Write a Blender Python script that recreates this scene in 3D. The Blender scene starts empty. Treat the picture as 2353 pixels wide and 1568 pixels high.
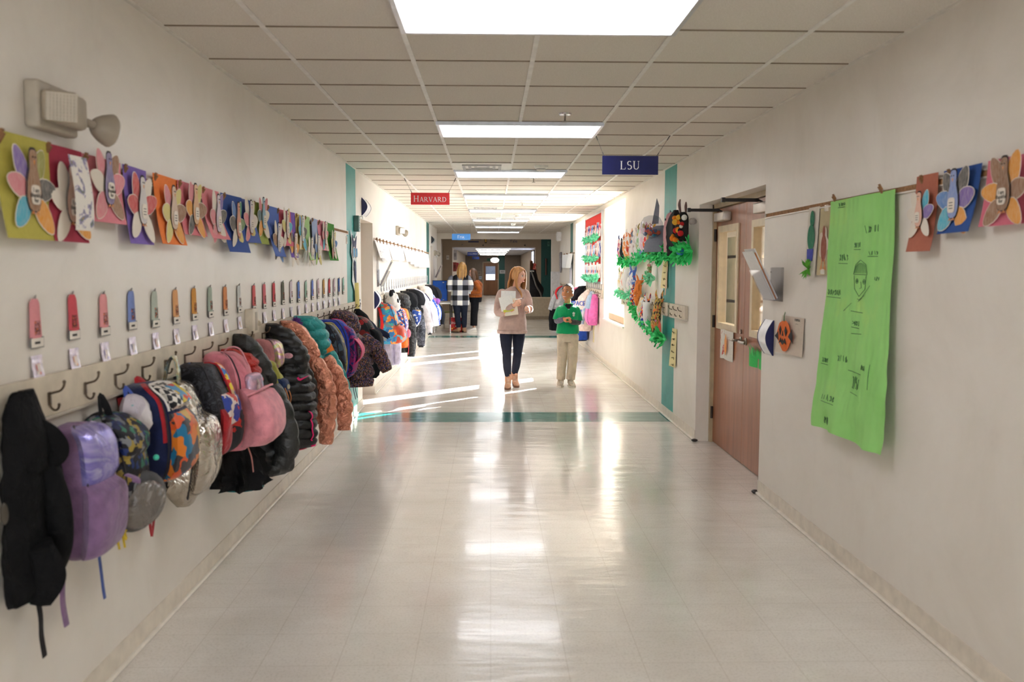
import bpy, math, random
from mathutils import Vector, Matrix, noise as mnoise
R = random.Random(7)
sc = bpy.context.scene
COL = sc.collection
PI = math.pi

# ------------------------------------------------------------------ camera (fitted to the corridor)
CF, CP, CYW, CRO = 2001.6048, -.0824, .0245, .0023
EYE, XL, XR, CEIL = 1.5701, -1.457, 1.8758, 2.6386
def _axes():
    w = Vector((math.sin(CYW)*math.cos(CP), math.cos(CYW)*math.cos(CP), math.sin(CP)))
    r = Vector((math.cos(CYW), -math.sin(CYW), 0)); u = r.cross(w)
    c, s = math.cos(CRO), math.sin(CRO)
    return c*r+s*u, -s*r+c*u, w
CA, CU, CW = _axes()
def ray(x, y): return CW + CA*((x-1176.5)/CF) + CU*((784-y)/CF)
EYEV = Vector((0, 0, EYE))
def atY(x, y, Y): d = ray(x, y); return EYEV + d*(Y/d.y)          # the point of the place seen at a pixel, at distance Y
def atX(x, y, X): d = ray(x, y); return EYEV + d*(X/d.x)
def onL(x, y, off=0.0): return atX(x, y, XL+off)
def onR(x, y, off=0.0): return atX(x, y, XR-off)
cam = bpy.data.cameras.new('camera'); camo = bpy.data.objects.new('camera', cam); COL.objects.link(camo)
cam.sensor_width = 36; cam.lens = 36*CF/2353; cam.clip_start = .05; cam.clip_end = 200
camo.matrix_world = Matrix(((CA.x, CU.x, -CW.x, 0), (CA.y, CU.y, -CW.y, 0), (CA.z, CU.z, -CW.z, EYE), (0, 0, 0, 1)))
cam.dof.use_dof = True; cam.dof.focus_distance = 10.5; cam.dof.aperture_fstop = 3.2
sc.camera = camo

# ------------------------------------------------------------------ materials
def lin(c):
    f = lambda v: v/12.92 if v <= .04045 else ((v+.055)/1.055)**2.4
    return tuple(f(x/255) for x in c[:3]) + (1,)
_M = {}
def _new(name):
    m = bpy.data.materials.new(name); m.use_nodes = True
    nt = m.node_tree; b = nt.nodes['Principled BSDF']
    return m, nt, b
def _tc(nt, scale=(1, 1, 1), rot=(0, 0, 0), coord='Object'):
    t = nt.nodes.new('ShaderNodeTexCoord'); mp = nt.nodes.new('ShaderNodeMapping')
    mp.inputs['Scale'].default_value = scale; mp.inputs['Rotation'].default_value = rot
    nt.links.new(t.outputs[coord], mp.inputs['Vector']); return mp.outputs['Vector']
def _noise(nt, vec, scale, detail=4, rough=.55, dist=0):
    n = nt.nodes.new('ShaderNodeTexNoise'); n.inputs['Scale'].default_value = scale
    n.inputs['Detail'].default_value = detail; n.inputs['Roughness'].default_value = rough
    n.inputs['Distortion'].default_value = dist
    nt.links.new(vec, n.inputs['Vector']); return n.outputs['Fac']
def _ramp(nt, fac, stops, const=False):
    r = nt.nodes.new('ShaderNodeValToRGB'); e = r.color_ramp.elements
    if const: r.color_ramp.interpolation = 'CONSTANT'
    while len(e) < len(stops): e.new(.5)
    for i, (p, c) in enumerate(stops): e[i].position = p; e[i].color = c
    nt.links.new(fac, r.inputs['Fac']); return r.outputs['Color']
def _bump(nt, b, h, strength, dist=.01):
    n = nt.nodes.new('ShaderNodeBump'); n.inputs['Strength'].default_value = strength; n.inputs['Distance'].default_value = dist
    nt.links.new(h, n.inputs['Height']); nt.links.new(n.outputs['Normal'], b.inputs['Normal'])
def _math(nt, op, a, b=None):
    n = nt.nodes.new('ShaderNodeMath'); n.operation = op
    for i, v in enumerate((a, b)):
        if v is None: continue
        if isinstance(v, (int, float)): n.inputs[i].default_value = v
        else: nt.links.new(v, n.inputs[i])
    return n.outputs[0]
def _base(b, rough, metal, spec=.5):
    b.inputs['Roughness'].default_value = rough; b.inputs['Metallic'].default_value = metal
    b.inputs['Specular IOR Level'].default_value = spec
def P(col, rough=.6, metal=0., spec=.4, var=.06, vs=14., bump=0., bs=120., name=None):
    """plain material with a slight tonal variation and optional grain"""
    k = ('P', col, rough, metal, spec, var, vs, bump, bs)
    if k in _M: return _M[k]
    m, nt, b = _new(name or 'plain'); _base(b, rough, metal, spec)
    c = lin(col); v = _tc(nt)
    if var:
        f = _noise(nt, v, vs, 3)
        lo = tuple(x*(1-var*1.6) for x in c[:3])+(1,); hi = tuple(min(1, x*(1+var*1.6)) for x in c[:3])+(1,)
        nt.links.new(_ramp(nt, f, [(.3, lo), (.7, hi)]), b.inputs['Base Color'])
    else: b.inputs['Base Color'].default_value = c
    if bump: _bump(nt, b, _noise(nt, v, bs, 2), bump, .004)
    m.diffuse_color = c; _M[k] = m; return m
def FAB(col, rough=.85, bump=.35, var=.12, sheen=.2):
    k = ('F', col, rough, bump, var, sheen)
    if k in _M: return _M[k]
    m, nt, b = _new('fabric'); _base(b, rough, 0, .25); c = lin(col); v = _tc(nt)
    f = _noise(nt, v, 18, 4)
    lo = tuple(x*(1-var*1.6) for x in c[:3])+(1,); hi = tuple(min(1, x*(1+var*1.6)) for x in c[:3])+(1,)
    nt.links.new(_ramp(nt, f, [(.3, lo), (.7, hi)]), b.inputs['Base Color'])
    _bump(nt, b, _noise(nt, v, 10, 5, .55, .35), min(1., bump*1.4), .05)
    dark = max(col[:3]) < 60
    if dark: sheen = 0; b.inputs['Specular IOR Level'].default_value = .2
    b.inputs['Sheen Weight'].default_value = sheen; b.inputs['Sheen Roughness'].default_value = .5
    _M[k] = m; return m
def SHINY(col, rough=.3, metal=.0, wr=.5, scale=22):
    """glossy wrinkled cloth such as a puffer shell or foil"""
    k = ('S', col, rough, metal, wr, scale)
    if k in _M: return _M[k]
    m, nt, b = _new('shiny_cloth'); _base(b, rough, metal, .5); c = lin(col); v = _tc(nt)
    f = _noise(nt, v, scale, 4, .55, .5)
    nt.links.new(_ramp(nt, f, [(.25, tuple(x*.75 for x in c[:3])+(1,)), (.75, tuple(min(1, x*1.2) for x in c[:3])+(1,))]), b.inputs['Base Color'])
    _bump(nt, b, f, min(1., wr*1.3), .06); _M[k] = m; return m
def SPLASH(cols, scale=14, rough=.6, smooth=False, wr=.2, metal=0., dist=.35, stretch=(1, 1, 1)):
    """printed cloth: irregular patches of several colours"""
    k = ('V', tuple(cols), scale, rough, wr, metal, dist, stretch)
    if k in _M: return _M[k]
    m, nt, b = _new('printed_cloth'); _base(b, rough, metal, .35); v = _tc(nt, stretch)
    n = nt.nodes.new('ShaderNodeTexNoise'); n.inputs['Scale'].default_value = scale*.8; nt.links.new(v, n.inputs['Vector'])
    mx = nt.nodes.new('ShaderNodeVectorMath'); mx.operation = 'MULTIPLY_ADD'
    nt.links.new(n.outputs['Color'], mx.inputs[0]); mx.inputs[1].default_value = (dist*2/scale*3,)*3; nt.links.new(v, mx.inputs[2])
    vo = nt.nodes.new('ShaderNodeTexVoronoi'); vo.inputs['Scale'].default_value = scale; nt.links.new(mx.outputs[0], vo.inputs['Vector'])
    sp = nt.nodes.new('ShaderNodeSeparateColor'); nt.links.new(vo.outputs['Color'], sp.inputs[0])
    N = len(cols)
    nt.links.new(_ramp(nt, sp.outputs[0], [(i/N, lin(c)) for i, c in enumerate(cols)], True), b.inputs['Base Color'])
    _bump(nt, b, _noise(nt, v, 24, 4, .6, .8), wr, .02); _M[k] = m; return m
def CAMO(cols, scale=9, rough=.7, wr=.3, metal=0.):
    k = ('C', tuple(cols), scale, rough, wr, metal)
    if k in _M: return _M[k]
    m, nt, b = _new('mottled_cloth'); _base(b, rough, metal, .4); v = _tc(nt)
    f = _noise(nt, v, scale, 3, .6, 1.5); N = len(cols)
    nt.links.new(_ramp(nt, f, [(.32+.36*i/N if i else 0, lin(c)) for i, c in enumerate(cols)], True), b.inputs['Base Color'])
    _bump(nt, b, _noise(nt, v, 24, 4, .6, .8), wr, .02); _M[k] = m; return m
def IRID(cols, rough=.22, metal=.55, scale=5, wr=.4):
    """pearly film: soft blends of pastel colours"""
    k = ('I', tuple(cols), rough, metal, scale, wr)
    if k in _M: return _M[k]
    m, nt, b = _new('iridescent_film'); _base(b, rough, metal, .6); v = _tc(nt)
    f = _noise(nt, v, scale, 3, .5, 1.5); N = len(cols)
    nt.links.new(_ramp(nt, f, [(.28+.44*i/max(1, N-1), lin(c)) for i, c in enumerate(cols)]), b.inputs['Base Color'])
    _bump(nt, b, _noise(nt, v, 20, 4, .6, 1), wr, .03); _M[k] = m; return m
def CRAY(col, amt=.35, sc_=40):
    """paper coloured in with crayon: colour over white, in strokes"""
    k = ('K', col, amt, sc_)
    if k in _M: return _M[k]
    m, nt, b = _new('crayon_paper'); _base(b, .9, 0, .2); v = _tc(nt, (1, 3.5, .8), (.5, 0, 0))
    f = _noise(nt, v, sc_, 4, .7); c = lin(col); w = lin((225, 214, 198))
    pale = tuple(c[i]*(1-amt)+w[i]*amt for i in range(3))+(1,)
    nt.links.new(_ramp(nt, f, [(.35, c), (.68, pale)]), b.inputs['Base Color']); _M[k] = m; return m
def PAPER(col, rough=.85):
    k = ('PP', col)
    if k in _M: return _M[k]
    m, nt, b = _new('paper'); _base(b, rough, 0, .25); c = lin(col); v = _tc(nt)
    f = _noise(nt, v, 60, 5, .7)
    nt.links.new(_ramp(nt, f, [(.3, tuple(x*.92 for x in c[:3])+(1,)), (.7, tuple(min(1, x*1.05) for x in c[:3])+(1,))]), b.inputs['Base Color'])
    b.inputs['Subsurface Weight'].default_value = 0.0
    _bump(nt, b, _noise(nt, v, 9, 3), .12, .02); _M[k] = m; return m
def PRINT(bg, inks, sx=30, sy=30, sz=30, thr=.52):
    """sheet with small printed or drawn marks"""
    k = ('R', bg, tuple(inks), sx, sy, sz, thr)
    if k in _M: return _M[k]
    m, nt, b = _new('printed_paper'); _base(b, .8, 0, .25); v = _tc(nt, (sx, sy, sz))
    f = _noise(nt, v, 1, 4, .65, .4); st = [(0, lin(bg)), (thr, lin(bg))]
    for i, c in enumerate(inks): st.append((thr+.02+(.75-thr)*i/len(inks), lin(c)))
    nt.links.new(_ramp(nt, f, st[1:] if len(st) > 8 else st, True), b.inputs['Base Color']); _M[k] = m; return m
def WOOD(c1, c2, rough=.35, sc_=(30, 30, 1.6), name='wood'):
    k = ('W', c1, c2, rough, sc_)
    if k in _M: return _M[k]
    m, nt, b = _new(name); _base(b, rough, 0, .45); v = _tc(nt, sc_)
    f = _noise(nt, v, 1, 6, .62, .5)
    nt.links.new(_ramp(nt, f, [(.3, lin(c1)), (.7, lin(c2))]), b.inputs['Base Color'])
    _bump(nt, b, f, .05, .01); _M[k] = m; return m
def EMIT(col, s, name='lamp_glow'):
    k = ('E', col, s)
    if k in _M: return _M[k]
    m, nt, b = _new(name); b.inputs['Base Color'].default_value = (.8, .8, .8, 1)
    b.inputs['Emission Color'].default_value = lin(col); b.inputs['Emission Strength'].default_value = s
    _M[k] = m; return m
def GLASS(col=(255, 255, 255), rough=.02, alpha=.12, name='clear_sheet', rim=.35):
    """thin clear sheet: mostly see-through with a reflecting face"""
    k = ('G', col, rough, alpha, rim)
    if k in _M: return _M[k]
    m, nt, b = _new(name); nt.nodes.remove(b); out = nt.nodes['Material Output']
    t = nt.nodes.new('ShaderNodeBsdfTransparent'); t.inputs[0].default_value = lin(col)
    g = nt.nodes.new('ShaderNodeBsdfGlossy'); g.inputs['Roughness'].default_value = rough
    lw = nt.nodes.new('ShaderNodeLayerWeight'); lw.inputs['Blend'].default_value = .5
    f2 = _math(nt, 'MULTIPLY_ADD', _math(nt, 'POWER', lw.outputs['Facing'], 4.), rim); f2.node.inputs[2].default_value = alpha*.22
    mx = nt.nodes.new('ShaderNodeMixShader'); nt.links.new(f2, mx.inputs[0])
    nt.links.new(t.outputs[0], mx.inputs[1]); nt.links.new(g.outputs[0], mx.inputs[2]); nt.links.new(mx.outputs[0], out.inputs[0])
    _M[k] = m; return m

# ------------------------------------------------------------------ mesh building
def cat(p0, p1, p2, p3, t):
    return .5*((2*p1)+(-p0+p2)*t+(2*p0-5*p1+4*p2-p3)*t*t+(-p0+3*p1-3*p2+p3)*t**3)
def interp(rows, t):
    """smooth interpolation along a list of equal-length tuples, t in 0..1"""
    n = len(rows)-1; u = min(max(t, 0), 1)*n; i = min(int(u), n-1); f = u-i
    a, b_, c, d = rows[max(i-1, 0)], rows[i], rows[i+1], rows[min(i+2, n)]
    return tuple(cat(a[k], b_[k], c[k], d[k], f) for k in range(len(b_)))
class MB:
    def __init__(s): s.v = []; s.f = []; s.m = []; s.s = []
    def face(s, idx, m=0, sm=False): s.f.append(tuple(idx)); s.m.append(m); s.s.append(sm)
    def add(s, pts):
        b = len(s.v); s.v.extend(tuple(p) for p in pts); return b
    def box(s, x0, x1, y0, y1, z0, z1, m=0):
        b = s.add([(x, y, z) for x in (x0, x1) for y in (y0, y1) for z in (z0, z1)])
        for q in ((0, 1, 3, 2), (4, 6, 7, 5), (0, 4, 5, 1), (2, 3, 7, 6), (0, 2, 6, 4), (1, 5, 7, 3)): s.face([b+i for i in q], m)
        return s
    def rbox(s, x0, x1, y0, y1, z0, z1, r, m=0, n=3):
        """box with rounded vertical-and-horizontal edges: superellipsoid-like loft of rounded rectangles along x"""
        def ring(x, ins):
            pts = []
            a0, a1, b0, b1 = y0+ins, y1-ins, z0+ins, z1-ins; rr = max(r-ins, 1e-4)
            for (cy, cz, st) in ((a1-rr, b1-rr, 0), (a0+rr, b1-rr, 1), (a0+rr, b0+rr, 2), (a1-rr, b0+rr, 3)):
                for i in range(n+1):
                    a = (st+i/n)*PI/2; pts.append((x, cy+rr*math.cos(a), cz+rr*math.sin(a)))
            return pts
        k = min(r, abs(x1-x0)/2); sg = 1 if x1 > x0 else -1
        rings = [ring(x0+sg*k*(1-math.cos(j/n*PI/2)), k*(1-math.sin(j/n*PI/2))) for j in range(n+1)]
        rings += [ring(x1-sg*k*(1-math.cos(j/n*PI/2)), k*(1-math.sin(j/n*PI/2))) for j in range(n, -1, -1)]
        s.loft(rings, m, True, True); return s
    def loft(s, rings, m=0, cap0=True, cap1=True, sm=True, closed=True):
        n = len(rings[0]); bs = [s.add(r) for r in rings]
        for a, b in zip(bs, bs[1:]):
            for i in range(n if closed else n-1):
                j = (i+1) % n; s.face((a+i, a+j, b+j, b+i), m, sm)
        if cap0: s.face([bs[0]+i for i in range(n)][::-1], m, sm)
        if cap1: s.face([bs[-1]+i for i in range(n)], m, sm)
        return s
    def tube(s, pts, r, n=8, m=0, flat=None, cap=True, sub=1, up=None):
        """round (or flattened) tube along points; r a number or a list; flat=(normal axis scale, side scale)"""
        P_ = [Vector(p) for p in pts]; rr = [r]*len(P_) if isinstance(r, (int, float)) else list(r)
        if sub > 1:
            rows = [tuple(p)+(q,) for p, q in zip(P_, rr)]; N = (len(P_)-1)*sub
            o = [interp(rows, i/N) for i in range(N+1)]; P_ = [Vector(q[:3]) for q in o]; rr = [q[3] for q in o]
        rings = []; ref = Vector(up) if up else None
        for i, p in enumerate(P_):
            d = (P_[min(i+1, len(P_)-1)]-P_[max(i-1, 0)])
            d = d.normalized() if d.length > 1e-9 else Vector((0, 0, 1))
            if ref is None: ref = Vector((0, 0, 1)) if abs(d.z) < .9 else Vector((1, 0, 0))
            sd = d.cross(ref)
            if sd.length < 1e-4: sd = d.cross(Vector((0, 1, 0)) if abs(d.y) < .9 else Vector((1, 0, 0)))
            sd.normalize(); nn = sd.cross(d).normalized()
            if up is None: ref = nn
            fa, fb = flat or (1, 1)
            rings.append([p+nn*(rr[i]*fa*math.sin(2*PI*k/n))+sd*(rr[i]*fb*math.cos(2*PI*k/n)) for k in range(n)])
        s.loft(rings, m, cap, cap); return s
    def ell(s, c, r, m=0, nu=14, nv=9, rot=None):
        c = Vector(c); r = (r, r, r) if isinstance(r, (int, float)) else r
        rings = []
        for j in range(nv+1):
            a = -PI/2+PI*(j+.0)/nv; ca = max(math.cos(a), .02)
            ring = []
            for i in range(nu):
                b = 2*PI*i/nu; q = Vector((r[0]*ca*math.cos(b), r[1]*ca*math.sin(b), r[2]*math.sin(a)))
                if rot is not None: q = rot @ q
                ring.append(c+q)
            rings.append(ring)
        s.loft(rings, m); return s
    def lathe(s, prof, o=(0, 0, 0), ax=(0, 0, 1), n=20, m=0, cap=True):
        ax = Vector(ax).normalized(); t = Vector((1, 0, 0)) if abs(ax.x) < .9 else Vector((0, 1, 0))
        u = ax.cross(t).normalized(); w = ax.cross(u); o = Vector(o)
        s.loft([[o+ax*h+(u*math.cos(2*PI*i/n)+w*math.sin(2*PI*i/n))*max(r, 1e-4) for i in range(n)] for r, h in prof], m, cap, cap); return s
    def prism(s, poly, o, u, w, th, m=0, side=None, dome=0.0):
        """flat outline poly (2d) in the plane o+u*a+w*b, thickened along u x w"""
        o, u, w = Vector(o), Vector(u), Vector(w); nn = u.cross(w).normalized()
        n = len(poly); cx = sum(p[0] for p in poly)/n; cy = sum(p[1] for p in poly)/n
        A = s.add([o+u*a+w*b for a, b in poly]); B = s.add([o+u*a+w*b+nn*th for a, b in poly])
        for i in range(n): j = (i+1) % n; s.face((A+i, A+j, B+j, B+i), m if side is None else side)
        s.face([A+i for i in range(n)][::-1], m)
        if dome:
            c = s.add([o+u*cx+w*cy+nn*(th+dome)])
            for i in range(n): s.face((B+i, B+(i+1) % n, c), m, True)
        else: s.face([B+i for i in range(n)], m)
        return s
    def sheet(s, fn, nu, nv, th=.0012, m=0):
        """thin sheet: fn(u,v) -> point, thickened along the surface normal"""
        g = [[Vector(fn(i/nu, j/nv)) for j in range(nv+1)] for i in range(nu+1)]
        b = s.add([p for r in g for p in r]); N = nv+1; bk = []
        for i in range(nu+1):
            for j in range(nv+1):
                a = g[min(i+1, nu)][j]-g[max(i-1, 0)][j]; c = g[i][min(j+1, nv)]-g[i][max(j-1, 0)]
                q = a.cross(c); q = q.normalized() if q.length > 1e-12 else Vector((1, 0, 0)); bk.append(g[i][j]-q*th)
        b2 = s.add(bk)
        for i in range(nu):
            for j in range(nv):
                a = i*N+j; s.face((b+a, b+a+N, b+a+N+1, b+a+1), m, True); s.face((b2+a, b2+a+1, b2+a+N+1, b2+a+N), m, True)
        ed = [i*N for i in range(nu+1)]+[nu*N+j for j in range(1, nv+1)]+[i*N+nv for i in range(nu-1, -1, -1)]+[j for j in range(nv-1, 0, -1)]
        for k in range(len(ed)): p, q = ed[k], ed[(k+1) % len(ed)]; s.face((b+p, b+q, b2+q, b2+p), m)
        return s
    def xf(s, M, start=0):
        for i in range(start, len(s.v)): s.v[i] = tuple(M @ Vector(s.v[i]))
        return s
    def mesh(s, name, mats, ang=42):
        me = bpy.data.meshes.new(name); me.from_pydata(s.v, [], s.f)
        for m in (mats if isinstance(mats, (list, tuple)) else [mats]): me.materials.append(m)
        me.polygons.foreach_set('material_index', s.m); me.polygons.foreach_set('use_smooth', [True]*len(s.f))
        me.update()
        try: me.set_sharp_from_angle(angle=math.radians(ang))
        except Exception: pass
        return me
    def build(s, name, mats, parent=None, loc=None, rotz=0, ang=42):
        o = bpy.data.objects.new(name, s.mesh(name, mats, ang)); COL.objects.link(o)
        if parent is not None: o.parent = parent
        if loc is not None: o.location = loc
        if rotz: o.rotation_euler = (0, 0, rotz)
        return o
def tag(o, label=None, cat_=None, group=None, kind=None):
    if label: o['label'] = label
    if cat_: o['category'] = cat_
    if group: o['group'] = group
    if kind: o['kind'] = kind
    return o
def thing(name, label, cat_, loc=(0, 0, 0), rotz=0, group=None):
    o = bpy.data.objects.new(name, None); COL.objects.link(o); o.empty_display_size = .05
    o.location = loc; o.rotation_euler = (0, 0, rotz); return tag(o, label, cat_, group)
def struct(o): o['kind'] = 'structure'; return o
def wallL(Y, z=0): return (XL, Y, z), 0.0          # local x = out of the wall, y = down the corridor
def wallR(Y, z=0): return (XR, Y, z), PI           # local x = out of the wall, y = back towards the camera
def copy_tree(o, parent=None):
    c = o.copy(); COL.objects.link(c); c.parent = parent
    for ch in list(o.children): copy_tree(ch, c)
    return c
ORD = ['first', 'second', 'third', 'fourth', 'fifth', 'sixth', 'seventh', 'eighth', 'ninth', 'tenth', 'eleventh', 'twelfth', 'thirteenth', 'fourteenth', 'fifteenth',
       'sixteenth', 'seventeenth', 'eighteenth', 'nineteenth', 'twentieth', 'twenty-first', 'twenty-second', 'twenty-third', 'twenty-fourth', 'twenty-fifth', 'twenty-sixth', 'twenty-seventh', 'twenty-eighth', 'twenty-ninth', 'thirtieth']
TMP = bpy.data.scenes.new('work')
def evaluated(o):
    with bpy.context.temp_override(scene=TMP, view_layer=TMP.view_layers[0]):
        dg = bpy.context.evaluated_depsgraph_get(); dg.update()
        return bpy.data.meshes.new_from_object(o.evaluated_get(dg))
def fuse(mb, name, mats, parent, voxel=.006, smooth=6, crumple=0, cs=8, seed=0.0):
    """join overlapping pieces of one mesh into a single continuous skin"""
    me = mb.mesh('tmp', mats); o = bpy.data.objects.new('tmp', me); TMP.collection.objects.link(o)
    r = o.modifiers.new('r', 'REMESH'); r.mode = 'VOXEL'; r.voxel_size = voxel; r.use_smooth_shade = True
    s = o.modifiers.new('s', 'SMOOTH'); s.factor = .5; s.iterations = smooth
    new = evaluated(o); bpy.data.objects.remove(o); bpy.data.meshes.remove(me)
    new.name = name
    if crumple:
        nr = [tuple(v.normal) for v in new.vertices]; cc = []
        for v, n_ in zip(new.vertices, nr):
            p = v.co; k = mnoise.noise(Vector((p.x*cs*1.3+seed, p.y*cs*1.3, p.z*cs*.8)))*.7+mnoise.noise(Vector((p.x*cs*2.6+seed, p.y*cs*2.6+9, p.z*cs*2.2)))*.3
            cc += [p.x+n_[0]*k*crumple, p.y+n_[1]*k*crumple, p.z+n_[2]*k*crumple]
        new.vertices.foreach_set('co', cc)
    new.materials.clear()
    for m in (mats if isinstance(mats, (list, tuple)) else [mats]): new.materials.append(m)
    new.polygons.foreach_set('use_smooth', [True]*len(new.polygons)); new.update()
    ob = bpy.data.objects.new(name, new); COL.objects.link(ob)
    if parent is not None: ob.parent = parent
    return ob
def text(s, name, size, mat_, parent, M, ext=.0008, align='CENTER', sx=1.0):
    """letters as a thin mesh; M places them: local x along the line, y up, z towards the reader"""
    cu = bpy.data.curves.new('t', 'FONT'); cu.body = s; cu.size = size; cu.align_x = align; cu.align_y = 'CENTER'; cu.extrude = ext; cu.resolution_u = 2
    o = bpy.data.objects.new('t', cu); TMP.collection.objects.link(o)
    me = evaluated(o); bpy.data.objects.remove(o)
    me.transform(M @ Matrix.Diagonal((sx, 1, 1, 1))); me.materials.clear(); me.materials.append(mat_); me.name = name
    ob = bpy.data.objects.new(name, me); COL.objects.link(ob)
    if parent is not None: ob.parent = parent
    return ob
def frame(o, x, y):
    """matrix with local x, y axes given and z = x cross y"""
    x, y = Vector(x).normalized(), Vector(y).normalized(); z = x.cross(y)
    return Matrix(((x.x, y.x, z.x, o[0]), (x.y, y.y, z.y, o[1]), (x.z, y.z, z.z, o[2]), (0, 0, 0, 1)))
# reading frames for local wall coordinates: a reader in the corridor facing the wall
def readL(y, z, x): return frame((x, y, z), (0, 1, 0), (0, 0, 1))     # both walls share it: local x is out of the wall
WHITE = (236, 232, 224)
SKY, SUNE, EXPO = 11., 34., 1.45
# ------------------------------------------------------------------ setting materials
def wall_mat():
    m, nt, b = _new('wall_paint'); _base(b, .42, 0, .35); v = _tc(nt)
    f = _noise(nt, v, 1.3, 6, .65, .6); g = _noise(nt, _tc(nt, (1, 1, .25)), 5, 5, .7)
    c = lin((222, 215, 205)); d = lin((214, 206, 195)); e = lin((227, 221, 212))
    col = _ramp(nt, f, [(.3, d), (.5, c), (.72, e)])
    st = _ramp(nt, g, [(.2, (.90, .89, .87, 1)), (.38, (1, 1, 1, 1))])
    mx = nt.nodes.new('ShaderNodeMix'); mx.data_type = 'RGBA'; mx.blend_type = 'MULTIPLY'; mx.inputs[0].default_value = .6
    nt.links.new(col, mx.inputs[6]); nt.links.new(st, mx.inputs[7]); nt.links.new(mx.outputs[2], b.inputs['Base Color'])
    _bump(nt, b, _noise(nt, v, 260, 2), .04, .002); return m
M_WALL = wall_mat()
M_TEAL = P((28, 146, 138), .45, name='teal_paint')
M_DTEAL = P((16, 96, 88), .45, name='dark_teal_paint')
M_BASE = P((216, 206, 191), .4, name='cove_base')
M_WHITE = P((228, 224, 216), .4, name='white_enamel')
M_ALU = P((190, 190, 192), .35, .8, name='aluminium')
M_STEEL = P((150, 142, 132), .28, .9, name='steel')
M_DARK = P((36, 32, 30), .45, name='dark_metal')
M_BLACK = FAB((22, 22, 24))
M_CORK = P((150, 112, 76), .9, bump=.5, var=.2, vs=60, name='cork')
M_CLIPW = WOOD((120, 82, 50), (160, 116, 74), .6, (60, 60, 60), 'clip_wood')
def floor_mat():
    m, nt, b = _new('waxed_tile'); v = _tc(nt, coord='Object')
    sp = nt.nodes.new('ShaderNodeSeparateXYZ'); nt.links.new(v, sp.inputs[0]); X_, Y_ = sp.outputs[0], sp.outputs[1]
    # speckled 12 inch tiles
    def saw(o): return _math(nt, 'FRACT', _math(nt, 'MULTIPLY', o, 1/.3048))
    def seam(o):
        f = saw(o); return _math(nt, 'LESS_THAN', _math(nt, 'MINIMUM', f, _math(nt, 'SUBTRACT', 1., f)), .006)
    s = _math(nt, 'MAXIMUM', seam(X_), seam(Y_))
    f1 = _noise(nt, v, 2.2, 5, .6, .4); f2 = _noise(nt, v, 90, 3, .7)
    c = _ramp(nt, f1, [(.3, lin((214, 207, 197))), (.7, lin((226, 221, 213)))])
    sp2 = _ramp(nt, f2, [(.36, (.87, .86, .84, 1)), (.5, (1, 1, 1, 1))])
    mx = nt.nodes.new('ShaderNodeMix'); mx.data_type = 'RGBA'; mx.blend_type = 'MULTIPLY'; mx.inputs[0].default_value = 1
    nt.links.new(c, mx.inputs[6]); nt.links.new(sp2, mx.inputs[7]); col = mx.outputs[2]
    def band(a, b_): return _math(nt, 'MULTIPLY', _math(nt, 'GREATER_THAN', Y_, a), _math(nt, 'LESS_THAN', Y_, b_))
    bd = _math(nt, 'ADD', band(8.87, 9.48), band(19.95, 20.5))
    mt = nt.nodes.new('ShaderNodeMix'); mt.data_type = 'RGBA'; nt.links.new(bd, mt.inputs[0]); nt.links.new(col, mt.inputs[6]); mt.inputs[7].default_value = lin((14, 120, 112))
    ms = nt.nodes.new('ShaderNodeMix'); ms.data_type = 'RGBA'; ms.blend_type = 'MULTIPLY'
    nt.links.new(_math(nt, 'MULTIPLY', s, .3), ms.inputs[0]); nt.links.new(mt.outputs[2], ms.inputs[6]); ms.inputs[7].default_value = (.55, .48, .4, 1)
    nt.links.new(ms.outputs[2], b.inputs['Base Color'])
    rr = nt.nodes.new('ShaderNodeMapRange'); rr.inputs[3].default_value = .11; rr.inputs[4].default_value = .24
    nt.links.new(f1, rr.inputs[0]); nt.links.new(rr.outputs[0], b.inputs['Roughness'])
    b.inputs['Specular IOR Level'].default_value = .5
    b.inputs['Coat Weight'].default_value = .25; b.inputs['Coat Roughness'].default_value = .07
    h = _noise(nt, _tc(nt, (1.4, 4.2, 1)), 1.6, 3, .5); _bump(nt, b, h, .12, .05)
    return m
def ceil_mat():
    m, nt, b = _new('ceiling_tile'); _base(b, .95, 0, .1); v = _tc(nt)
    f = _noise(nt, v, 160, 3, .8); g = _noise(nt, v, 1.1, 3)
    nt.links.new(_ramp(nt, f, [(.3, lin((202, 194, 182))), (.62, lin((222, 215, 205)))]), b.inputs['Base Color'])
    _bump(nt, b, f, .25, .004); return m

# ------------------------------------------------------------------ shell
Y0, YW, YP, YB, YE = -5.0, 23.7, 26.3, 33.0, 52.0     # behind the camera, end of the walls, portal, bulkhead, end wall
struct(MB().box(-7, 7, Y0, YE+1, -.1, 0).build('floor', floor_mat()))
GX, GY, GT = .2131, 3.3649, .6096
cb = MB()
cb.box(-2.3, XR+.42, Y0, YW, CEIL, CEIL+.12); cb.box(-2.3, 2.7, YW, YP, CEIL, CEIL+.12)
struct(cb.build('ceiling', ceil_mat()))
g = MB()
for i in range(-3, 4):
    x = GX+i*GT
    if XL < x < XR: g.box(x-.012, x+.012, Y0, YP, CEIL-.006, CEIL+.002)
struct(g.build('trim_1', P((222, 218, 212), .5, name='grid_rail')))
g = MB()  # brown strips paint the shade in the recessed tile edges
for k in range(-13, 38):
    y = GY+k*GT
    if y < YP: g.box(-2.2, 2.6, y-.006, y+.006, CEIL-.004, CEIL+.002)
struct(g.build('trim_2', P((128, 112, 92), .8, name='joint_shade')))
for nm, x in (('trim_3', XL), ('trim_4', XR)):
    s_ = 1 if x < 0 else -1
    struct(MB().box(min(x, x+s_*.02), max(x, x+s_*.02), Y0, YW, CEIL-.008, CEIL).build(nm, P((214, 208, 198), .5)))

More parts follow.
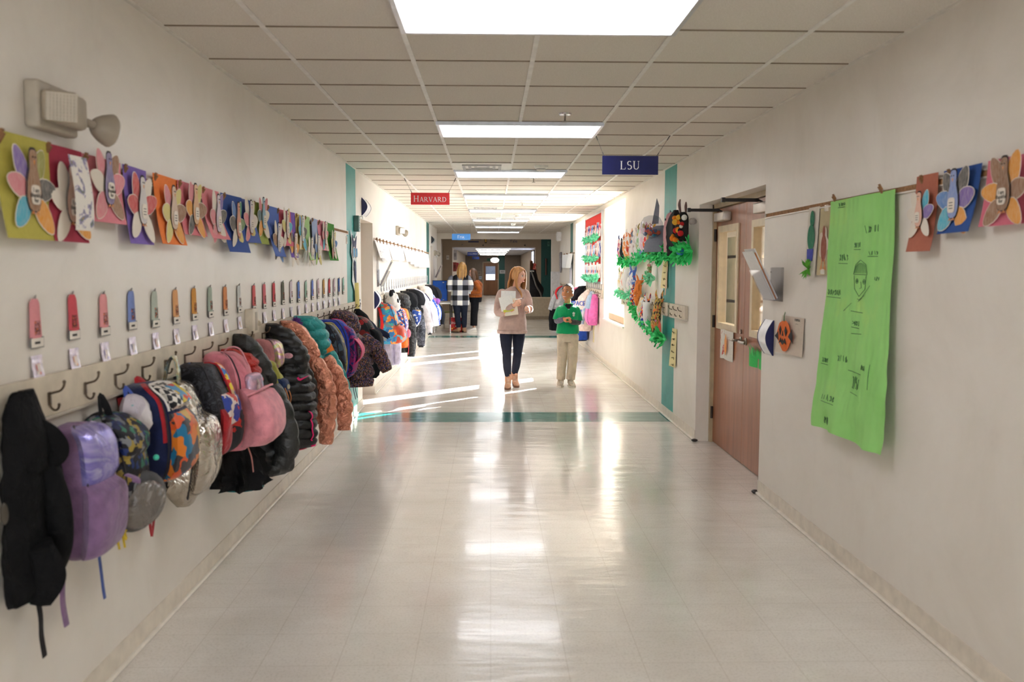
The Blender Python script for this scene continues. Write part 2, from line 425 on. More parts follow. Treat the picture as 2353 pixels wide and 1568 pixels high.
wl = MB()
def wseg(mb, a, b, z0=0, z1=CEIL, m=0, side=-1, th=.26):
    x = XL if side < 0 else XR
    mb.box(*( (x-th, x) if side < 0 else (x, x+th)), a, b, z0, z1, m)
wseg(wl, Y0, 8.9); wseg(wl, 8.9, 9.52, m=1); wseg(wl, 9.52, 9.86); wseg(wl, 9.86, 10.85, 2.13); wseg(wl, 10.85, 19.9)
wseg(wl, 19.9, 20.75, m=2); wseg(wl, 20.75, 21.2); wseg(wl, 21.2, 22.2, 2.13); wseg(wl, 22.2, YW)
for a, b2 in ((9.86, 10.85), (21.2, 22.2)):
    wl.box(XL-.7, XL-.26, a-.1, a, 0, CEIL); wl.box(XL-.7, XL-.26, b2, b2+.1, 0, CEIL); wl.box(XL-.7, XL-.26, a-.1, b2+.1, 2.13, 2.3); wl.box(XL-.8, XL-.7, a-.1, b2+.1, 0, CEIL)
struct(wl.build('wall_left', [M_WALL, M_TEAL, M_DTEAL]))
wr = MB()
DA, DB = 5.965, 7.855
wseg(wr, Y0, DA, side=1); wseg(wr, DA, DB, 2.15, side=1); wseg(wr, DB, 8.84, side=1); wseg(wr, 8.84, 9.45, m=1, side=1); wseg(wr, 9.45, 12.2, side=1)
WT, SILL = 2.56, .74
for a, b in ((12.2, 14.38), (17.2, 19.3)):
    wseg(wr, a, b, 0, SILL, side=1, th=.42); wseg(wr, a, b, WT, CEIL, side=1, th=.42)
    wr.box(XR+.26, XR+.42, a-.1, a, 0, CEIL); wr.box(XR+.26, XR+.42, b, b+.1, 0, CEIL)
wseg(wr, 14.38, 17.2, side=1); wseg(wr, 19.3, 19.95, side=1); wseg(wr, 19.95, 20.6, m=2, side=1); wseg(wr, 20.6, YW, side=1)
struct(wr.build('wall_right', [M_WALL, M_TEAL, M_DTEAL]))
for n_, a in ((4, 9.9), (5, 21.24)):
    o = struct(MB().box(XL-.62, XL-.57, a, a+.92, .01, 2.1).build('door_%d' % n_, WOOD((132, 80, 52), (168, 108, 74), .32, (14, 14, 1.1), 'door_wood')))
    MB().box(XL-.573, XL-.566, a+.55, a+.8, 1.0, 1.9).build('window_frame', P((214, 196, 164), .45), o); MB().ell((XL-.53, a+.84, 1.0), .03).build('door_knob', M_STEEL, o)
# alcoves between the walls' ends and the portal, the portal, the back end behind the camera
w = MB(); w.box(-2.2, -2.0, YW-.02, YP, 0, CEIL); w.box(-2.2, XL-.2, YW-.12, YW-.02, 0, CEIL)
w.box(2.45, 2.65, YW-.02, YP, 0, CEIL); w.box(XR+.2, 2.65, YW-.12, YW-.02, 0, CEIL)
struct(w.build('wall_alcove', M_WALL))
LZ_ = 2.95
w = MB(); w.box(-2.3, -1.5, YP, YP+.2, 0, LZ_); w.box(1.83, 3.7, YP, YP+.2, 0, LZ_); w.box(-1.5, 1.83, YP, YP+.2, 2.47, CEIL+.3)
struct(w.build('wall_portal', M_WALL))
w = MB(); w.box(-2.2, -.3, Y0-.2, Y0, 0, CEIL); w.box(.74, 2.65, Y0-.2, Y0, 0, CEIL); w.box(-.3, .74, Y0-.2, Y0, 2.3, CEIL)
struct(w.build('wall_rear', M_WALL))
w = MB()  # glazed entrance added out of view to brighten the near end
for x in (-.3, .22, .68): w.box(x, x+.06, Y0-.12, Y0-.06, 0, 2.3)
for z in (0, .9, 2.24): w.box(-.3, .74, Y0-.12, Y0-.06, z, z+.06)
o = struct(w.build('window_3', P((150, 150, 152), .4, .6))); MB().box(-.28, .72, Y0-.1, Y0-.09, .03, 2.28).build('pane', GLASS(name='window_pane'), o)
# lobby and the second corridor
LZ, C2 = 2.9, 2.4
M_LOB = P((150, 134, 116), .6, var=.05, vs=2, name='lobby_paint')
w = MB(); w.box(-2.0, -1.8, YP+.2, YB, 0, LZ); w.box(3.4, 3.6, YP+.2, YB, 0, LZ)
struct(w.build('wall_lobby', M_LOB))
w = MB(); w.box(-2.0, -1.45, YB, YB+.25, 0, LZ); w.box(1.69, 1.9, YB, YB+.25, 0, LZ); w.box(-1.45, 1.69, YB, YB+.25, 2.39, LZ)
w.box(1.9, 3.6, YB, YB+.25, 0, LZ, 1)
M_XTEAL = P((8, 70, 68), .45, name='deep_teal_paint')
struct(w.build('wall_bulkhead', [M_LOB, M_XTEAL]))
struct(MB().box(-2.2, 3.7, YP+.2, YB, LZ, LZ+.1).build('ceiling_lobby', ceil_mat()))
w = MB(); w.box(-1.75, -1.5, YB+.25, YE, 0, C2); w.box(1.78, 2.0, YB+.25, YE, 0, C2)
struct(w.build('wall_far_corridor', M_LOB))
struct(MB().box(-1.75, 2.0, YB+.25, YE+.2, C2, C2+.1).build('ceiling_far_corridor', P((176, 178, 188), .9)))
w = MB(); w.box(-1.75, .45, YE, YE+.2, 0, C2); w.box(.45, .83, YE, YE+.2, 0, C2, 1); w.box(.83, 2, YE, YE+.2, 0, C2)
struct(w.build('wall_end', [P((112, 100, 90), .6), M_XTEAL]))
# baseboards: vinyl cove base and the pale strip along the floor
bb = MB(); st = MB()
for a, b in ((Y0, 9.86), (10.85, 21.2), (22.2, YW)):
    bb.box(XL, XL+.006, a, b, 0, .1); st.tube([(XL+.012, a, .009), (XL+.012, b, .009)], .010, 6)
struct(bb.build('baseboard_left', M_BASE)); struct(st.build('trim_5', P((226, 218, 206), .4)))
bb = MB(); st = MB(); cap_ = MB()
for a, b in ((Y0, DA), (DB, YW)):
    bb.box(XR-.006, XR, a, b, 0, .1); st.tube([(XR-.012, a, .009), (XR-.012, b, .009)], .010, 6)
for y in (DA+.02, DB-.02): cap_.ell((XR-.01, y, .012), (.03, .035, .012))
struct(bb.build('baseboard_right', M_BASE)); struct(st.build('trim_6', P((226, 218, 206), .4))); struct(cap_.build('trim_7', M_DARK))

# ------------------------------------------------------------------ windows of the right wall
M_PANE = GLASS(name='window_pane')
def window(n, a, b, piers):
    x = XR+.36; w = MB()
    w.box(x-.022, x+.052, a, b, SILL, SILL+.06); w.box(x-.022, x+.052, a, b, WT-.06, WT)
    edges = [a]+[q for p in piers for q in p]+[b]
    for p, q in piers: w.box(x-.03, x+.05, p, q, SILL, WT)
    w.box(x-.02, x+.05, a, a+.05, SILL, WT); w.box(x-.02, x+.05, b-.05, b, SILL, WT)
    w.box(x-.024, x+.046, a, b, 1.42, 1.54)
    o = struct(w.build('window_%d' % n, P((232, 230, 226), .4)))
    pn = MB().box(x+.01, x+.016, a+.03, b-.03, SILL+.04, WT-.03).build('pane', M_PANE, o)
    sl = MB().box(XR-.025, x, a-.0, b+.0, SILL, SILL+.025).build('window_sill', P((238, 234, 228), .35), o)
    sb = MB().rbox(x-.3, x-.06, b-1.75, b-.12, SILL+.027, SILL+.13, .012).build('wood_block', WOOD((196, 160, 126), (216, 184, 150), .5), o)
w = MB()  # unseen posts added outside to cut the sunlight into strips
for c0, c1 in ((10.15, 10.4), (10.56, 10.63), (11.15, 11.5), (11.95, 12.25), (15.1, 15.4), (16.0, 16.1), (16.25, 16.7)): w.box(2.86, 2.94, c0+2.9, c1+2.9, 0, 3.4)
struct(w.build('sun_blockers', P((170, 164, 156), .6, name='sun_blocker_post')))
window(1, 12.2, 14.38, [(13.12, 13.55)])
window(2, 17.2, 19.3, [(18.1, 18.5)])

# ------------------------------------------------------------------ ceiling lights, vents, sprinklers, detectors
LPOS = [-10, -5, 0, 5, 10, 15, 20, 25, 30, 35]
M_LAMP = EMIT((248, 249, 255), 2.9)
LNAME = {0: 'large lit ceiling panel above the front of the corridor, cut by the frame', 5: 'lit ceiling panel just before the blue LSU sign', 10: 'lit ceiling panel beside the first air vent and smoke detector',
         15: 'lit ceiling panel above the walking woman, past the red HARVARD sign', 20: 'lit ceiling panel before the second air vent', 25: 'lit ceiling panel over the second coat rack', 30: 'lit ceiling panel before the FISK sign', 35: 'lit ceiling panel closest to the portal',
         -5: 'lit ceiling panel overhead, first behind the viewpoint', -10: 'lit ceiling panel overhead, second behind the viewpoint'}
for k in LPOS:
    y = GY+k*GT; x0, x1 = GX-GT, GX+GT
    t = thing('ceiling_light', LNAME[k], 'light', (GX, y+GT/2, CEIL-.03), 0, 'ceiling light panels')
    f = MB(); a, b = GT, GT/2; w_ = .022
    for q in ((-a, a, -b, -b+w_), (-a, a, b-w_, b), (-a, -a+w_, -b+w_, b-w_), (a-w_, a, -b+w_, b-w_)): f.box(*q, .0, .03)
    f.build('frame', M_ALU, t)
    MB().box(-a+w_, a-w_, -b+w_, b-w_, .012, .024).build('diffuser', M_LAMP, t)
def vent(label, x, y, z=CEIL):
    t = thing('air_vent', label, 'vent', (x, y, z-.02), 0, 'square ceiling air vents')
    f = MB().box(-.3, .3, -.3, .3, .008, .02); f.build('plate', M_WHITE, t)
    for i in range(3):
        r = .2-.06*i; f = MB(); h0 = -.004+.004*i
        for q in ((-r, r, -r, -r+.03), (-r, r, r-.03, r), (-r, -r+.03, -r+.03, r-.03), (r-.03, r, -r+.03, r-.03)): f.box(*q, h0, .01)
        f.build('louver', P((176, 174, 172), .5), t)
vent('square ceiling vent in front of the third light panel', GX-GT/2, GY+9.5*GT)
vent('square ceiling vent over the second coat rack', GX-GT/2, GY+19.5*GT)
vent('square ceiling vent further along, before the FISK sign', GX-GT/2, GY+24.5*GT)
def sprinkler(label, x, y):
    t = thing('sprinkler', label, 'sprinkler', (x, y, CEIL), 0, 'ceiling sprinklers')
    MB().lathe([(.001, -.001), (.045, -.002), (.04, -.012), (.016, -.014), (.014, -.016)], n=18).build('escutcheon', P((225, 225, 228), .2, .8), t)
    MB().tube([(0, 0, -.014), (0, 0, -.055)], .007, 8).build('stem', M_STEEL, t)
    MB().lathe([(.004, -.052), (.022, -.056), (.02, -.06), (.002, -.06)], n=14).build('deflector', M_STEEL, t)
for lab, x, y in (('chrome sprinkler before the second light panel', .51, 6.08), ('sprinkler just past the smoke detector', .5, 10.29), ('sprinkler above the walking pair', .5, 14.0), ('sprinkler past the walking pair', .5, 18.2), ('sprinkler before the portal', .5, 22.4)): sprinkler(lab, x, y)
def detector(label, x, y):
    t = thing('smoke_detector', label, 'smoke detector', (x, y, CEIL), 0, 'smoke detectors')
    MB().lathe([(.001, 0), (.075, 0), (.072, -.02), (.05, -.035), (.045, -.05), (.02, -.056), (.001, -.056)], n=24).build('body', M_WHITE, t)
    MB().lathe([(.052, -.034), (.054, -.037), (.05, -.04)], n=24).build('ring', P((150, 150, 150), .5), t)
detector('round white smoke detector beside the third light panel', .52, 9.13); detector('round white smoke detector over the second coat rack', .52, 17.1); detector('round white smoke detector nearer the FISK sign', .52, 20.6)
# ------------------------------------------------------------------ serif capitals for the hanging signs
def _stroke(pts, ws):
    q = []
    for i in range(len(pts)-1):
        (x0, y0), (x1, y1) = pts[i], pts[i+1]
        def nrm(k):
            a = pts[max(k-1, 0)]; b = pts[min(k+1, len(pts)-1)]; dx, dy = b[0]-a[0], b[1]-a[1]; L_ = math.hypot(dx, dy) or 1
            return -dy/L_, dx/L_
        n0, n1 = nrm(i), nrm(i+1); w0, w1 = ws[i]/2, ws[i+1]/2
        q.append([(x0+n0[0]*w0, y0+n0[1]*w0), (x0-n0[0]*w0, y0-n0[1]*w0), (x1-n1[0]*w1, y1-n1[1]*w1), (x1+n1[0]*w1, y1+n1[1]*w1)])
    return q
def _rect(x0, x1, y0, y1): return [[(x0, y0), (x1, y0), (x1, y1), (x0, y1)]]
def _stem(x, T=.13, y0=0, y1=1): return _rect(x, x+T, y0, y1)+_rect(x-.06, x+T+.06, y0, y0+.045)+_rect(x-.06, x+T+.06, y1-.045, y1)
def _arc(cx, cy, rx, ry, a0, a1, w0, w1, n=14):
    pts = []; ws = []
    for i in range(n+1):
        a = math.radians(a0+(a1-a0)*i/n); pts.append((cx+rx*math.cos(a), cy+ry*math.sin(a))); ws.append(w0+(w1-w0)*abs(math.cos(a)))
    return _stroke(pts, ws)
def glyph(c):
    if c == 'H': return _stem(.08)+_stem(.66)+_rect(.1, .75, .48, .54), .92
    if c == 'A': return _stroke([(.42, 1), (.1, 0)], [.05, .05])+_stroke([(.42, 1), (.76, 0)], [.14, .14])+_rect(.2, .66, .32, .37)+_rect(.0, .22, 0, .045)+_rect(.62, .9, 0, .045), .88
    if c == 'R': return _stem(.08)+_arc(.25, .74, .32, .235, 90, -90, .05, .13)+_stroke([(.34, .5), (.78, 0)], [.13, .13])+_rect(.7, .9, 0, .045), .88
    if c == 'V': return _stroke([(.1, 1), (.44, 0)], [.14, .14])+_stroke([(.44, 0), (.74, 1)], [.05, .05])+_rect(-.02, .25, .955, 1)+_rect(.6, .86, .955, 1), .84
    if c == 'D': return _stem(.08)+_arc(.28, .5, .5, .475, 90, -90, .05, .14), .9
    if c == 'L': return _stem(.08)+_rect(.1, .6, 0, .05)+_stroke([(.6, .02), (.64, .24)], [.06, .03]), .72
    if c == 'S': return _arc(.34, .735, .22, .235, 40, 270, .06, .12)+_arc(.34, .265, .24, .24, 90, -140, .06, .12), .68
    if c == 'U': return _rect(.1, .23, .3, 1)+_rect(.02, .31, .955, 1)+_rect(.66, .71, .3, 1)+_rect(.58, .79, .955, 1)+_arc(.42, .32, .26, .29, 180, 360, .07, .1), .86
    if c == 'F': return _stem(.08)+_rect(.1, .62, .95, 1)+_rect(.1, .5, .48, .53)+_stroke([(.6, .98), (.63, .8)], [.06, .03]), .68
    if c == 'I': return _stem(.1), .36
    if c == 'K': return _stem(.08)+_stroke([(.2, .48), (.66, 1)], [.05, .05])+_stroke([(.3, .55), (.76, 0)], [.14, .14])+_rect(.52, .78, .955, 1)+_rect(.66, .9, 0, .045), .88
    if c == 'Y': return _stroke([(.06, 1), (.4, .48)], [.13, .13])+_stroke([(.74, 1), (.42, .48)], [.06, .06])+_stem(.34, .13, 0, .5)+_rect(-.04, .24, .955, 1)+_rect(.6, .86, .955, 1), .82
    return [], .4
def serif(word, caps, M, h, mb, th=.0015, gap=.06):
    """word: upper letters; caps: relative heights; centred on the origin of M"""
    W = sum(glyph(c)[1]*k+gap for c, k in zip(word, caps))*h; x = -W/2
    for c, k in zip(word, caps):
        polys, adv = glyph(c)
        for p in polys:
            q = [(x+a*k*h, b*k*h-h/2) for a, b in p]
            A_ = sum(q[i][0]*q[(i+1) % len(q)][1]-q[(i+1) % len(q)][0]*q[i][1] for i in range(len(q)))
            if A_ < 0: q = q[::-1]
            mb.prism(q, M @ Vector((0, 0, 0)), M.to_3x3() @ Vector((1, 0, 0)), M.to_3x3() @ Vector((0, 1, 0)), th)
        x += (adv*k+gap)*h
    return mb
M_LET = P((240, 238, 236), .5, var=0, name='white_letter')
def hang_sign(label, x0, y0, x1, y1, Y, col, word, caps, h, hooks, up=True):
    a, b = atY(x0, y0, Y), atY(x1, y1, Y); cx, cz = (a.x+b.x)/2, (a.z+b.z)/2; hw, hh = (b.x-a.x)/2, (a.z-b.z)/2
    t = thing('hanging_sign', label, 'sign', (cx, Y, cz), 0, 'signs hung from the ceiling')
    MB().box(-hw, hw, -.004, .004, -hh, hh).build('panel', P(col, .35, name='sign_face'), t)
    lt = MB(); serif(word, caps, frame((0, -.0042, 0), (1, 0, 0), (0, 0, 1)), h, lt); lt.build('lettering', M_LET, t)
    for s_, hk in zip((-1, 1), hooks):
        top = Vector((hk-cx, 0, CEIL-cz)); bot = Vector((s_*(hw-.012), 0, hh))
        w_ = MB(); w_.tube([bot, top], .0016, 5); d = (top-bot).normalized()
        w_.tube([top, top-d*.05], .005, 6); w_.tube([bot, bot+d*.03], .004, 6); w_.build('wire', P((120, 118, 116), .4, .6), t)
    return t
hang_sign('navy LSU sign hung on wires from the ceiling', 1384, 358, 1512, 402, 7.01, (12, 18, 82), 'LSU', (1, 1, 1), .066, (.83, 1.43))
hang_sign('red HARVARD sign hung from the ceiling', 944, 443, 1033, 471, 10.4, (228, 44, 48), 'HARVARD', (1, .78, .78, .78, .78, .78, .78), .072, (-1.02, -.41))
hang_sign('light blue FISK sign hung before the portal', 1038.5, 537.5, 1081, 552, 21.0, (66, 132, 204), 'FISK', (1, .8, .8, .8), .072, (-.9, -.48))

# ------------------------------------------------------------------ bowed room signs, emergency lights, small fixtures
def bowed_sign(label, side, y, z0, z1, w_, bulge, face=(232, 232, 236), edge=(30, 34, 84)):
    loc, rz = (wallL if side < 0 else wallR)(y); t = thing('room_sign', label, 'sign', loc, rz)
    n = 16; f = MB(); e1 = MB()
    arc = [(.004+bulge*math.sin(PI*i/n), z0+(z1-z0)*i/n) for i in range(n+1)]
    s_ = -1 if side < 0 else 1                                     # the end that faces the viewer
    f.loft([[(x, -w_/2, z) for x, z in arc]+[(.002, -w_/2, z1), (.002, -w_/2, z0)], [(x, w_/2, z) for x, z in arc]+[(.002, w_/2, z1), (.002, w_/2, z0)]]); f.build('face', P(face, .3), t)
    for s2 in (-1, 1):
        e1 = MB(); e1.prism([(x+.003, z) for x, z in arc]+[(.001, z1), (.001, z0)], (0, s2*w_/2+(.005 if s2 > 0 else .001), 0), (1, 0, 0), (0, 0, 1), .006); e1.build('edge_cap', P(edge, .35), t)
    return t
bowed_sign('bowed white room sign with navy edges by the double doors', 1, 5.80, 1.0, 1.235, .17, .05)
bowed_sign('bowed white sign high over the first doorway', -1, 10.1, 2.17, 2.37, .3, .06)
bowed_sign('bowed white room sign beyond the first doorway, at coat height', -1, 11.05, 1.07, 1.29, .2, .06)
bowed_sign('dark bowed sign beside the far green stripe', -1, 21.6, 2.19, 2.37, .3, .07, (150, 160, 158), (30, 34, 40))

def emergency(label, y, z, s=1.0):
    loc, rz = wallL(y, z); t = thing('emergency_light', label, 'emergency light', loc, rz); t.scale = (s, s, s)
    MB().rbox(0, .05, -.13, .13, -.075, .075, .012).build('housing', P((172, 162, 146), .5), t)
    MB().rbox(.05, .10, -.10, .10, -.055, .055, .02).build('cover', P((166, 156, 140), .5), t)
    # square lamp head with a prismatic lens turned to the viewer
    r = Matrix.Rotation(math.radians(-52), 4, 'Z') @ Matrix.Rotation(math.radians(10), 4, 'Y') @ Matrix.Scale(.84, 4); o_ = Matrix.Translation((.092, -.085, -.005))
    h = MB().rbox(-.06, .03, -.062, .062, -.058, .058, .018); h.xf(o_ @ r); hd = h.build('lamp_head', P((166, 154, 136), .5), t)
    l = MB()
    for i in range(9):
        for j in range(8): l.box(.03, .037, -.052+.0118*i, -.052+.0118*i+.0085, -.05+.0125*j, -.05+.0125*j+.009)
    l.box(.026, .032, -.054, .054, -.052, .052)
    l.xf(o_ @ r); l.build('lens', P((190, 180, 164), .18, spec=.8), hd)
    # bell lamp head turned away down the corridor
    b = MB(); prof = [(.012, -.012), (.024, -.01), (.034, .0), (.046, .02), (.056, .045), (.058, .052)]
    b.lathe(prof, (.10, .15, -.03), (.5, .8, -.12), 20); hd2 = b.build('lamp_head', P((150, 138, 122), .5), t)
    b = MB(); b.lathe([(.001, .051), (.055, .051), (.058, .052), (.05, .062), (.001, .068)], (.10, .15, -.03), (.5, .8, -.12), 20); b.build('lens', P((226, 222, 214), .2), hd2)
    MB().tube([(.08, .11, -.02), (.10, .145, -.028)], .014, 10).build('knuckle', P((150, 138, 122), .5), t)
    return t
emergency('beige twin-head emergency light above the yellow paper turkey', 2.93, 2.085)
emergency('white emergency light above the row of white papers', 13.6, 2.16, .95)
emergency('small white emergency light near the end of the far wall', 22.6, 1.98, .9)
def wbox(name, label, cat_, side, y, z, w_, h_, d_, col, extra=None):
    loc, rz = (wallL if side < 0 else wallR)(y, z); t = thing(name, label, cat_, loc, rz)
    MB().rbox(0, d_, -w_/2, w_/2, -h_/2, h_/2, .006).build('body', P(col, .45), t)
    if extra: extra(t)
    return t
def _sw(t):
    MB().lathe([(.016, 0), (.016, .012), (.012, .02), (.001, .021)], (.05, .045, -.015), (.2, 1, 0)).build('knob', P((196, 184, 164), .45), t)
    MB().box(.05, .052, -.02, .02, -.055, .055).build('slot', P((168, 156, 138), .5), t)
wbox('switch_box', 'beige switch box between the two coat hook boards', 'switch box', -1, 5.255, 1.255, .13, .15, .05, (206, 194, 174), _sw)
def _help(t):
    for i, h in enumerate((.04, .012, -.018, -.045)): MB().box(.055, .0565, -.012, .012, h-.008, h+.008).build('mark', P((70, 84, 80), .5), t)
    MB().tube([(.03, .075, .08), (.07, .11, .085), (.07, .13, .06)], .006, 6).build('bracket', P((210, 210, 210), .4, .3), t)
wbox('alarm_box', 'grey-green alarm box on the teal stripe above the paper wolf', 'alarm box', -1, 9.42, 2.05, .1, .17, .055, (104, 132, 124), _help)
def _num(t):
    MB().box(.008, .0095, -.04, .04, .02, .07).build('number_plate', P((206, 208, 214), .4), t)
    MB().tube([(.0096, -.01, .045), (.0096, .004, .06), (.0096, .004, .03)], .003, 5).build('pictogram', P((40, 44, 80), .4), t)
    MB().box(.008, .0095, -.035, .035, -.075, .0).build('text_strip', P((150, 154, 172), .4), t)
wbox('number_sign', 'small navy and grey number sign beside the first doorway', 'sign', -1, 9.7, 1.145, .1, .175, .008, (52, 56, 88), _num)
def _spk(t): MB().rbox(.12, .135, -.06, .06, -.09, .09, .01).build('grille', P((214, 214, 216), .6), t)
wbox('wall_speaker', 'white speaker high at the far end beside the portal', 'speaker', 1, 23.3, 2.44, .16, .24, .12, (232, 232, 234), _spk)
wbox('fire_alarm', 'small white alarm plate on the portal jamb', 'alarm', -1, 23.4, 1.97, .1, .2, .04, (222, 220, 216), lambda t: MB().box(.04, .045, -.03, .03, -.05, .02).build('strobe', P((180, 184, 190), .2), t))
wbox('outlet_plate', 'small outlet plate between the first doorway and the coats', 'outlet', -1, 8.88, 1.86, .05, .08, .006, (204, 196, 182), lambda t: MB().box(.006, .008, -.012, .012, -.02, .02).build('socket', P((176, 168, 152), .5), t))

# ------------------------------------------------------------------ cork rails with clips
def rail(label, side, ya, yb, z):
    y = (ya+yb)/2; loc, rz = (wallL if side < 0 else wallR)(y, z); t = thing('tack_rail', label, 'tack rail', loc, rz); h = abs(yb-ya)/2
    f = MB(); f.box(0, .012, -h, h, .012, .018); f.box(0, .012, -h, h, -.018, -.012); f.box(0, .014, -h-.006, -h, -.019, .019); f.box(0, .014, h, h+.006, -.019, .019)
    f.build('rail_edge', P((216, 208, 198), .35, .2), t)
    MB().box(0, .008, -h+.005, h-.005, -.012, .012).build('cork_strip', M_CORK, t)
RZ = 1.935
rail('tack rail holding the coloured paper turkeys', -1, 1.8, 8.93, RZ)
rail('tack rail holding the white papers on the further wall', -1, 10.95, 20.5, RZ)
rail('tack rail above the green paper banner', 1, 1.8, 5.92, RZ)
rail('short tack rail near the far green stripe', 1, 19.4, 23.4, RZ)
def clip_mb():
    m = MB()
    for s_ in (-1, 1): m.box(.0, .05, s_*.006-.004, s_*.006+.004, -.008, .004); m.box(.02, .062, s_*.007-.004, s_*.007+.004, .004, .012)
    m.tube([(.03, -.012, 0), (.03, .012, 0)], .004, 6)
    m.xf(Matrix.Rotation(math.radians(-58), 4, 'Y') @ Matrix.Scale(.72, 4)); return m
CLIP = None
def clip(label, side, y, z=RZ):
    global CLIP
    loc, rz = (wallL if side < 0 else wallR)(y, z)
    if CLIP is None: CLIP = clip_mb().mesh('clothespin', M_CLIPW)
    o = bpy.data.objects.new('clothespin', CLIP); COL.objects.link(o); o.location = Vector(loc)+Vector((.014 if side < 0 else -.014, 0, 0)); o.rotation_euler = (0, 0, rz)
    tag(o, label, 'clip', 'small clothespins on the tack rails')

# ------------------------------------------------------------------ paper turkeys
PIN = [(0, .5), (.05, .495), (.085, .46), (.095, .4), (.085, .33), (.09, .26), (.12, .18), (.155, .08), (.165, -.04), (.15, -.15), (.11, -.23), (.05, -.265)]
def pin(s): pts = [(a*s, b*s) for a, b in PIN]; return ([(-a, b) for a, b in pts[1:]][::-1]+pts)[::-1]
def petal(L_, W_, n=14):
    out = []
    for i in range(n):
        a = 2*PI*i/n; c = math.cos(a); out.append((W_*math.sin(a)*(1-.25*c) , L_*.5+L_*.5*c))
    return out[::-1]
def feather_mb(mb, base, ang, L_, W_, x, tilt):
    """a paper feather in the wall's y-z plane, rim of bare paper and a coloured middle"""
    c, s = math.cos(ang), math.sin(ang)
    u = Vector((0, c, -s)); w = Vector((tilt, s, c)); o = Vector((x, base[0], base[1]))
    P1 = petal(L_, W_); P2 = [(a*.92, (b-L_*.5)*.95+L_*.5) for a, b in P1]
    mb.prism(P1, o, u, w, .0012, 0); mb.prism(P2, o+Vector((.0012, 0, 0)), u, w, .0007, 1, dome=.003)
M_PAPERW = PAPER((228, 218, 204)); M_INK = P((52, 46, 44), .8, var=0, name='ink')
def turkey(name, label, side, ya, yb, zt, zb, col, fcols, body, words_=False, curl=.03, lean=0., strip=False, group='paper turkeys clipped to the tack rails', low=0., sc_=1.0):
    y = (ya+yb)/2; loc, rz = (wallL if side < 0 else wallR)(y, 0); W_ = abs(yb-ya); H_ = zt-zb
    t = thing(name, label, 'paper craft', loc, rz, group); k = R.uniform(-1, 1)
    def fn(u, v): return (.018+curl*(v**2.2)+.006*math.sin(3*u+k*3+v*2)-.004*(u-.5)*k*4*v, (u-.5)*W_+lean*v, zt-H_*v)
    MB().sheet(fn, 8, 12, .0012).build('paper_sheet', PAPER(col), t)
    s = min(W_*1.02, .25)*sc_; cz = zt-.52*H_-low; x0 = .018+curl*.35+.012
    for i, fc in enumerate(fcols):
        f = MB(); sd = -1 if i < 3 else 1; j = i % 3
        ang = sd*(.55, 1.35, 2.35)[j]+R.uniform(-.12, .12)
        feather_mb(f, (sd*.02+lean*.5, cz+(.08, -.01, -.12)[j]*s), ang, s*R.uniform(.48, .56), s*R.uniform(.14, .17), x0+.002*j, .05+.03*k)
        f.build('feather', [M_PAPERW, CRAY(fc)], t)
    b = MB(); b.prism(pin(s*1.04), (x0+.010, lean*.5, cz), (0, 1, 0), (0, 0, 1), .0015); b.prism(pin(s*.98), (x0+.0116, lean*.5, cz), (0, 1, 0), (0, 0, 1), .0012, 1, dome=.003)
    b.build('turkey_body', [M_INK, CRAY(body, .3)], t)
    q = [(math.copysign(abs(math.cos(a))**.5, math.cos(a))*.105*s, math.copysign(abs(math.sin(a))**.5, math.sin(a))*.12*s-.06*s) for a in [2*PI*i/20 for i in range(20)]]
    lb = MB(); lb.prism(q, (x0+.0165, lean*.5, cz), (0, 1, 0), (0, 0, 1), .001); lbo = lb.build('belly_label', M_PAPERW, t)
    if words_:
        for i, wd in enumerate(('I am', 'thankful', 'for')): text(wd, 'lettering', .0165*s/.2, M_INK, lbo, readL(lean*.5, cz-.005*s-.062*s*i, x0+.018), .0004)
    else:
        ln = MB()
        for i in range(3): ln.box(x0+.0175, x0+.0179, lean*.5-.06*s, lean*.5+.05*s, cz-.02*s-.045*s*i-.006*s, cz-.02*s-.045*s*i+.006*s)
        ln.build('handwriting', M_INK, lbo)
    ft = MB()
    for s2 in (-1, 1): ft.prism([(0, 0), (-.05*s, -.05*s), (0, -.035*s), (.05*s, -.05*s)][::-1], (x0+.013, lean*.5+s2*.05*s, cz-.255*s), (0, 1, 0), (0, 0, 1), .001)
    ft.build('foot', CRAY((206, 120, 50)), t)
    eye = MB()
    for s2 in (-1, 1): eye.ell((x0+.0155, lean*.5+s2*.03*s, cz+.40*s), (.002, .008*s, .010*s), 0, 8, 6)
    eye.prism([(-.022*s, 0), (0, -.055*s), (.022*s, 0)], (x0+.0148, lean*.5, cz+.36*s), (0, 1, 0), (0, 0, 1), .001, 1)
    eye.build('eyes_and_beak', [M_INK, CRAY((214, 130, 40))], t)
    if strip:
        st = MB(); st.sheet(lambda u, v: (x0+.035+.02*math.sin(v*2.2)+.01*(u-.5), (u-.62)*W_*.42, zt-.1*H_-H_*.78*v), 4, 10, .001); st.build('bookmark_strip', PRINT((224, 218, 208), ((150, 140, 170), (120, 130, 120), (200, 150, 80)), 9, 26, 26, .55), t)
    return t
O_, Gd, Bl, Pk, Wh, Br, Gr, Rd, Pu, Cy, Ye = (224, 150, 50), (150, 150, 70), (80, 130, 190), (214, 130, 140), (222, 212, 198), (150, 110, 84), (84, 84, 84), (196, 70, 74), (120, 96, 168), (60, 170, 196), (210, 196, 120)
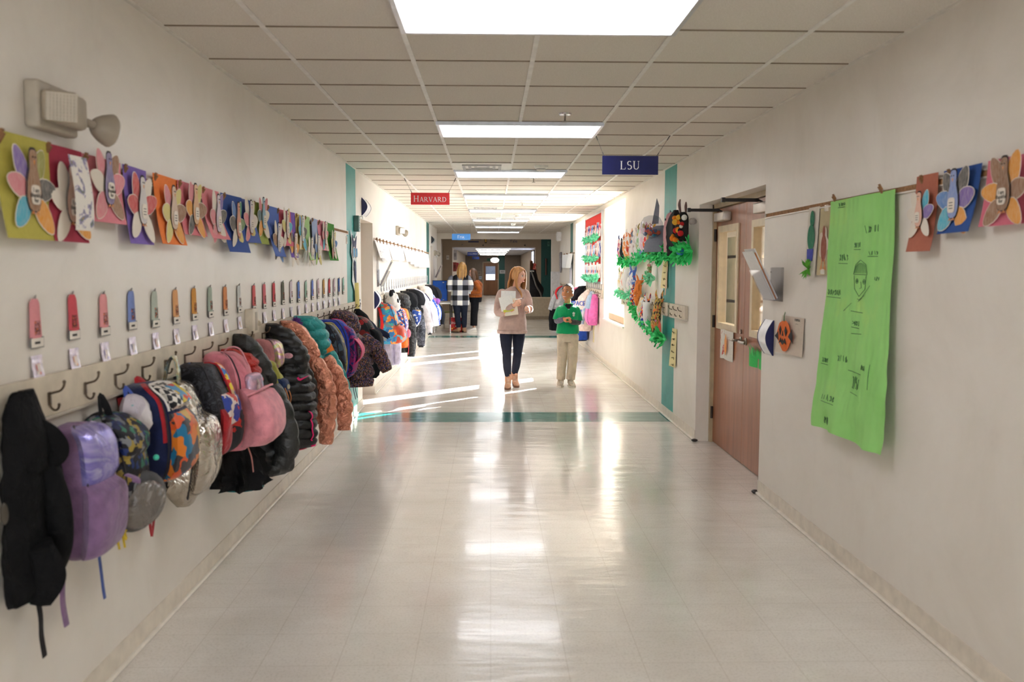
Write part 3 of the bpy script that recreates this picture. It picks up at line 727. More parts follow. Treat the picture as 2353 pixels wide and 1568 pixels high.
LP = [(-28, 93, 550, (186, 176, 84), (Pu, Pk, Cy, Gd, Gr, O_), (150, 112, 84), 'olive yellow'), (84, 172, 556, (168, 58, 76), (Wh, Wh, Wh, Wh, Wh, O_), (190, 150, 130), 'crimson'),
      (173, 262, 512, (216, 132, 142), (Pk, Wh, Pk, Br, Pk, Br), (130, 120, 160), 'pink'), (267, 328, 561, (128, 104, 176), (Rd, Rd, Wh, Wh, Rd, Wh), (204, 198, 196), 'purple'),
      (338, 402, 562, (236, 130, 66), (Pk, Ye, Ye, Ye, Br, O_), (206, 180, 160), 'orange'), (396, 450, 541, (218, 126, 134), (Pk, O_, Gr, Ye, Br, O_), (222, 178, 140), 'rose pink'),
      (451, 497, 549, (226, 142, 148), (Wh, Pk, Pk, Pu, Gr, Wh), (210, 196, 206), 'pale pink'), (501, 546, 580, (62, 88, 156), (Bl, Gr, Wh, (60, 150, 110), (120, 150, 100), Ye), (214, 150, 130), 'dark blue'),
      (538, 572, 558, (88, 108, 172), (Wh, Pk, Pk, Wh, Wh, Ye), (214, 206, 210), 'slate blue'), (571, 603, 561, (160, 172, 84), (Pk, (90, 120, 130), O_, Pk, Wh, Wh), (140, 180, 200), 'olive green'),
      (604, 634, 590, (86, 112, 182), (Wh, Br, Gr, Wh, Wh, Bl), (206, 204, 214), 'mid blue'), (628, 660, 565, (214, 110, 128), (Wh, Ye, Wh, Ye, Cy, Ye), (214, 190, 180), 'deep pink'),
      (652, 670, 592, (118, 88, 170), (Gr, O_, Wh, Wh, O_, Wh), (196, 170, 160), 'violet'), (671, 690, 573, (216, 196, 124), (Bl, Cy, Wh, Wh, Gr, Cy), (200, 210, 214), 'straw yellow'),
      (692, 706, 598, (164, 198, 134), (Wh, Wh, Wh, Wh, Wh, Wh), (210, 204, 200), 'pale green'), (709, 726, 597, (164, 180, 212), (Wh, Bl, (150, 190, 90), Wh, Wh, Ye), (214, 212, 214), 'pale blue'),
      (725, 744, 576, (230, 148, 164), (Wh, Pk, Cy, Wh, Pk, Wh), (214, 190, 190), 'candy pink'), (743, 764, 599, (72, 146, 46), (Wh, Ye, Pk, Ye, Bl, Wh), (206, 200, 190), 'leaf green')]
for i, (x0, x1, yb_, col, fc, bd, cn) in enumerate(LP):
    ytop = 312+(x0+28)*.275
    ya, yb = onL(x0, ytop).y, onL(x1, ytop+20).y; zb = onL((x0+x1)/2, yb_).z
    if i == 0: ya = 2.60
    turkey('turkey_paper', 'paper turkey on a %s sheet clipped to the tack rail' % cn, -1, ya, yb, 1.975, zb, col, fc, bd, i < 3, R.uniform(.02, .06) if i > 3 else .025, 0, i in (1,), low=(.0, .02, -.02, .0, .01, 0, .02, .0, 0, -.04, .06, 0, .1, 0, .1, .08, 0, .02)[i])
    if i not in (8, 12): clip('clothespin at the near corner of the %s turkey sheet' % cn, -1, ya+.02)
for i, (x0, x1, yb_, col, fc, bd, cn) in enumerate([(2116, 2168, 578, (172, 104, 84), (Wh, Wh, Wh, Cy, Pu, Wh), (222, 176, 156), 'brown'), (2178, 2268, 535, (50, 84, 150), (Gr, Bl, Cy, Gr, Pu, O_), (130, 150, 200), 'royal blue'), (2284, 2400, 517, (214, 116, 134), (Br, O_, Br, O_, Br, O_), (140, 104, 80), 'dusty pink')]):
    ya, yb = onR(x0, 410).y, onR(x1, 390).y; zb = onR((x0+x1)/2, yb_).z
    turkey('turkey_paper', 'paper turkey on a %s sheet right of the green banner' % cn, 1, ya, yb, 1.975, zb, col, fc, bd, i == 2, .03)
    clip('clothespin at the top of the %s sheet beyond the green banner' % cn, 1, ya-.06)
clip('clothespin holding the near top corner of the green banner', 1, 4.14); clip('clothespin holding the far top corner of the green banner', 1, 4.7)

# ------------------------------------------------------------------ name tags, laminated cards, hook boards
TAGS = [(75, (214, 142, 146), 'pink'), (162, (200, 84, 92), 'red'), (234, (216, 146, 146), 'rose'), (298, (120, 136, 186), 'blue'), (352, (176, 182, 168), 'grey'), (400, (214, 160, 110), 'pale orange'), (443, (204, 146, 74), 'amber'), (480, (164, 176, 160), 'sage'), (515, (212, 142, 96), 'orange'), (547, (206, 206, 202), 'white'),
        (581, (206, 104, 104), 'red'), (605, (214, 120, 126), 'pink'), (627, (206, 90, 96), 'red'), (648, (110, 110, 96), 'dark'), (667, (222, 208, 212), 'white'), (684, (110, 136, 198), 'blue'), (701, (160, 190, 170), 'mint'), (716, (110, 130, 196), 'blue'), (729, (214, 190, 196), 'lilac'), (742, (206, 160, 96), 'amber'), (755, (206, 80, 90), 'red'), (766, (216, 196, 206), 'white'), (777, (80, 110, 180), 'blue'), (787, (170, 214, 200), 'mint')]
M_FRAME = P((60, 58, 62), .5, var=0); M_LAM = IRID(((232, 226, 226), (226, 214, 236), (236, 232, 222)), .18, .15, 18, .25)
for i, (px, col, cn) in enumerate(TAGS):
    y = onL(px, 720-i*3).y; loc, rz = wallL(y, 0)
    t = thing('name_tag', '%s paper name tag, %s from the near end of the row above the hooks' % (cn, ORD[i]), 'name tag', loc, rz, 'name tags above the coat hooks')
    z0 = 1.318+R.uniform(-.006, .006); k = R.uniform(-.006, .006)
    MB().sheet(lambda u, v: (.006+.008*math.sin(PI*u)*(1-.3*v)+.002*v, (u-.5)*(.062+.014*v*v)*(1 if v > .12 else .55+.45*v/.12)+k*v, z0+.155-.125*v), 6, 10, .001).build('ribbon', PAPER(col), t)
    fr = MB(); fr.box(.010, .0115, -.041, .041, z0-.002, z0+.033); f = fr.build('name_box', M_FRAME, t)
    MB().box(.0115, .0123, -.038, .038, z0+.001, z0+.03).build('name_strip', P((224, 216, 204), .6), f)
    MB().box(.0124, .0127, -.018, .016, z0+.011, z0+.019).build('handwriting', M_INK, f)
    bl = MB(); bl.sheet(lambda u, v: (.0135+.0022*math.sin(PI*u), (u-.5)*.034, z0+.085-.045*v), 4, 4, .0006); bl.build('print_block', PRINT(tuple(int(c*.9) for c in col), ((40, 40, 44), (226, 120, 80), (60, 80, 70)), 10, 90, 160, .45), t)
    MB().tube([(.004, -.012, z0+.15), (.012, 0, z0+.166), (.004, .012, z0+.15)], .0025, 5).build('clasp', P((150, 146, 142), .4, .5), t)
    if i < 23:
        c = thing('picture_card', 'small laminated picture card, %s from the near end of its row under the name tags' % ORD[i], 'card', loc, rz, 'laminated cards under the name tags')
        MB().sheet(lambda u, v: (.004+.012*v*v+.01*(1-v)*(u-.5)**2, (u-.5)*.066, 1.292-.085*v), 5, 6, .001).build('card_sheet', M_LAM, c)
        MB().sheet(lambda u, v: (.0055+.012*(.28+v*.5)**2+.01*(1-v)*(u-.5)**2, (u-.5)*.026+.002, 1.292-.085*(.32+v*.4)), 4, 5, .0005).build('picture', PRINT((226, 214, 206), (((206, 96, 84), (226, 150, 70), (120, 110, 190), (90, 120, 160))[i % 4],), 20, 60, 60, .5), c)
def hook_mb(s=1.0):
    h = MB()
    h.rbox(.018, .023, -.009, .009, 1.122, 1.168, .005)
    h.tube([(.021, 0, 1.162), (.036, 0, 1.166), (.055, 0, 1.172), (.066, 0, 1.185), (.069, 0, 1.198)], [.0042, .004, .0038, .0038, .0045], 7, sub=3); h.ell((.069, 0, 1.201), .0062, 0, 8, 6)
    h.tube([(.021, 0, 1.13), (.023, 0, 1.118), (.034, 0, 1.108), (.045, 0, 1.112), (.05, 0, 1.124)], .0038, 7, sub=3); h.ell((.05, 0, 1.126), .0055, 0, 8, 6)
    return h
M_HOOK = P((104, 90, 76), .3, .85, name='hook_metal')
def hook_board(label, side, ya, yb, hooks, depth=.018):
    y = (ya+yb)/2; loc, rz = (wallL if side < 0 else wallR)(y, 0); t = thing('hook_board', label, 'coat rack', loc, rz); h = abs(yb-ya)/2
    b = MB(); b.box(.002, depth, -h, h, 1.09, 1.222); b.build('board', P((204, 192, 172), .45), t)
    MB().box(.002, depth+.008, -h, h, 1.082, 1.0895).build('lower_lip', P((206, 198, 184), .3, .3), t)
    me = None
    for hy in hooks:
        if me is None: me = hook_mb().mesh('hook', M_HOOK)
        o = bpy.data.objects.new('hook', me); COL.objects.link(o); o.parent = t; o.location = (0, (hy-y)*(1 if side < 0 else -1), 0)
    return t
HK1 = [2.6, 2.85, 3.1, 3.35, 3.61, 3.86, 4.11, 4.37, 4.62, 4.87, 5.1]; HK2 = [5.5+.255*i for i in range(16)]
hook_board('beige hook board on the near wall, with backpacks', -1, 2.3, 5.19, HK1)
hook_board('beige hook board beyond the switch box, with puffer coats', -1, 5.33, 9.45, HK2)
hook_board('long hook board on the wall past the first doorway', -1, 11.2, 20.3, [11.4+.3*i for i in range(30)])
hook_board('white hook board behind the low paper animals', 1, 9.05, 12.3, [9.2+.25*i for i in range(12)], .03)
hook_board('short white board with three bare wire hooks beside the double doors', 1, 8.24, 8.95, [8.38, 8.6, 8.82], .03)
hook_board('white hook board under the red bulletin board', 1, 14.5, 17.1, [14.7+.3*i for i in range(8)], .02)
hook_board('hook board near the far green stripe, with a grey coat', 1, 20.7, 23.2, [21, 21.4, 21.8, 22.2, 22.6], .02)
# small far rows of tags, a few pixels each
base = None
def small_tag(label, side, y, z, grp):
    global base
    if base is None: base = MB().sheet(lambda u, v: (.006+.01*math.sin(PI*u), (u-.5)*.055, .15-.15*v), 4, 3, .001).mesh('name_tag', PRINT((196, 192, 190), ((120, 120, 130), (150, 160, 190)), 8, 40, 22, .5))
    loc, rz = (wallL if side < 0 else wallR)(y, z); o = bpy.data.objects.new('name_tag', base); COL.objects.link(o); o.location = loc; o.rotation_euler = (0, 0, rz); tag(o, label, 'name tag', grp)
for i in range(28): small_tag('small pale name tag, %s along the row above the second coat rack' % ORD[i], -1, 11.6+.31*i, 1.27, 'pale name tags above the second coat rack')
for i in range(8): small_tag('small grey tag, %s in the row below the red bulletin board' % ORD[i], 1, 14.75+.29*i, 1.2, 'grey tags under the bulletin board')
# white papers on the further tack rail
xs = [857, 864, 872, 880, 888, 897, 906, 915, 923, 931, 938, 946, 955, 963]
for i, px in enumerate(xs):
    ya = onL(px, 565+i*2).y; yb = onL(px+10, 566+i*2).y; loc, rz = wallL((ya+yb)/2); k = R.uniform(.02, .08); zz = R.uniform(1.66, 1.72)-(.05 if i > 9 else 0)
    t = thing('hung_paper', 'white drawing sheet, %s in the row clipped past the first doorway' % ORD[i], 'paper', loc, rz, 'white drawings on the further tack rail')
    W_ = yb-ya
    MB().sheet(lambda u, v: (.016+k*v+.03*math.sin(PI*u)*v, (u-.5)*W_*.95, 1.93-(1.93-zz)*v), 6, 6, .001).build('sheet', PRINT((232, 230, 230), ((196, 190, 196), (150, 150, 160)), 30, 9, 26, .6), t)
    MB().box(.014, .03, -.02, .02, 1.9, 1.96).build('peg', M_CLIPW, t)
for i, (ya, yb, cn, co) in enumerate(((17.4, 17.9, 'ivory', (226, 218, 208)), (18.1, 18.5, 'pale pink', (222, 206, 204)), (18.7, 20.3, 'wide white', (228, 228, 230)))):
    loc, rz = wallL((ya+yb)/2); W_ = yb-ya
    t = thing('long_paper', 'long %s paper sheet at the far end of the white papers' % cn, 'paper', loc, rz)
    MB().sheet(lambda u, v: (.016+.05*math.sin(PI*u*2)**2*.6+.02*v, (u-.5)*W_, 1.9-.3*v), 10, 4, .001).build('sheet', PAPER(co), t)
# ------------------------------------------------------------------ soft hung things
class Soft:
    """a hanging soft body: rows (z, half width along the wall, inner x, outer x, shift along the wall), top to bottom"""
    def __init__(s, rows, e=2.0, folds=(0, 0), puff=(0, 0), noise_=(0, 0), seed=0, lean=0):
        s.rows = [tuple(r)+(0,)*(5-len(r)) for r in rows]; s.e = e; s.folds = folds; s.puff = puff; s.nz = noise_; s.seed = seed
    def pt(s, t, th, off=0.0):
        z, w, d0, d1, sh = interp(s.rows, t); w = max(w, .004); rd = max((d1-d0)/2, .004); c = (d0+d1)/2
        ct, st = math.cos(th), math.sin(th); ex = 2/s.e
        ax = math.copysign(abs(ct)**ex, ct); ay = math.copysign(abs(st)**ex, st)
        f = 1.0
        if s.folds[0]:
            q_ = math.sin(s.folds[1]*.5*th+s.seed+1.6*math.sin(2.4*t+s.seed)); f += s.folds[0]*(.25+t)*(1.1-2.2*abs(q_)**.6)
            f += s.folds[0]*.5*math.sin(3*th+s.seed*2+7*t)
        if s.puff[0]: f += s.puff[0]*1.7*(abs(math.sin(PI*z/s.puff[1]+.25*math.sin(2*th+s.seed)))**.55-.65)
        x = c+(rd*f+off)*ax; y = sh+(w*f+off)*ay
        if s.nz[0]:
            q = Vector((x, y, z*.6))*s.nz[1]+Vector((s.seed*3.1, 0, 0)); k = mnoise.noise(q)*s.nz[0]+mnoise.noise(q*2.3)*s.nz[0]*.45
            x += ax*k; y += ay*k; z += k*.4
        return Vector((max(x, .003), y, z))
    def body(s, nt=54, nu=44, m=0, mb=None):
        mb = mb or MB()
        if s.puff[0]: nt = max(nt, int(abs(s.rows[0][0]-s.rows[-1][0])/s.puff[1]*11))
        mb.loft([[s.pt(i/nt, 2*PI*k/nu) for k in range(nu)] for i in range(nt+1)], m); return mb
    def patch(s, t0, t1, a0, a1, off, bulge=0, nt=10, nu=12, m=0, mb=None, taper=0., round_=3.0):
        """a raised panel on the body between fractions t0..t1 and angles a0..a1 (degrees)"""
        mb = mb or MB(); g = []
        for i in range(nt+1):
            row = []
            for j in range(nu+1):
                u, v = j/nu, i/nt
                e = max(0., 1-abs(2*u-1)**round_)**.5*max(0., 1-abs(2*v-1)**round_)**.5
                a = math.radians(a0+(a1-a0)*(.5+(u-.5)*(1-taper*(1-v))))
                p0 = s.pt(t0+(t1-t0)*v, a)
                row.append(s.pt(t0+(t1-t0)*v, a, .0015+(off+bulge*e)*min(1., e*2.5)))
            g.append(row)
        b = mb.add([p for r in g for p in r]); N = nu+1
        for i in range(nt):
            for j in range(nu): a = b+i*N+j; mb.face((a, a+1, a+N+1, a+N), m, True)
        return mb
    def line(s, path, r=.003, m=0, off=.003, mb=None, flat=None):
        """a cord or zip along (t, degrees) points on the body"""
        mb = mb or MB(); n = len(path)-1; N = max(2, n*6)
        pts = [s.pt(*(lambda q: (q[0], math.radians(q[1])))(interp(path, i/N)), off) for i in range(N+1)]
        mb.tube(pts, r, 6, m, flat); return mb
def limb(pts, rad, puff=(0, 0), seed=0, n=16, sub=9, flat=.8, fold=.05, m=0, mb=None):
    """a sleeve: smooth tube with quilting or creases, points top to bottom"""
    sub = 22 if puff[0] else sub
    mb = mb or MB(); rows = [tuple(p)+(r,) for p, r in zip(pts, rad)]; N = (len(pts)-1)*sub; rings = []; L_ = 0; prev = None
    o = [interp(rows, i/N) for i in range(N+1)]
    for i in range(N+1):
        p = Vector(o[i][:3]); d = (Vector(o[min(i+1, N)][:3])-Vector(o[max(i-1, 0)][:3])).normalized()
        if prev is not None: L_ += (p-prev).length
        prev = p
        sd = d.cross(Vector((1, .01, 0)))
        sd = sd.normalized() if sd.length > 1e-3 else Vector((0, 1, 0)); nn = sd.cross(d).normalized()
        f = 1.
        if puff[0]: f += puff[0]*1.6*(abs(math.sin(PI*L_/puff[1]))**.55-.65)
        ring = []
        for k in range(n):
            a = 2*PI*k/n; g = f+fold*math.sin(3*a+seed+9*L_)+fold*math.sin(5*a-seed+14*L_)*.6
            q = p+nn*(o[i][3]*g*math.cos(a))+sd*(o[i][3]*g*flat*math.sin(a)); q.x = max(q.x, .004); ring.append(q)
        rings.append(ring)
    mb.loft(rings, m); return mb
def strap(pts, w_=.016, th=.003, m=0, mb=None, sub=5):
    mb = mb or MB(); mb.tube(pts, w_, 8, m, flat=(th/w_, 1), sub=sub); return mb
def slim(rows, Y, side):
    if side > 0: return rows
    q = .84 if Y < 5 else .92; k = .055*max(0, (5.8-Y)/2.9)                 # near bags hang flatter against the wall
    return [(r[0], r[1]*q, r[2], max(r[3]-k*min(1, (r[3]-r[2])/.12), r[2]+.03))+tuple(r[4:]) for r in rows]
def side_(side, Y): return wallL(Y) if side < 0 else wallR(Y)

def coat(label, Y, rows, mat_, side=-1, name='coat', cat_='coat', hood=None, sleeves=(), puff=(0, 0), folds=(.06, 7), nz=(.012, 15), seed=0., lining=None, zipm=None, hem=None, extra=None, sl_mat=None, hood_mat=None, cuffs=None, group=None, e=2.0):
    """hung by its hood or collar: body, hood, sleeves, zip, hem"""
    loc, rz = side_(side, Y); t = thing(name, label, cat_, loc, rz, group); rows = slim(rows, Y, side)
    if hood: hood = slim(hood, Y, side)
    s = Soft(rows, e, folds, puff, nz, seed); b = s.body().build('body', mat_, t)
    if hood:
        h = Soft(hood, 2.0, (.05, 5), puff if puff[0] else (0, 0), (nz[0]*.9, nz[1]), seed+1.7); h.body(22, 24).build('hood', hood_mat or mat_, t)
    for i, (pts, rad) in enumerate(sleeves):
        limb(pts, rad, puff, seed+i).build('sleeve', sl_mat or mat_, t)
        if cuffs:
            a, c = Vector(pts[-2]), Vector(pts[-1]); d = (c-a).normalized(); MB().tube([c-d*.012, c+d*.022], [rad[-1]*.92, rad[-1]*.8], 12, flat=(.85, 1)).build('cuff', cuffs, t)
    if zipm: s.line([(.30, -8), (.6, -4), (.97, -6)], .004, flat=(.5, 1.4)).build('zip', zipm, t)
    if hem: s.patch(.94, 1.0, -178, 178, .004, .0, 3, 30).build('hem', hem, t)
    if lining:
        z, w_, d0, d1, sh = s.rows[-1]; MB().lathe([(.001, .004), (min(w_, (d1-d0)/2)*.8, .004), (min(w_, (d1-d0)/2)*.86, -.012), (.001, -.016)], ((d0+d1)/2, sh, z), (0, 0, 1), 18).build('lining', lining, t)
    if extra: extra(t, s)
    return t
def pack(label, Y, rows, mat_, side=-1, loop=None, loopm=None, pocket=None, pocketm=None, panels=(), straps=(), zips=None, zipm=None, extra=None, seed=0., e=3.4, nz=(.007, 14), name='backpack', cat_='backpack', group=None, folds=(.025, 5)):
    """school backpack hung by its top loop: body, pockets, loop, dangling straps, zips"""
    loc, rz = side_(side, Y); t = thing(name, label, cat_, loc, rz, group); rows = slim(rows, Y, side)
    s = Soft(rows, e, folds, (0, 0), nz, seed); s.body(44, 44).build('body', mat_, t)
    if pocket: s.patch(*pocket, nt=14, nu=14).build('front_pocket', pocketm or mat_, t)
    for nm, (args, m_) in enumerate(panels): s.patch(*args, nt=12, nu=12).build(('side_panel', 'front_panel', 'lower_pocket', 'pocket')[min(nm, 3)] if len(panels) > 1 else 'front_panel', m_, t)
    if loop: strap(loop[0], loop[1], .0035).build('hanging_loop', loopm or mat_, t)
    if cat_ == 'backpack':
        for a_ in (-54, 52): s.line([(.06, a_), (.3, a_-2), (.6, a_), (.92, a_)], .0035, off=.002).build('seam_piping', P((40, 38, 42), .5), t)
        w_ = s.rows[len(s.rows)//2][1]; z0, z1 = s.rows[0][0], s.rows[-1][0]
        strap([(.02, -w_*.8, z0-.05), (.05, -w_*1.12, z0-.13), (.065, -w_*1.16, (z0+z1)/2), (.04, -w_*1.08, z1+.1), (.02, -w_*.85, z1+.05)], .021, .006).build('shoulder_strap', P((44, 42, 46), .7, bump=.3) if loopm is None else loopm, t)
    for pts, w_, m_ in straps: strap(pts, w_, .0035).build('strap', m_, t)
    if zips: s.line(zips, .0035).build('zip', zipm or M_STEEL, t)
    if extra: extra(t, s)
    return t
def loop_pts(x, y, z, ztop=1.095, hx=.048, w_=.02): return [(x, y-w_, z), ((x+hx)/2, y-w_*.7, (z+ztop)/2), (hx, y, ztop+.012), ((x+hx)/2+.012, y+w_*.7, (z+ztop)/2), (x+.01, y+w_, z)]

K = FAB; BK = (20, 20, 22)
M_NYL = SHINY((24, 24, 27), .45, 0, .3)
# --- 1 black coat at the frame's left edge
def x1(t, s):
    MB().ell((.05, -.112, .86), (.01, .022, .034)).build('pull_toggle', P((84, 78, 70), .35, .5), t)
    limb([(.05, .03, 1.12), (.10, .06, 1.06), (.115, .07, 1.0), (.07, .06, .95)], [.02, .035, .034, .014], n=12).build('collar', K((9, 9, 10), .8, .5), t)
    limb([(.09, -.02, .74), (.10, .0, .64), (.08, .0, .55)], [.05, .055, .03], n=12, fold=.12).build('front_flap', K((9, 9, 10), .8, .5), t)
    strap([(.06, .02, .58), (.065, .03, .5), (.06, .04, .43), (.065, .045, .36)], .015).build('strap', K((40, 38, 38)), t)
coat('black coat hung by its hood at the near end of the hooks', 2.62, [(1.20, .03, .03, .09), (1.17, .08, .02, .11), (1.08, .12, .01, .15), (.95, .13, .01, .15), (.8, .14, .01, .15), (.68, .14, .01, .15), (.57, .13, .02, .14)], K((9, 9, 10), .8, .5),
     hood=[(1.205, .03, .05, .09), (1.17, .1, .03, .125), (1.08, .115, .03, .17), (1.0, .09, .05, .17), (.96, .05, .08, .14)], sleeves=[([(.07, .07, .98), (.10, .08, .84), (.10, .08, .7), (.07, .07, .6)], [.04, .045, .042, .034])], lining=P((30, 150, 140), .6), extra=x1, seed=1)
# --- 2 lavender backpack
LAV = K((126, 96, 132), .8, .3)
pack('lavender backpack with a glossy lilac top and a mauve pocket', 2.93, [(1.05, .03, .03, .10), (1.035, .11, .01, .17), (.985, .125, .01, .20), (.86, .13, .01, .215), (.74, .13, .01, .215), (.63, .11, .01, .19), (.59, .05, .03, .13)], LAV,
     panels=[((.06, .5, -70, 58, .006, .012), IRID(((132, 128, 196), (170, 160, 214), (120, 112, 186), (196, 190, 226)), .24, .45, 6, .22)), ((.5, .95, -72, 60, .012, .03), LAV)],
     straps=[([(.03, -.1, .68), (.05, -.105, .58), (.045, -.1, .47), (.055, -.1, .39)], .019, LAV), ([(.2, .06, .86), (.235, .05, .85), (.245, .03, .84)], .014, LAV)], zips=[(.08, 42), (.3, 46), (.52, 40)], zipm=P((186, 176, 196), .3, .5), seed=2)
# --- 3 dark print backpack with a mesh ball pocket
MULT = SPLASH(((14, 16, 24), (22, 32, 70), (14, 16, 22), (40, 110, 86), (16, 18, 26), (150, 128, 56), (30, 50, 104), (120, 122, 126), (14, 15, 20), (20, 22, 40)), 40, .55)
def x3(t, s):
    d = MB(); d.lathe([(.001, .055), (.05, .05), (.09, .032), (.115, .006), (.118, -.006), (.1, -.02), (.001, -.022)], (.165, -.0, .715), (.8, -.5, -.2), 26)
    d.build('ball_pocket', P((52, 50, 50), .5, bump=.3, bs=260), t)
    d = MB(); d.lathe([(.001, .068), (.045, .063), (.082, .044), (.104, .014), (.106, .006)], (.165, -.0, .715), (.8, -.5, -.2), 26, cap=False); d.build('clear_cover', SHINY((112, 106, 100), .2, .3, .6, 9), t)
    y = MB()
    for i in range(26): a = R.uniform(0, 6.28); y.tube([(.11, -.11, .69), (.11+.03*math.cos(a), -.11+.03*math.sin(a), .68+R.uniform(-.05, .03)), (.11+.05*math.cos(a), -.11+.05*math.sin(a), .63+R.uniform(-.05, .03))], .004, 5)
    y.build('tassel_charm', K((206, 176, 44)), t)
    strap([(.05, -.09, .6), (.06, -.095, .52), (.07, -.1, .43), (.075, -.1, .39)], .011).build('strap', K((62, 84, 150)), t)
    MB().ell((.215, .05, .87), .011).build('cord_lock', P((60, 190, 160), .3), t)
pack('black, blue and green print backpack with a smoky clear ball pocket', 3.17, [(1.045, .03, .02, .08), (1.03, .11, .01, .14), (.97, .125, .01, .2), (.86, .13, .01, .235), (.76, .125, .01, .23), (.66, .12, .01, .2), (.585, .08, .02, .14)], MULT,
     loop=(loop_pts(.06, -.02, 1.03), .016), loopm=M_BLACK, panels=[((.1, .45, -60, 55, .006, .02), MULT)], zips=[(.1, 55), (.25, 60), (.45, 62)], seed=3, extra=x3)
# --- 4 white drawstring bag on a blue ribbon
def x4(t, s): strap(loop_pts(.06, 0, 1.07, 1.1), .009).build('ribbon', K((64, 84, 160)), t)
coat('white drawstring bag hung on a blue ribbon', 3.37, [(1.085, .02, .05, .09), (1.07, .06, .04, .15), (1.03, .085, .03, .18), (.96, .09, .02, .18), (.9, .07, .03, .15)], SPLASH(((206, 198, 200), (214, 208, 208), (196, 188, 196), (130, 170, 178), (210, 204, 204)), 9, .8, wr=.5), name='drawstring_bag', cat_='bag', folds=(.14, 6), nz=(.012, 18), extra=x4, seed=4)
# --- 5 navy backpack with racing print
NAVY = K((18, 30, 70), .75, .3)
RACE = SPLASH(((196, 96, 32), (214, 120, 40), (60, 56, 60), (30, 110, 150), (190, 150, 60), (206, 84, 40), (40, 44, 56), (200, 110, 40)), 17, .4, wr=.1)
def chk():
    m, nt, b = _new('checkered_print'); _base(b, .5, 0, .4); v = _tc(nt, (1, 1, 1), (.5, 0, .4)); c = nt.nodes.new('ShaderNodeTexChecker'); c.inputs['Scale'].default_value = 42
    c.inputs[1].default_value = lin((222, 216, 206)); c.inputs[2].default_value = lin((24, 24, 28)); nt.links.new(v, c.inputs[0]); nt.links.new(c.outputs[0], b.inputs['Base Color']); return m
CHK = chk(); RED = K((160, 24, 32), .7)
def x5(t, s):
    s.patch(.10, .40, -40, 34, .012, .012, 10, 10).build('upper_pocket', CHK, t)
    s.patch(.13, .39, -6, 30, .02, .012, 8, 8).build('flame_print', SPLASH(((206, 180, 60), (206, 70, 40), (90, 150, 190), (196, 160, 50)), 26, .5), t)
    s.line([(.4, -46), (.12, -44), (.07, -6), (.12, 36), (.4, 38)], .0045, off=.012).build('piping', P((222, 218, 212), .5), t)
    s.line([(.05, -60), (.3, -64), (.6, -62)], .012, off=.003, flat=(.3, 1)).build('stripe', RED, t)
    for dy in (-.02, .03): strap([(.04, .06+dy, .74), (.06, .07+dy, .64), (.055, .065+dy, .54), (.06, .05, .47)], .013).build('strap', RED, t)
pack('navy backpack with red straps, checkered trim and an orange picture pocket', 3.5, [(1.115, .03, .03, .1), (1.10, .115, .01, .18), (1.05, .13, .01, .245), (.95, .135, .01, .265), (.85, .135, .01, .265), (.77, .13, .01, .25), (.715, .08, .02, .2)], NAVY,
     loop=(loop_pts(.06, .0, 1.10, 1.115), .017), loopm=RED, panels=[((.42, .97, -46, 46, .008, .03), RACE)], seed=5, extra=x5)
# --- 6 silver backpack
SILV = SHINY((190, 182, 170), .2, 1.0, .55, 8)
def x6(t, s):
    s.patch(.55, .82, -40, 40, .02, .02, 10, 10).build('shine_patch', IRID(((170, 196, 190), (206, 200, 196), (150, 130, 100), (190, 206, 200)), .15, .7, 14), t)
    strap([(.04, -.05, 1.08), (.06, -.05, 1.16), (.085, -.05, 1.19), (.1, -.05, 1.14), (.105, -.05, 1.06)], .027, .004).build('holographic_band', IRID(((150, 150, 150), (206, 190, 140), (140, 190, 206), (206, 150, 160)), .18, .8, 24), t)
pack('crumpled silver backpack with a holographic band over its hook', 3.84, [(1.08, .03, .03, .1), (1.06, .11, .01, .16), (.98, .13, .01, .2), (.86, .14, .01, .235), (.74, .14, .01, .235), (.62, .125, .01, .21), (.52, .05, .06, .15)], SILV,
     pocket=(.4, .92, -55, 55, .012, .035), pocketm=SILV, nz=(.010, 11), seed=6, extra=x6)
# --- 7 dark camo pack with red cartoon-free front
DCAM = CAMO(((26, 26, 30), (46, 46, 54), (18, 18, 22), (60, 60, 68)), 11, .6)
KID = SPLASH(((50, 110, 190), (226, 200, 70), (226, 206, 190), (206, 60, 40), (70, 130, 200), (40, 60, 130), (230, 120, 50), (206, 40, 40), (200, 170, 130)), 30, .4, wr=.08)
def x7(t, s):
    strap(loop_pts(.07, 0, 1.115, 1.11), .012).build('hanging_loop', K((36, 74, 140)), t)
    s.patch(.42, .62, -30, 62, .016, .012, 8, 8).build('crest_patch', SPLASH(((40, 60, 140), (206, 190, 180), (200, 60, 40), (36, 60, 150)), 20, .5), t)
    s.line([(.05, 8), (.3, 6), (.6, 8), (.9, 8)], .006, off=.01).build('piping', RED, t)
    strap([(.05, -.02, .7), (.06, -.02, .6), (.055, -.02, .5)], .006).build('strap', K((30, 44, 110)), t)
pack('charcoal camouflage backpack with a red front and bright printed panel', 4.1, [(1.125, .03, .02, .1), (1.115, .11, .01, .18), (1.05, .125, .01, .22), (.92, .13, .01, .265), (.8, .13, .01, .26), (.72, .12, .01, .24), (.685, .08, .02, .19)], DCAM,
     panels=[((.06, .5, 8, 70, .012, .012), KID), ((.5, .96, 0, 70, .012, .03), SPLASH(((30, 30, 34), (60, 60, 66), (170, 40, 36), (36, 36, 40)), 20, .6)), ((.5, .95, -50, 0, .01, .012), RED)], seed=7, extra=x7)
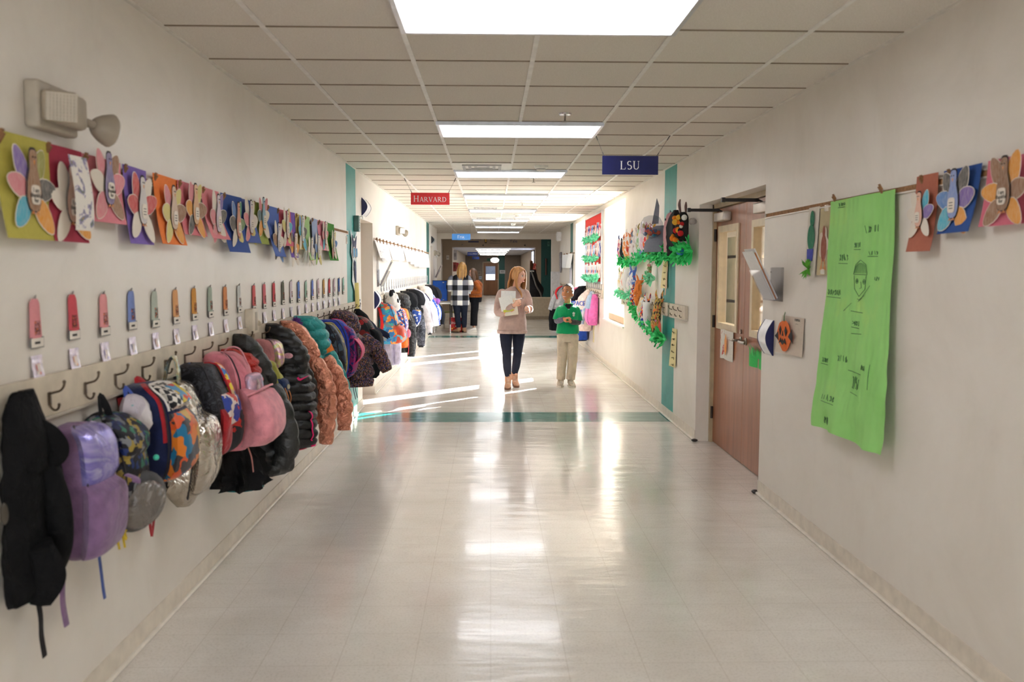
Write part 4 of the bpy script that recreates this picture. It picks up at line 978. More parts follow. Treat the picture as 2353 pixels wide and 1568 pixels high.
# --- 8 pink backpack with unicorn-free clear pocket
PINK = K((206, 122, 134), .75, .3); PINK2 = K((216, 140, 150), .7, .25)
def x8(t, s):
    strap([(.10, -.05, 1.09), (.14, -.06, 1.17), (.2, -.05, 1.17), (.235, -.03, 1.09)], .017, .004).build('shoulder_strap', PINK2, t)
    p = MB(); p.rbox(.0, .05, -.058, .058, -.1, .1, .035); p.xf(Matrix.Translation((.245, -.015, .945)) @ Matrix.Rotation(-.12, 4, 'Y') @ Matrix.Rotation(-.45, 4, 'Z')); cp = p.build('clear_pocket', IRID(((206, 150, 164), (216, 170, 186), (150, 150, 176), (226, 190, 200)), .18, .3, 9), t)
    q = MB(); q.prism([(-.04, -.085), (.04, -.085), (.034, -.03), (.012, .0), (.01, .05), (-.006, .075), (-.02, .02), (-.032, -.03)], (.295, -.04, .945), (.45, .9, 0), (-.12, 0, 1), .004); q.build('glitter_shape', SHINY((226, 206, 206), .15, .7, 1.0, 60), cp)
    s.patch(.44, .93, -62, 60, .03, .085, 14, 14).build('front_pouch', PINK2, t); s.line([(.47, -58), (.44, 0), (.47, 56)], .006, off=.075).build('pouch_rim', PINK2, t)
    strap([(.2, .04, .67), (.22, .05, .6), (.23, .045, .52)], .007).build('strap', K((190, 130, 120)), t)
pack('pink backpack with a clear glitter pocket over a bulging front pouch', 4.42, [(1.15, .03, .05, .1), (1.135, .1, .02, .2), (1.05, .125, .01, .26), (.93, .13, .01, .28), (.82, .135, .01, .31), (.72, .13, .01, .3), (.655, .09, .03, .24)], PINK,
     loop=(loop_pts(.08, -.02, 1.14, 1.115), .015), loopm=PINK2, seed=8, extra=x8, zips=[(.1, -60), (.35, -66), (.7, -60)], zipm=PINK2)
# --- 9 red puffer vest behind
coat('red puffer jacket tucked behind the pink backpack', 4.66, [(1.14, .03, .03, .1), (1.1, .09, .02, .2), (1.0, .11, .01, .25), (.88, .12, .01, .26), (.8, .1, .01, .24)], SHINY((186, 34, 24), .45), puff=(.13, .05), seed=9)
# --- 10 dark green-grey puffer
DG = SHINY((36, 37, 35), .42, 0, .2)
def x10(t, s): MB().ell((.2, .1, .44), (.06, .05, .03)).build('teal_lining', K((20, 120, 120)), t)
coat('dark grey-green puffer coat with a large limp hood', 4.9, [(1.16, .03, .02, .07), (1.1, .08, .01, .14), (1.0, .11, .01, .22), (.88, .13, .01, .27), (.72, .14, .01, .31), (.56, .15, .01, .34), (.45, .14, .02, .345), (.41, .11, .03, .31)], DG, puff=(.10, .1), seed=10,
     hood=[(1.205, .02, .02, .07), (1.19, .06, .01, .13), (1.12, .07, .03, .19), (1.03, .065, .1, .245), (.95, .05, .14, .265), (.89, .03, .17, .26)], sleeves=[([(.24, -.1, .92), (.31, -.12, .76), (.33, -.12, .6), (.29, -.12, .48)], [.055, .068, .066, .05])], extra=x10)
# --- 10b black coat low behind the pink pack
coat('black coat whose hem shows below the pink backpack', 4.56, [(1.0, .05, .01, .08), (.8, .13, .01, .16), (.62, .19, .01, .24), (.5, .22, .01, .3), (.43, .22, .01, .3)], K((11, 11, 12), .7, .4), folds=(.17, 9), seed=11, lining=K((20, 110, 110)))
# --- 11 iridescent mini pack and lime satchel
def x11(t, s): MB().ell((.2, .06, 1.03), (.028, .018, .018)).build('fur_pompom', K((206, 150, 160), .95, .8), t)
pack('small pink and iridescent mini backpack', 5.36, [(1.14, .02, .03, .08), (1.13, .05, .02, .14), (1.08, .06, .01, .17), (1.0, .065, .01, .18), (.95, .05, .02, .15)], K((196, 132, 134)), loop=(loop_pts(.07, -.01, 1.13, 1.115, w_=.012), .011), loopm=K((200, 136, 140)),
     panels=[((.1, .95, -60, 50, .006, .012), IRID(((150, 206, 200), (214, 196, 120), (206, 160, 200), (220, 210, 150)), .15, .6, 14))], seed=12, extra=x11)
def x12(t, s):
    s.patch(.55, .98, -50, 50, .008, .012, 8, 8).build('flap', K((36, 54, 92)), t)
    MB().lathe([(.001, .004), (.013, .004), (.015, 0)], (.245, -.01, .865), (1, -.3, 0), 14).build('badge', P((190, 186, 160), .4, .3), t)
    for y in (-.035, .03): strap([(.23, y, .86), (.25, y, .8), (.245, y, .75), (.255, y, .71)], .007).build('strap', P((190, 116, 60), .6), t)
coat('lime green satchel with a navy flap and tan straps', 5.22, [(1.03, .03, .06, .13), (1.0, .05, .05, .18), (.93, .055, .04, .22), (.86, .05, .06, .235), (.81, .04, .1, .22)], K((170, 168, 82), .8), name='satchel', cat_='satchel', seed=13, extra=x12, e=2.6)
# --- 12 black puffer with pink details
HOT = P((226, 30, 110), .45, var=.03)
def x13(t, s):
    sw = [(-.044, .004), (-.034, -.012), (-.018, -.016), (.048, .016), (-.016, -.002), (-.026, .0), (-.03, .01)]
    p = s.pt(.47, math.radians(-42), .012); q = MB(); q.prism(sw, p, (.75, .62, 0), (0, 0, 1), .003); q.build('swoosh_logo', HOT, t)
    s.line([(.66, -30), (.75, -29), (.88, -28)], .006, off=.004, flat=(.6, 1.2)).build('pocket_zip', HOT, t)
    s.line([(.955, -24), (.962, 0), (.955, 24)], .006, off=.004).build('hem_cord', HOT, t)
coat('black puffer coat with hot pink zip, hem and logo', 5.62, [(1.19, .03, .02, .07), (1.14, .07, .01, .13), (1.05, .10, .01, .2), (.92, .125, .01, .27), (.76, .135, .01, .315), (.6, .14, .01, .325), (.48, .14, .01, .33), (.42, .13, .02, .31)], SHINY((15, 15, 17), .42, 0, .15), puff=(.10, .06), seed=14, folds=(.03, 6),
     hood=[(1.22, .02, .02, .08), (1.2, .06, .01, .14), (1.13, .085, .03, .22), (1.03, .085, .09, .285), (.94, .06, .15, .285), (.9, .04, .18, .26)], sleeves=[([(.2, .1, .95), (.25, .12, .8), (.25, .12, .62), (.22, .12, .5)], [.05, .058, .055, .045])], lining=P((206, 30, 80), .6), extra=x13)
# --- 13 rose gold puffer
ROSE = SHINY((224, 150, 122), .26, .7, .8, 18)
coat('shiny rose gold puffer jacket with both sleeves hanging out', 6.0, [(1.19, .03, .02, .08), (1.14, .08, .01, .14), (1.04, .10, .01, .22), (.92, .12, .01, .28), (.76, .13, .01, .31), (.6, .135, .01, .31), (.5, .12, .02, .29)], ROSE, puff=(.13, .085), seed=15,
     hood=[(1.215, .03, .02, .09), (1.19, .08, .02, .15), (1.1, .09, .06, .23), (1.0, .07, .12, .28), (.94, .04, .17, .27)], sleeves=[([(.26, -.09, .95), (.335, -.11, .8), (.35, -.11, .6), (.33, -.1, .38)], [.05, .062, .06, .046]), ([(.3, .06, .95), (.385, .08, .8), (.425, .09, .62), (.425, .08, .44)], [.05, .06, .058, .045])])
# --- 14 teal puffer, purple pom
coat('teal puffer jacket with a quilted hood and a long sleeve', 6.42, [(1.19, .03, .02, .08), (1.12, .09, .01, .17), (1.0, .11, .01, .2), (.86, .12, .01, .27), (.7, .125, .01, .33), (.6, .11, .02, .34)], SHINY((34, 150, 148), .45, 0, .3), puff=(.12, .075), seed=16,
     hood=[(1.225, .04, .02, .12), (1.2, .1, .01, .2), (1.1, .12, .02, .26), (1.02, .1, .06, .27), (.95, .06, .1, .25)], sleeves=[([(.26, .02, .95), (.32, .03, .82), (.36, .04, .7), (.385, .04, .56)], [.045, .05, .048, .04])])
fp = MB()
for i in range(220):
    a, b_ = R.uniform(0, 6.28), R.uniform(-1, 1); q = Vector((math.cos(a)*math.sqrt(1-b_*b_), math.sin(a)*math.sqrt(1-b_*b_), b_)); fp.tube([q*.012, q*R.uniform(.036, .05)], [.003, .001], 4)
o = fp.build('pom_pom', K((120, 60, 150)), None); o.location = Vector(wallL(6.22)[0])+Vector((.075, 0, 1.185)); tag(o, 'fluffy purple pom-pom hung beside the teal hood', 'pom-pom')
# --- 15..19
def x15(t, s): s.line([(.72, -75), (.66, 0), (.72, 70)], .007, off=.004, flat=(.4, 1)).build('black_band', M_BLACK, t); s.patch(.16, .3, -10, 40, .004, .006, 5, 6).build('blue_patch', K((80, 140, 196)), t)
coat('bright orange jacket with a black band beside the teal puffer', 6.86, [(1.08, .03, .03, .1), (1.03, .08, .01, .17), (.93, .10, .01, .23), (.82, .11, .01, .26), (.72, .105, .01, .25), (.66, .09, .02, .2)], K((222, 116, 22), .7, .4), folds=(.09, 6), seed=17, extra=x15)
YN = SPLASH(((20, 28, 44), (30, 44, 66), (16, 18, 26), (60, 80, 96), (140, 130, 60)), 18, .5)
def x16(t, s): s.line([(.04, 14), (.2, 24), (.5, 26), (.9, 16)], .011, off=.004, flat=(.5, 1)).build('yellow_edge', K((196, 176, 76)), t)
pack('dark navy print backpack edged in yellow', 7.1, [(1.13, .03, .03, .09), (1.12, .08, .01, .17), (1.02, .1, .01, .24), (.88, .105, .01, .275), (.74, .1, .01, .275), (.62, .09, .02, .22)], YN, loop=(loop_pts(.06, -.02, 1.12, 1.12), .014), loopm=M_BLACK, seed=18, extra=x16,
     straps=[([(.05, -.03, .66), (.07, -.03, .56), (.065, -.03, .46)], .014, K((24, 28, 60)))])
BLU = K((38, 62, 170), .7); MAG = K((206, 42, 104), .6)
def x17(t, s):
    f = MB(); f.sheet(lambda u, v: (.25+.12*math.sin(PI*(.1+.8*v)), -.08+.17*u, 1.0-.25*v), 8, 10, .006); f.build('open_flap', MAG, t)
    s.line([(.04, 30), (.3, 34), (.8, 30)], .006, off=.004).build('piping', MAG, t)
pack('cobalt blue backpack with an open pink front flap', 7.4, [(1.14, .03, .03, .09), (1.13, .08, .01, .19), (1.03, .1, .01, .27), (.88, .11, .01, .29), (.72, .105, .01, .28), (.62, .08, .02, .22)], BLU, loop=(loop_pts(.06, 0, 1.13, 1.12), .013), loopm=K((60, 60, 150)), panels=[((.3, .95, -40, 50, .01, .03), CAMO(((40, 50, 130), (150, 40, 110), (30, 40, 90)), 9, .6))], seed=19, extra=x17)
CONF = SPLASH(((30, 28, 34), (52, 40, 52), (24, 22, 28), (120, 84, 60), (30, 28, 40), (84, 70, 130), (140, 120, 110), (36, 30, 34), (150, 90, 50), (44, 40, 70)), 170, .55, wr=.3, stretch=(1, 1, .6))
coat('dark confetti-print puffer jacket with a sleeve reaching into the corridor', 7.82, [(1.17, .04, .03, .12), (1.1, .08, .02, .2), (1.0, .10, .02, .28), (.88, .13, .01, .35), (.74, .15, .01, .39), (.6, .155, .01, .4), (.52, .15, .02, .38)], CONF, puff=(.11, .1), seed=20,
     hood=[(1.2, .04, .06, .13), (1.18, .1, .04, .22), (1.1, .11, .04, .285), (1.02, .1, .06, .29), (.96, .07, .1, .27)], sleeves=[([(.3, .05, .96), (.4, .09, .86), (.46, .11, .75), (.515, .12, .64)], [.05, .066, .064, .05]), ([(.2, -.14, .92), (.26, -.16, .76), (.28, -.16, .6)], [.05, .06, .05])])
BR_ = SPLASH(((18, 18, 20), (24, 24, 26), (170, 30, 30), (20, 20, 22), (16, 16, 18), (120, 26, 28)), 12, .6)
def x20(t, s):
    for y in (-.05, .06): strap([(.1, y, .7), (.13, y, .55), (.12, y, .42), (.14, y+.01, .3)], .012).build('strap', K((44, 48, 76)), t)
pack('black backpack with red patches on a bright red loop', 8.5, [(1.11, .03, .03, .1), (1.1, .1, .01, .22), (1.02, .125, .01, .31), (.88, .13, .01, .36), (.74, .125, .01, .34), (.6, .1, .02, .24)], BR_, loop=(loop_pts(.07, -.02, 1.1, 1.12), .02), loopm=K((206, 26, 30)), zips=[(.1, 40), (.4, 46), (.8, 40)], zipm=K((190, 30, 34)), seed=21, extra=x20, panels=[((.45, .95, -50, 50, .01, .035), K((24, 24, 28)))])
def x21(t, s):
    b = MB(); b.sheet(lambda u, v: (.22+.2*v, (u-.5)*.2*(1-.35*v*v), .99-.02*v-.05*(2*u-1)**2-.06*v*v), 10, 8, .006); b.build('brim', K((26, 32, 56)), t)
coat('navy cap with a broad brim hung over the black and red backpack', 8.86, [(1.1, .02, .05, .1), (1.07, .07, .03, .2), (1.02, .09, .03, .27), (.97, .08, .06, .3), (.95, .05, .1, .28)], K((28, 34, 58)), name='cap', cat_='cap', folds=(0, 0), nz=(.003, 10), extra=x21, seed=22)
coat('black long jacket at the far end of the first hooks', 9.2, [(1.15, .03, .02, .08), (1.05, .09, .01, .17), (.9, .11, .01, .22), (.7, .12, .01, .26), (.5, .12, .01, .28), (.42, .1, .02, .25)], K((22, 24, 28)), seed=23, folds=(.1, 7))

# ------------------------------------------------------------------ second rack, past the first doorway
def simple_rows(d, zt=1.17, zb=.5, w_=.14, top=.08): return [(zt, .03, .02, top), (zt-.06, w_*.6, .01, d*.5), (zt-.18, w_*.8, .01, d*.75), (zt-.36, w_*.95, .01, d*.95), ((zt+zb)/2-.08, w_, .01, d), (zb+.06, w_, .01, d), (zb, w_*.85, .02, d*.92)]
def sl(d, y, zt, zb, r=.05): return ([(d*.7, y, zt), (d*.95, y+.02, zt-.14), (d*1.06, y+.02, (zt+zb)/2-.05), (d*1.05, y, zb)], [r, r*1.15, r*1.1, r*.85])
DINO = SPLASH(((60, 150, 190), (226, 130, 50), (50, 130, 180), (120, 130, 140), (230, 160, 80), (60, 170, 160), (40, 110, 170), (206, 90, 60)), 21, .5)
def x30(t, s):
    s.patch(.62, .97, -60, 60, .012, .05, 12, 12).build('lower_pocket', SPLASH(((50, 130, 180), (206, 80, 56), (120, 180, 200), (190, 70, 50), (226, 150, 120)), 9, .5), t)
    s.line([(.62, -60), (.58, 0), (.62, 60)], .009, off=.01).build('brown_trim', K((120, 76, 44)), t)
    for y in (-.1, -.04): strap([(.06, y, .62), (.09, y, .5), (.1, y, .38), (.12, y, .24)], .014).build('strap', K((52, 58, 96)), t)
pack('blue and orange print backpack with a red lower pocket', 11.35, [(1.12, .03, .02, .08), (1.11, .12, .01, .17), (1.0, .15, .01, .23), (.85, .16, .01, .27), (.7, .16, .01, .3), (.6, .13, .02, .26)], DINO, seed=30, extra=x30, loop=(loop_pts(.06, 0, 1.11, 1.12), .014), loopm=K((200, 30, 34)))
def x31(t, s):
    for y in (-.11, .1): MB().ell((.12, y, 1.24), (.03, .045, .05)).build('ear', K((30, 28, 34)), t)
    for y in (-.06, .07): e_ = MB(); e_.ell((.2, y, 1.13), (.02, .035, .045)); eo = e_.build('eye_patch', K((28, 28, 36)), t); MB().ell((.219, y, 1.135), (.006, .012, .014)).build('eye', P((220, 220, 226), .3), eo)
    MB().ell((.245, .005, 1.075), (.02, .025, .018)).build('nose', K((30, 28, 30)), t)
coat('white panda hood with black ears and eye patches', 11.85, [(1.25, .06, .03, .12), (1.22, .13, .02, .19), (1.13, .16, .02, .22), (1.05, .13, .02, .24), (1.0, .07, .03, .2)], K((226, 222, 218), .95, .5), name='panda_hood', cat_='hood', folds=(.02, 3), extra=x31, seed=31)
SEA = SPLASH(((36, 76, 160), (230, 232, 236), (40, 84, 170), (206, 60, 50), (44, 90, 176), (226, 226, 230), (30, 66, 150), (230, 120, 60)), 42, .5)
def x32(t, s):
    st = MB(); strap([(.22, -.05, .72), (.29, -.06, .62), (.3, -.06, .5), (.29, -.06, .36)], .009, mb=st).build('red_cord', K((214, 40, 60)), t)
    MB().ell((.3, -.05, .66), (.03, .06, .06)).build('pink_charm', K((226, 120, 140)), t)
pack('blue, white and red print backpack with a red cord', 12.35, [(1.02, .04, .02, .12), (1.0, .13, .01, .22), (.9, .16, .01, .27), (.78, .17, .01, .29), (.68, .16, .01, .27), (.6, .12, .02, .22)], SEA, seed=32, extra=x32, panels=[((.1, .5, 10, 60, .01, .03), SPLASH(((230, 120, 40), (226, 150, 60)), 9, .6))])
coat('long pale lilac jacket showing under the print backpacks', 11.75, simple_rows(.22, 1.0, .28, .14), K((206, 200, 224), .8, .5), folds=(.16, 6), seed=33, sleeves=[sl(.2, -.1, .85, .3, .045)])
coat('hot pink jacket hem beside the lilac jacket', 12.2, simple_rows(.18, .9, .3, .08), K((206, 40, 90)), folds=(.14, 5), seed=34)
coat('orange jacket behind the blue and red print backpack', 12.75, simple_rows(.25, 1.1, .42, .12), K((230, 110, 36)), seed=35)
coat('shiny black puffer coat with a long sleeve', 13.3, simple_rows(.25, 1.19, .3, .17), SHINY((18, 18, 21), .25, 0, .5), puff=(.1, .1), seed=36, hood=[(1.21, .04, .02, .1), (1.17, .12, .02, .2), (1.05, .13, .05, .24), (.95, .08, .1, .23)], sleeves=[sl(.24, -.12, .9, .24, .06), sl(.23, .13, .9, .26, .06)])
coat('matte black hooded jacket above the small blue pouch', 13.95, simple_rows(.3, 1.2, .55, .17), K((22, 22, 25)), seed=37, hood=[(1.22, .05, .02, .12), (1.18, .13, .02, .24), (1.06, .14, .06, .3), (.96, .09, .12, .28)], zipm=M_STEEL)
def x38(t, s): s.patch(.0, .22, -80, 80, .006, .012, 6, 10).build('yellow_top', K((240, 170, 40)), t)
pack('small blue floral pouch with a yellow top', 13.62, [(.93, .03, .24, .3), (.91, .1, .23, .36), (.8, .12, .23, .37), (.7, .08, .24, .33), (.66, .04, .25, .29)], SPLASH(((46, 80, 160), (230, 230, 234), (50, 90, 170), (40, 70, 150)), 30, .6), name='pouch', cat_='pouch', seed=38, extra=x38)
coat('grey camouflage jacket with a hanging sleeve', 14.5, simple_rows(.29, 1.17, .4, .18), CAMO(((70, 72, 82), (40, 42, 50), (96, 98, 108), (56, 58, 68)), 12, .8), seed=39, sleeves=[sl(.29, -.13, .9, .3, .07)], cuffs=K((28, 28, 32)))
coat('black hooded jacket beyond the camouflage jacket', 14.9, simple_rows(.31, 1.21, .75, .17), K((24, 24, 28)), seed=40, hood=[(1.23, .05, .02, .12), (1.19, .14, .02, .26), (1.06, .15, .06, .34), (.95, .09, .12, .32)])
coat('light grey hooded sweatshirt with a black cuff', 15.35, simple_rows(.3, 1.15, .5, .15), K((176, 172, 176), .9, .4), seed=41, sleeves=[([(.22, -.05, .98), (.3, -.05, .84), (.36, -.05, .66), (.385, -.05, .44)], [.055, .06, .058, .05])], cuffs=K((40, 40, 44)))
coat('coral and white jacket in the middle of the second rack', 15.85, simple_rows(.32, 1.2, .6, .16), SPLASH(((236, 150, 130), (226, 216, 222), (240, 170, 150), (222, 214, 226)), 6, .8), seed=42)
def x43(t, s): s.line([(.2, 0), (.5, 4), (.9, 0)], .012, off=.004).build('navy_panel', K((34, 40, 84)), t)
coat('white and navy sports jacket', 16.5, simple_rows(.38, 1.19, .46, .18), K((226, 224, 232), .7, .4), seed=43, sleeves=[([(.3, -.1, .95), (.38, -.12, .8), (.41, -.12, .65), (.44, -.12, .5)], [.06, .066, .06, .05])], extra=x43)
coat('pale lilac windbreaker in the middle of the second rack', 16.15, simple_rows(.35, 1.21, .55, .16), K((206, 204, 226), .6, .4), seed=44)
HEART = SPLASH(((44, 86, 190), (46, 90, 196), (226, 228, 238), (42, 84, 186), (44, 88, 192)), 44, .7)
coat('blue jacket printed with small white hearts', 17.4, simple_rows(.34, 1.05, .45, .19), HEART, seed=45, sleeves=[([(.27, -.1, .95), (.34, -.12, .8), (.38, -.12, .64), (.40, -.12, .46)], [.06, .07, .066, .06])])
coat('cream fleece hood hung high over the heart print jacket', 17.25, [(1.24, .06, .02, .12), (1.21, .16, .02, .24), (1.1, .19, .02, .31), (1.0, .16, .04, .32), (.93, .1, .1, .27)], K((224, 216, 208), .95, .6), name='hood', cat_='hood', seed=46, folds=(.05, 5))
coat('cream and yellow striped coat', 18.1, simple_rows(.36, 1.14, .5, .17), K((232, 226, 200), .8, .4), seed=47, sleeves=[sl(.35, -.1, .92, .52, .055)])
coat('bright blue raincoat near the far end of the second rack', 18.55, simple_rows(.36, 1.16, .46, .16), K((36, 92, 204), .6, .3), seed=48, sleeves=[sl(.34, -.08, .92, .5, .05)])
pack('pink and purple sequin pouch among the blue coats', 17.9, [(.98, .04, .26, .32), (.96, .1, .24, .40), (.9, .12, .24, .42), (.84, .06, .26, .38)], IRID(((206, 70, 160), (110, 80, 190), (230, 120, 190), (90, 190, 190)), .25, .4, 12), name='pouch', cat_='pouch', seed=49)
pack('large black backpack at the far end of the second rack', 19.2, [(1.22, .05, .02, .12), (1.2, .13, .01, .22), (1.08, .16, .01, .31), (.95, .15, .01, .34), (.82, .1, .02, .28)], K((28, 28, 32)), seed=50, pocket=(.3, .9, -60, 60, .01, .04))
coat('black jacket drooping low at the end of the second rack', 19.5, simple_rows(.36, 1.0, .3, .14), K((26, 28, 34)), seed=51, sleeves=[sl(.36, -.1, .8, .34, .05)])
for lab, y, c in (('grey coat between the white jacket and the heart print jacket', 16.9, (160, 160, 170)), ('white coat behind the cream and yellow coat', 18.85, (226, 226, 228))):
    coat(lab, y, simple_rows(.36, 1.12, .45, .14), K(c), seed=y)

# ------------------------------------------------------------------ coats on the right wall
def xj(t, s):
    for wd, tt, sz in (('SPACE', .40, .12), ('JAM', .56, .15)):
        p = s.pt(tt, math.radians(32), .008); n_ = Vector((.75, .66, 0)); text(wd, 'lettering', sz, P((36, 84, 190), .6, var=0), t, frame(p, (-.66, .75, 0), (0, 0, 1)), .004)
    MB().ell(s.pt(.72, math.radians(40), .004), (.012, .03, .05)).build('printed_figure', CAMO(((90, 150, 220), (60, 80, 150), (226, 190, 200)), 20, .8), t)
coat('pale pink hooded sweatshirt lettered SPACE JAM in blue', 16.0, [(1.2, .04, .02, .1), (1.12, .12, .01, .2), (1.0, .17, .01, .28), (.85, .19, .01, .31), (.65, .2, .01, .32), (.5, .2, .01, .33), (.44, .17, .02, .3)], K((240, 214, 206), .9, .35), side=1, seed=60, folds=(.05, 6),
     sleeves=[([(.25, -.1, .98), (.31, -.13, .8), (.33, -.14, .6), (.34, -.13, .32)], [.06, .07, .066, .055])], cuffs=K((236, 170, 170)), extra=xj)
def xb(t, s):
    for y in (-.05, .06): strap([(.06, y, .62), (.08, y, .5), (.075, y, .4), (.08, y, .3)], .016).build('strap', K((206, 190, 80)), t)
pack('grey-blue and pink backpack with yellow straps', 15.15, [(1.14, .04, .02, .1), (1.12, .13, .01, .16), (1.0, .16, .01, .19), (.85, .17, .01, .22), (.7, .16, .01, .23), (.6, .12, .02, .18)], K((226, 110, 180), .6, .3), side=1, seed=61, extra=xb, panels=[((.08, .55, -70, 70, .006, .012), K((150, 172, 200), .7, .3))])
coat('striped grey-blue scarf-like jacket beside the pink backpack', 15.55, simple_rows(.24, 1.18, .66, .13), SPLASH(((156, 176, 206), (206, 206, 216), (150, 170, 200)), 9, .8, stretch=(4, 4, .5)), side=1, seed=62, sleeves=[sl(.24, .1, .9, .6, .045)])
def xh(t, s):
    b = MB(); b.tube([(.1, .02, 1.22), (.25, .06, 1.19), (.33, .08, 1.06), (.32, .08, .94)], [.03, .045, .04, .02], 10, sub=5, flat=(.5, 1)); b.build('pink_band', K((240, 120, 160)), t)
    MB().ell((.14, .1, 1.2), (.02, .02, .022)).build('button_eye', P((226, 226, 230), .3), t)
coat('black animal hat with a pink band', 17.0, [(1.25, .05, .02, .1), (1.22, .14, .02, .2), (1.12, .18, .02, .3), (1.0, .16, .05, .36), (.94, .1, .12, .36)], K((26, 24, 30), .95, .5), side=1, name='hat', cat_='hat', seed=63, extra=xh)
coat('blue jacket with a dark hem behind the walking boy', 16.6, simple_rows(.34, 1.1, .22, .18), K((40, 84, 190), .7), side=1, seed=64, lining=M_BLACK, hem=K((30, 34, 56)))
coat('navy coat beside the blue jacket, low on the wall', 17.05, simple_rows(.33, 1.0, .2, .15), K((36, 42, 66)), side=1, seed=65)
def xg(t, s): MB().tube([(.17, .1, 1.17), (.28, .14, 1.11), (.33, .16, .99), (.29, .16, .86)], [.03, .05, .045, .03], 10, sub=5, flat=(.4, 1)).build('red_hood_edge', K((206, 20, 34)), t)
coat('grey coat with a red hood edge by the far white cabinet', 20.9, [(1.17, .04, .02, .10), (1.12, .12, .01, .2), (1.02, .18, .01, .28), (.88, .2, .01, .36), (.74, .2, .01, .42), (.62, .18, .02, .4)], K((176, 174, 178), .9), side=1, seed=66, extra=xg, sleeves=[([(.3, .12, .98), (.38, .14, .86), (.42, .14, .74), (.46, .14, .6)], [.055, .06, .056, .05])])
coat('long black coat reaching almost to the floor at the far right', 21.5, simple_rows(.42, 1.15, .06, .2), K((26, 28, 32)), side=1, seed=67)
# ------------------------------------------------------------------ double doors of the right wall
M_DOOR = WOOD((132, 80, 52), (168, 108, 74), .32, (14, 14, 1.1), 'door_wood')
M_JAMB = P((178, 160, 128), .45, name='door_frame')
DX = XR+.15
fr = MB(); fr.box(DX-.03, DX+.06, DB-.04, DB, 0, 2.15); fr.box(DX-.03, DX+.06, DA, DA+.04, 0, 2.15); fr.box(DX-.03, DX+.06, DA, DB, 2.11, 2.15)
struct(fr.build('trim_8', M_JAMB))
M_GLASS = GLASS(name='door_glass')
def leaf(n, y0, y1, wy0, wy1, hinge):
    """one door leaf with a vision panel"""
    d = MB(); z0, z1, wz0, wz1 = .008, 2.105, 1.06, 1.94; x0, x1 = DX, DX+.045
    d.box(x0, x1, y0, wy0, z0, z1); d.box(x0, x1, wy1, y1, z0, z1); d.box(x0, x1, wy0, wy1, z0, wz0); d.box(x0, x1, wy0, wy1, wz1, z1)
    o = struct(d.build('door_%d' % n, M_DOOR))
    f = MB(); e = .045
    for q in ((wy0-.01, wy0+e, wz0-.01, wz1+.01), (wy1-e, wy1+.01, wz0-.01, wz1+.01), (wy0+e, wy1-e, wz0-.01, wz0+e), (wy0+e, wy1-e, wz1-e, wz1+.01)): f.box(x0-.012, x1+.012, *q)
    f.build('window_frame', P((214, 196, 164), .45), o)
    MB().box(x0+.018, x0+.026, wy0+e, wy1-e, wz0+e, wz1-e).build('glass', M_GLASS, o)
    hb = P((58, 50, 44), .4, .5)
    for z in (.22, 1.05, 1.82): MB().tube([(x0-.012, hinge, z), (x0-.012, hinge, z+.11)], .012, 8).build('hinge', hb, o)
    return o
d1 = leaf(1, 6.91, 7.815, 7.1, 7.72, 7.815); d2 = leaf(2, 6.005, 6.905, 6.1, 6.72, 6.005)
h = MB(); h.lathe([(.03, 0), (.03, .008), (.022, .012)], (DX, 6.84, 1.0), (-1, 0, 0)); h.tube([(DX, 6.84, 1.0), (DX-.06, 6.84, 1.0), (DX-.065, 6.78, 1.0), (DX-.06, 6.68, 1.0)], .011, 10, sub=4, flat=(1, .8)); h.build('door_handle', M_STEEL, d2)
h = MB(); h.lathe([(.03, 0), (.03, .008), (.022, .012)], (DX, 6.975, 1.0), (-1, 0, 0)); h.tube([(DX, 6.975, 1.0), (DX-.06, 6.975, 1.0), (DX-.065, 7.04, 1.0), (DX-.06, 7.13, 1.0)], .011, 10, sub=4, flat=(1, .8)); h.lathe([(.018, 0), (.018, .012), (.004, .014)], (DX, 6.975, 1.07), (-1, 0, 0)); h.build('door_handle', M_STEEL, d1)
for o, yb, ya in ((d1, 7.34, 7.56), (d2, 6.2, 6.45)):
    c = MB().rbox(DX-.075, DX, yb, yb+.3, 1.985, 2.06, .008).build('closer_box', P((186, 178, 168), .3, .5), o)
    a = MB(); a.box(DX-.32, DX-.05, ya-.008, ya+.008, 2.085, 2.09); a.box(DX-.32, DX-.05, ya-.012, ya-.007, 2.07, 2.095); a.box(DX-.32, DX-.05, ya+.007, ya+.012, 2.07, 2.095); a.box(DX-.325, DX-.30, ya-.014, ya+.014, 2.066, 2.1); a.tube([(DX-.05, ya, 2.083), (DX-.03, ya-.04, 2.065)], .008, 6)
    a.build('closer_arm', M_DARK, c)
# classroom seen through the door glass
w = MB(); w.box(XR+.26, 5.2, 4.9, 5.0, 0, 2.7); w.box(XR+.26, 5.2, 10.3, 10.4, 0, 2.7); w.box(5.1, 5.2, 5, 10.3, 0, 2.7); w.box(XR+.26, 5.2, 4.9, 10.4, 2.7, 2.8); w.box(XR+.26, XR+.3, 5, DA, 0, 2.7)
struct(w.build('wall_classroom', P((206, 196, 180), .6)))
t = thing('storage_shelf', 'pale classroom shelf seen through the double doors', 'shelf', (2.75, 8.9, 0))
for z in (.35, .8, 1.25, 1.7): MB().box(-.3, .3, -.2, .2, z-.015, z+.015).build('shelf_board', P((196, 178, 150), .5), t)
for x in (-.3, .28): MB().box(x, x+.02, -.2, .2, 0, 1.9).build('side_panel', P((196, 178, 150), .5), t)
coatm = K((44, 84, 180)); t = thing('coat', 'blue and yellow jacket seen through the door glass', 'coat', (2.42, 8.2, 0))
Soft([(1.35, .05, -.06, .06), (1.28, .12, -.1, .1), (1.1, .16, -.12, .12), (.9, .17, -.13, .13), (.7, .16, -.12, .12)], 2, (.08, 6), seed=3).body().build('body', coatm, t)
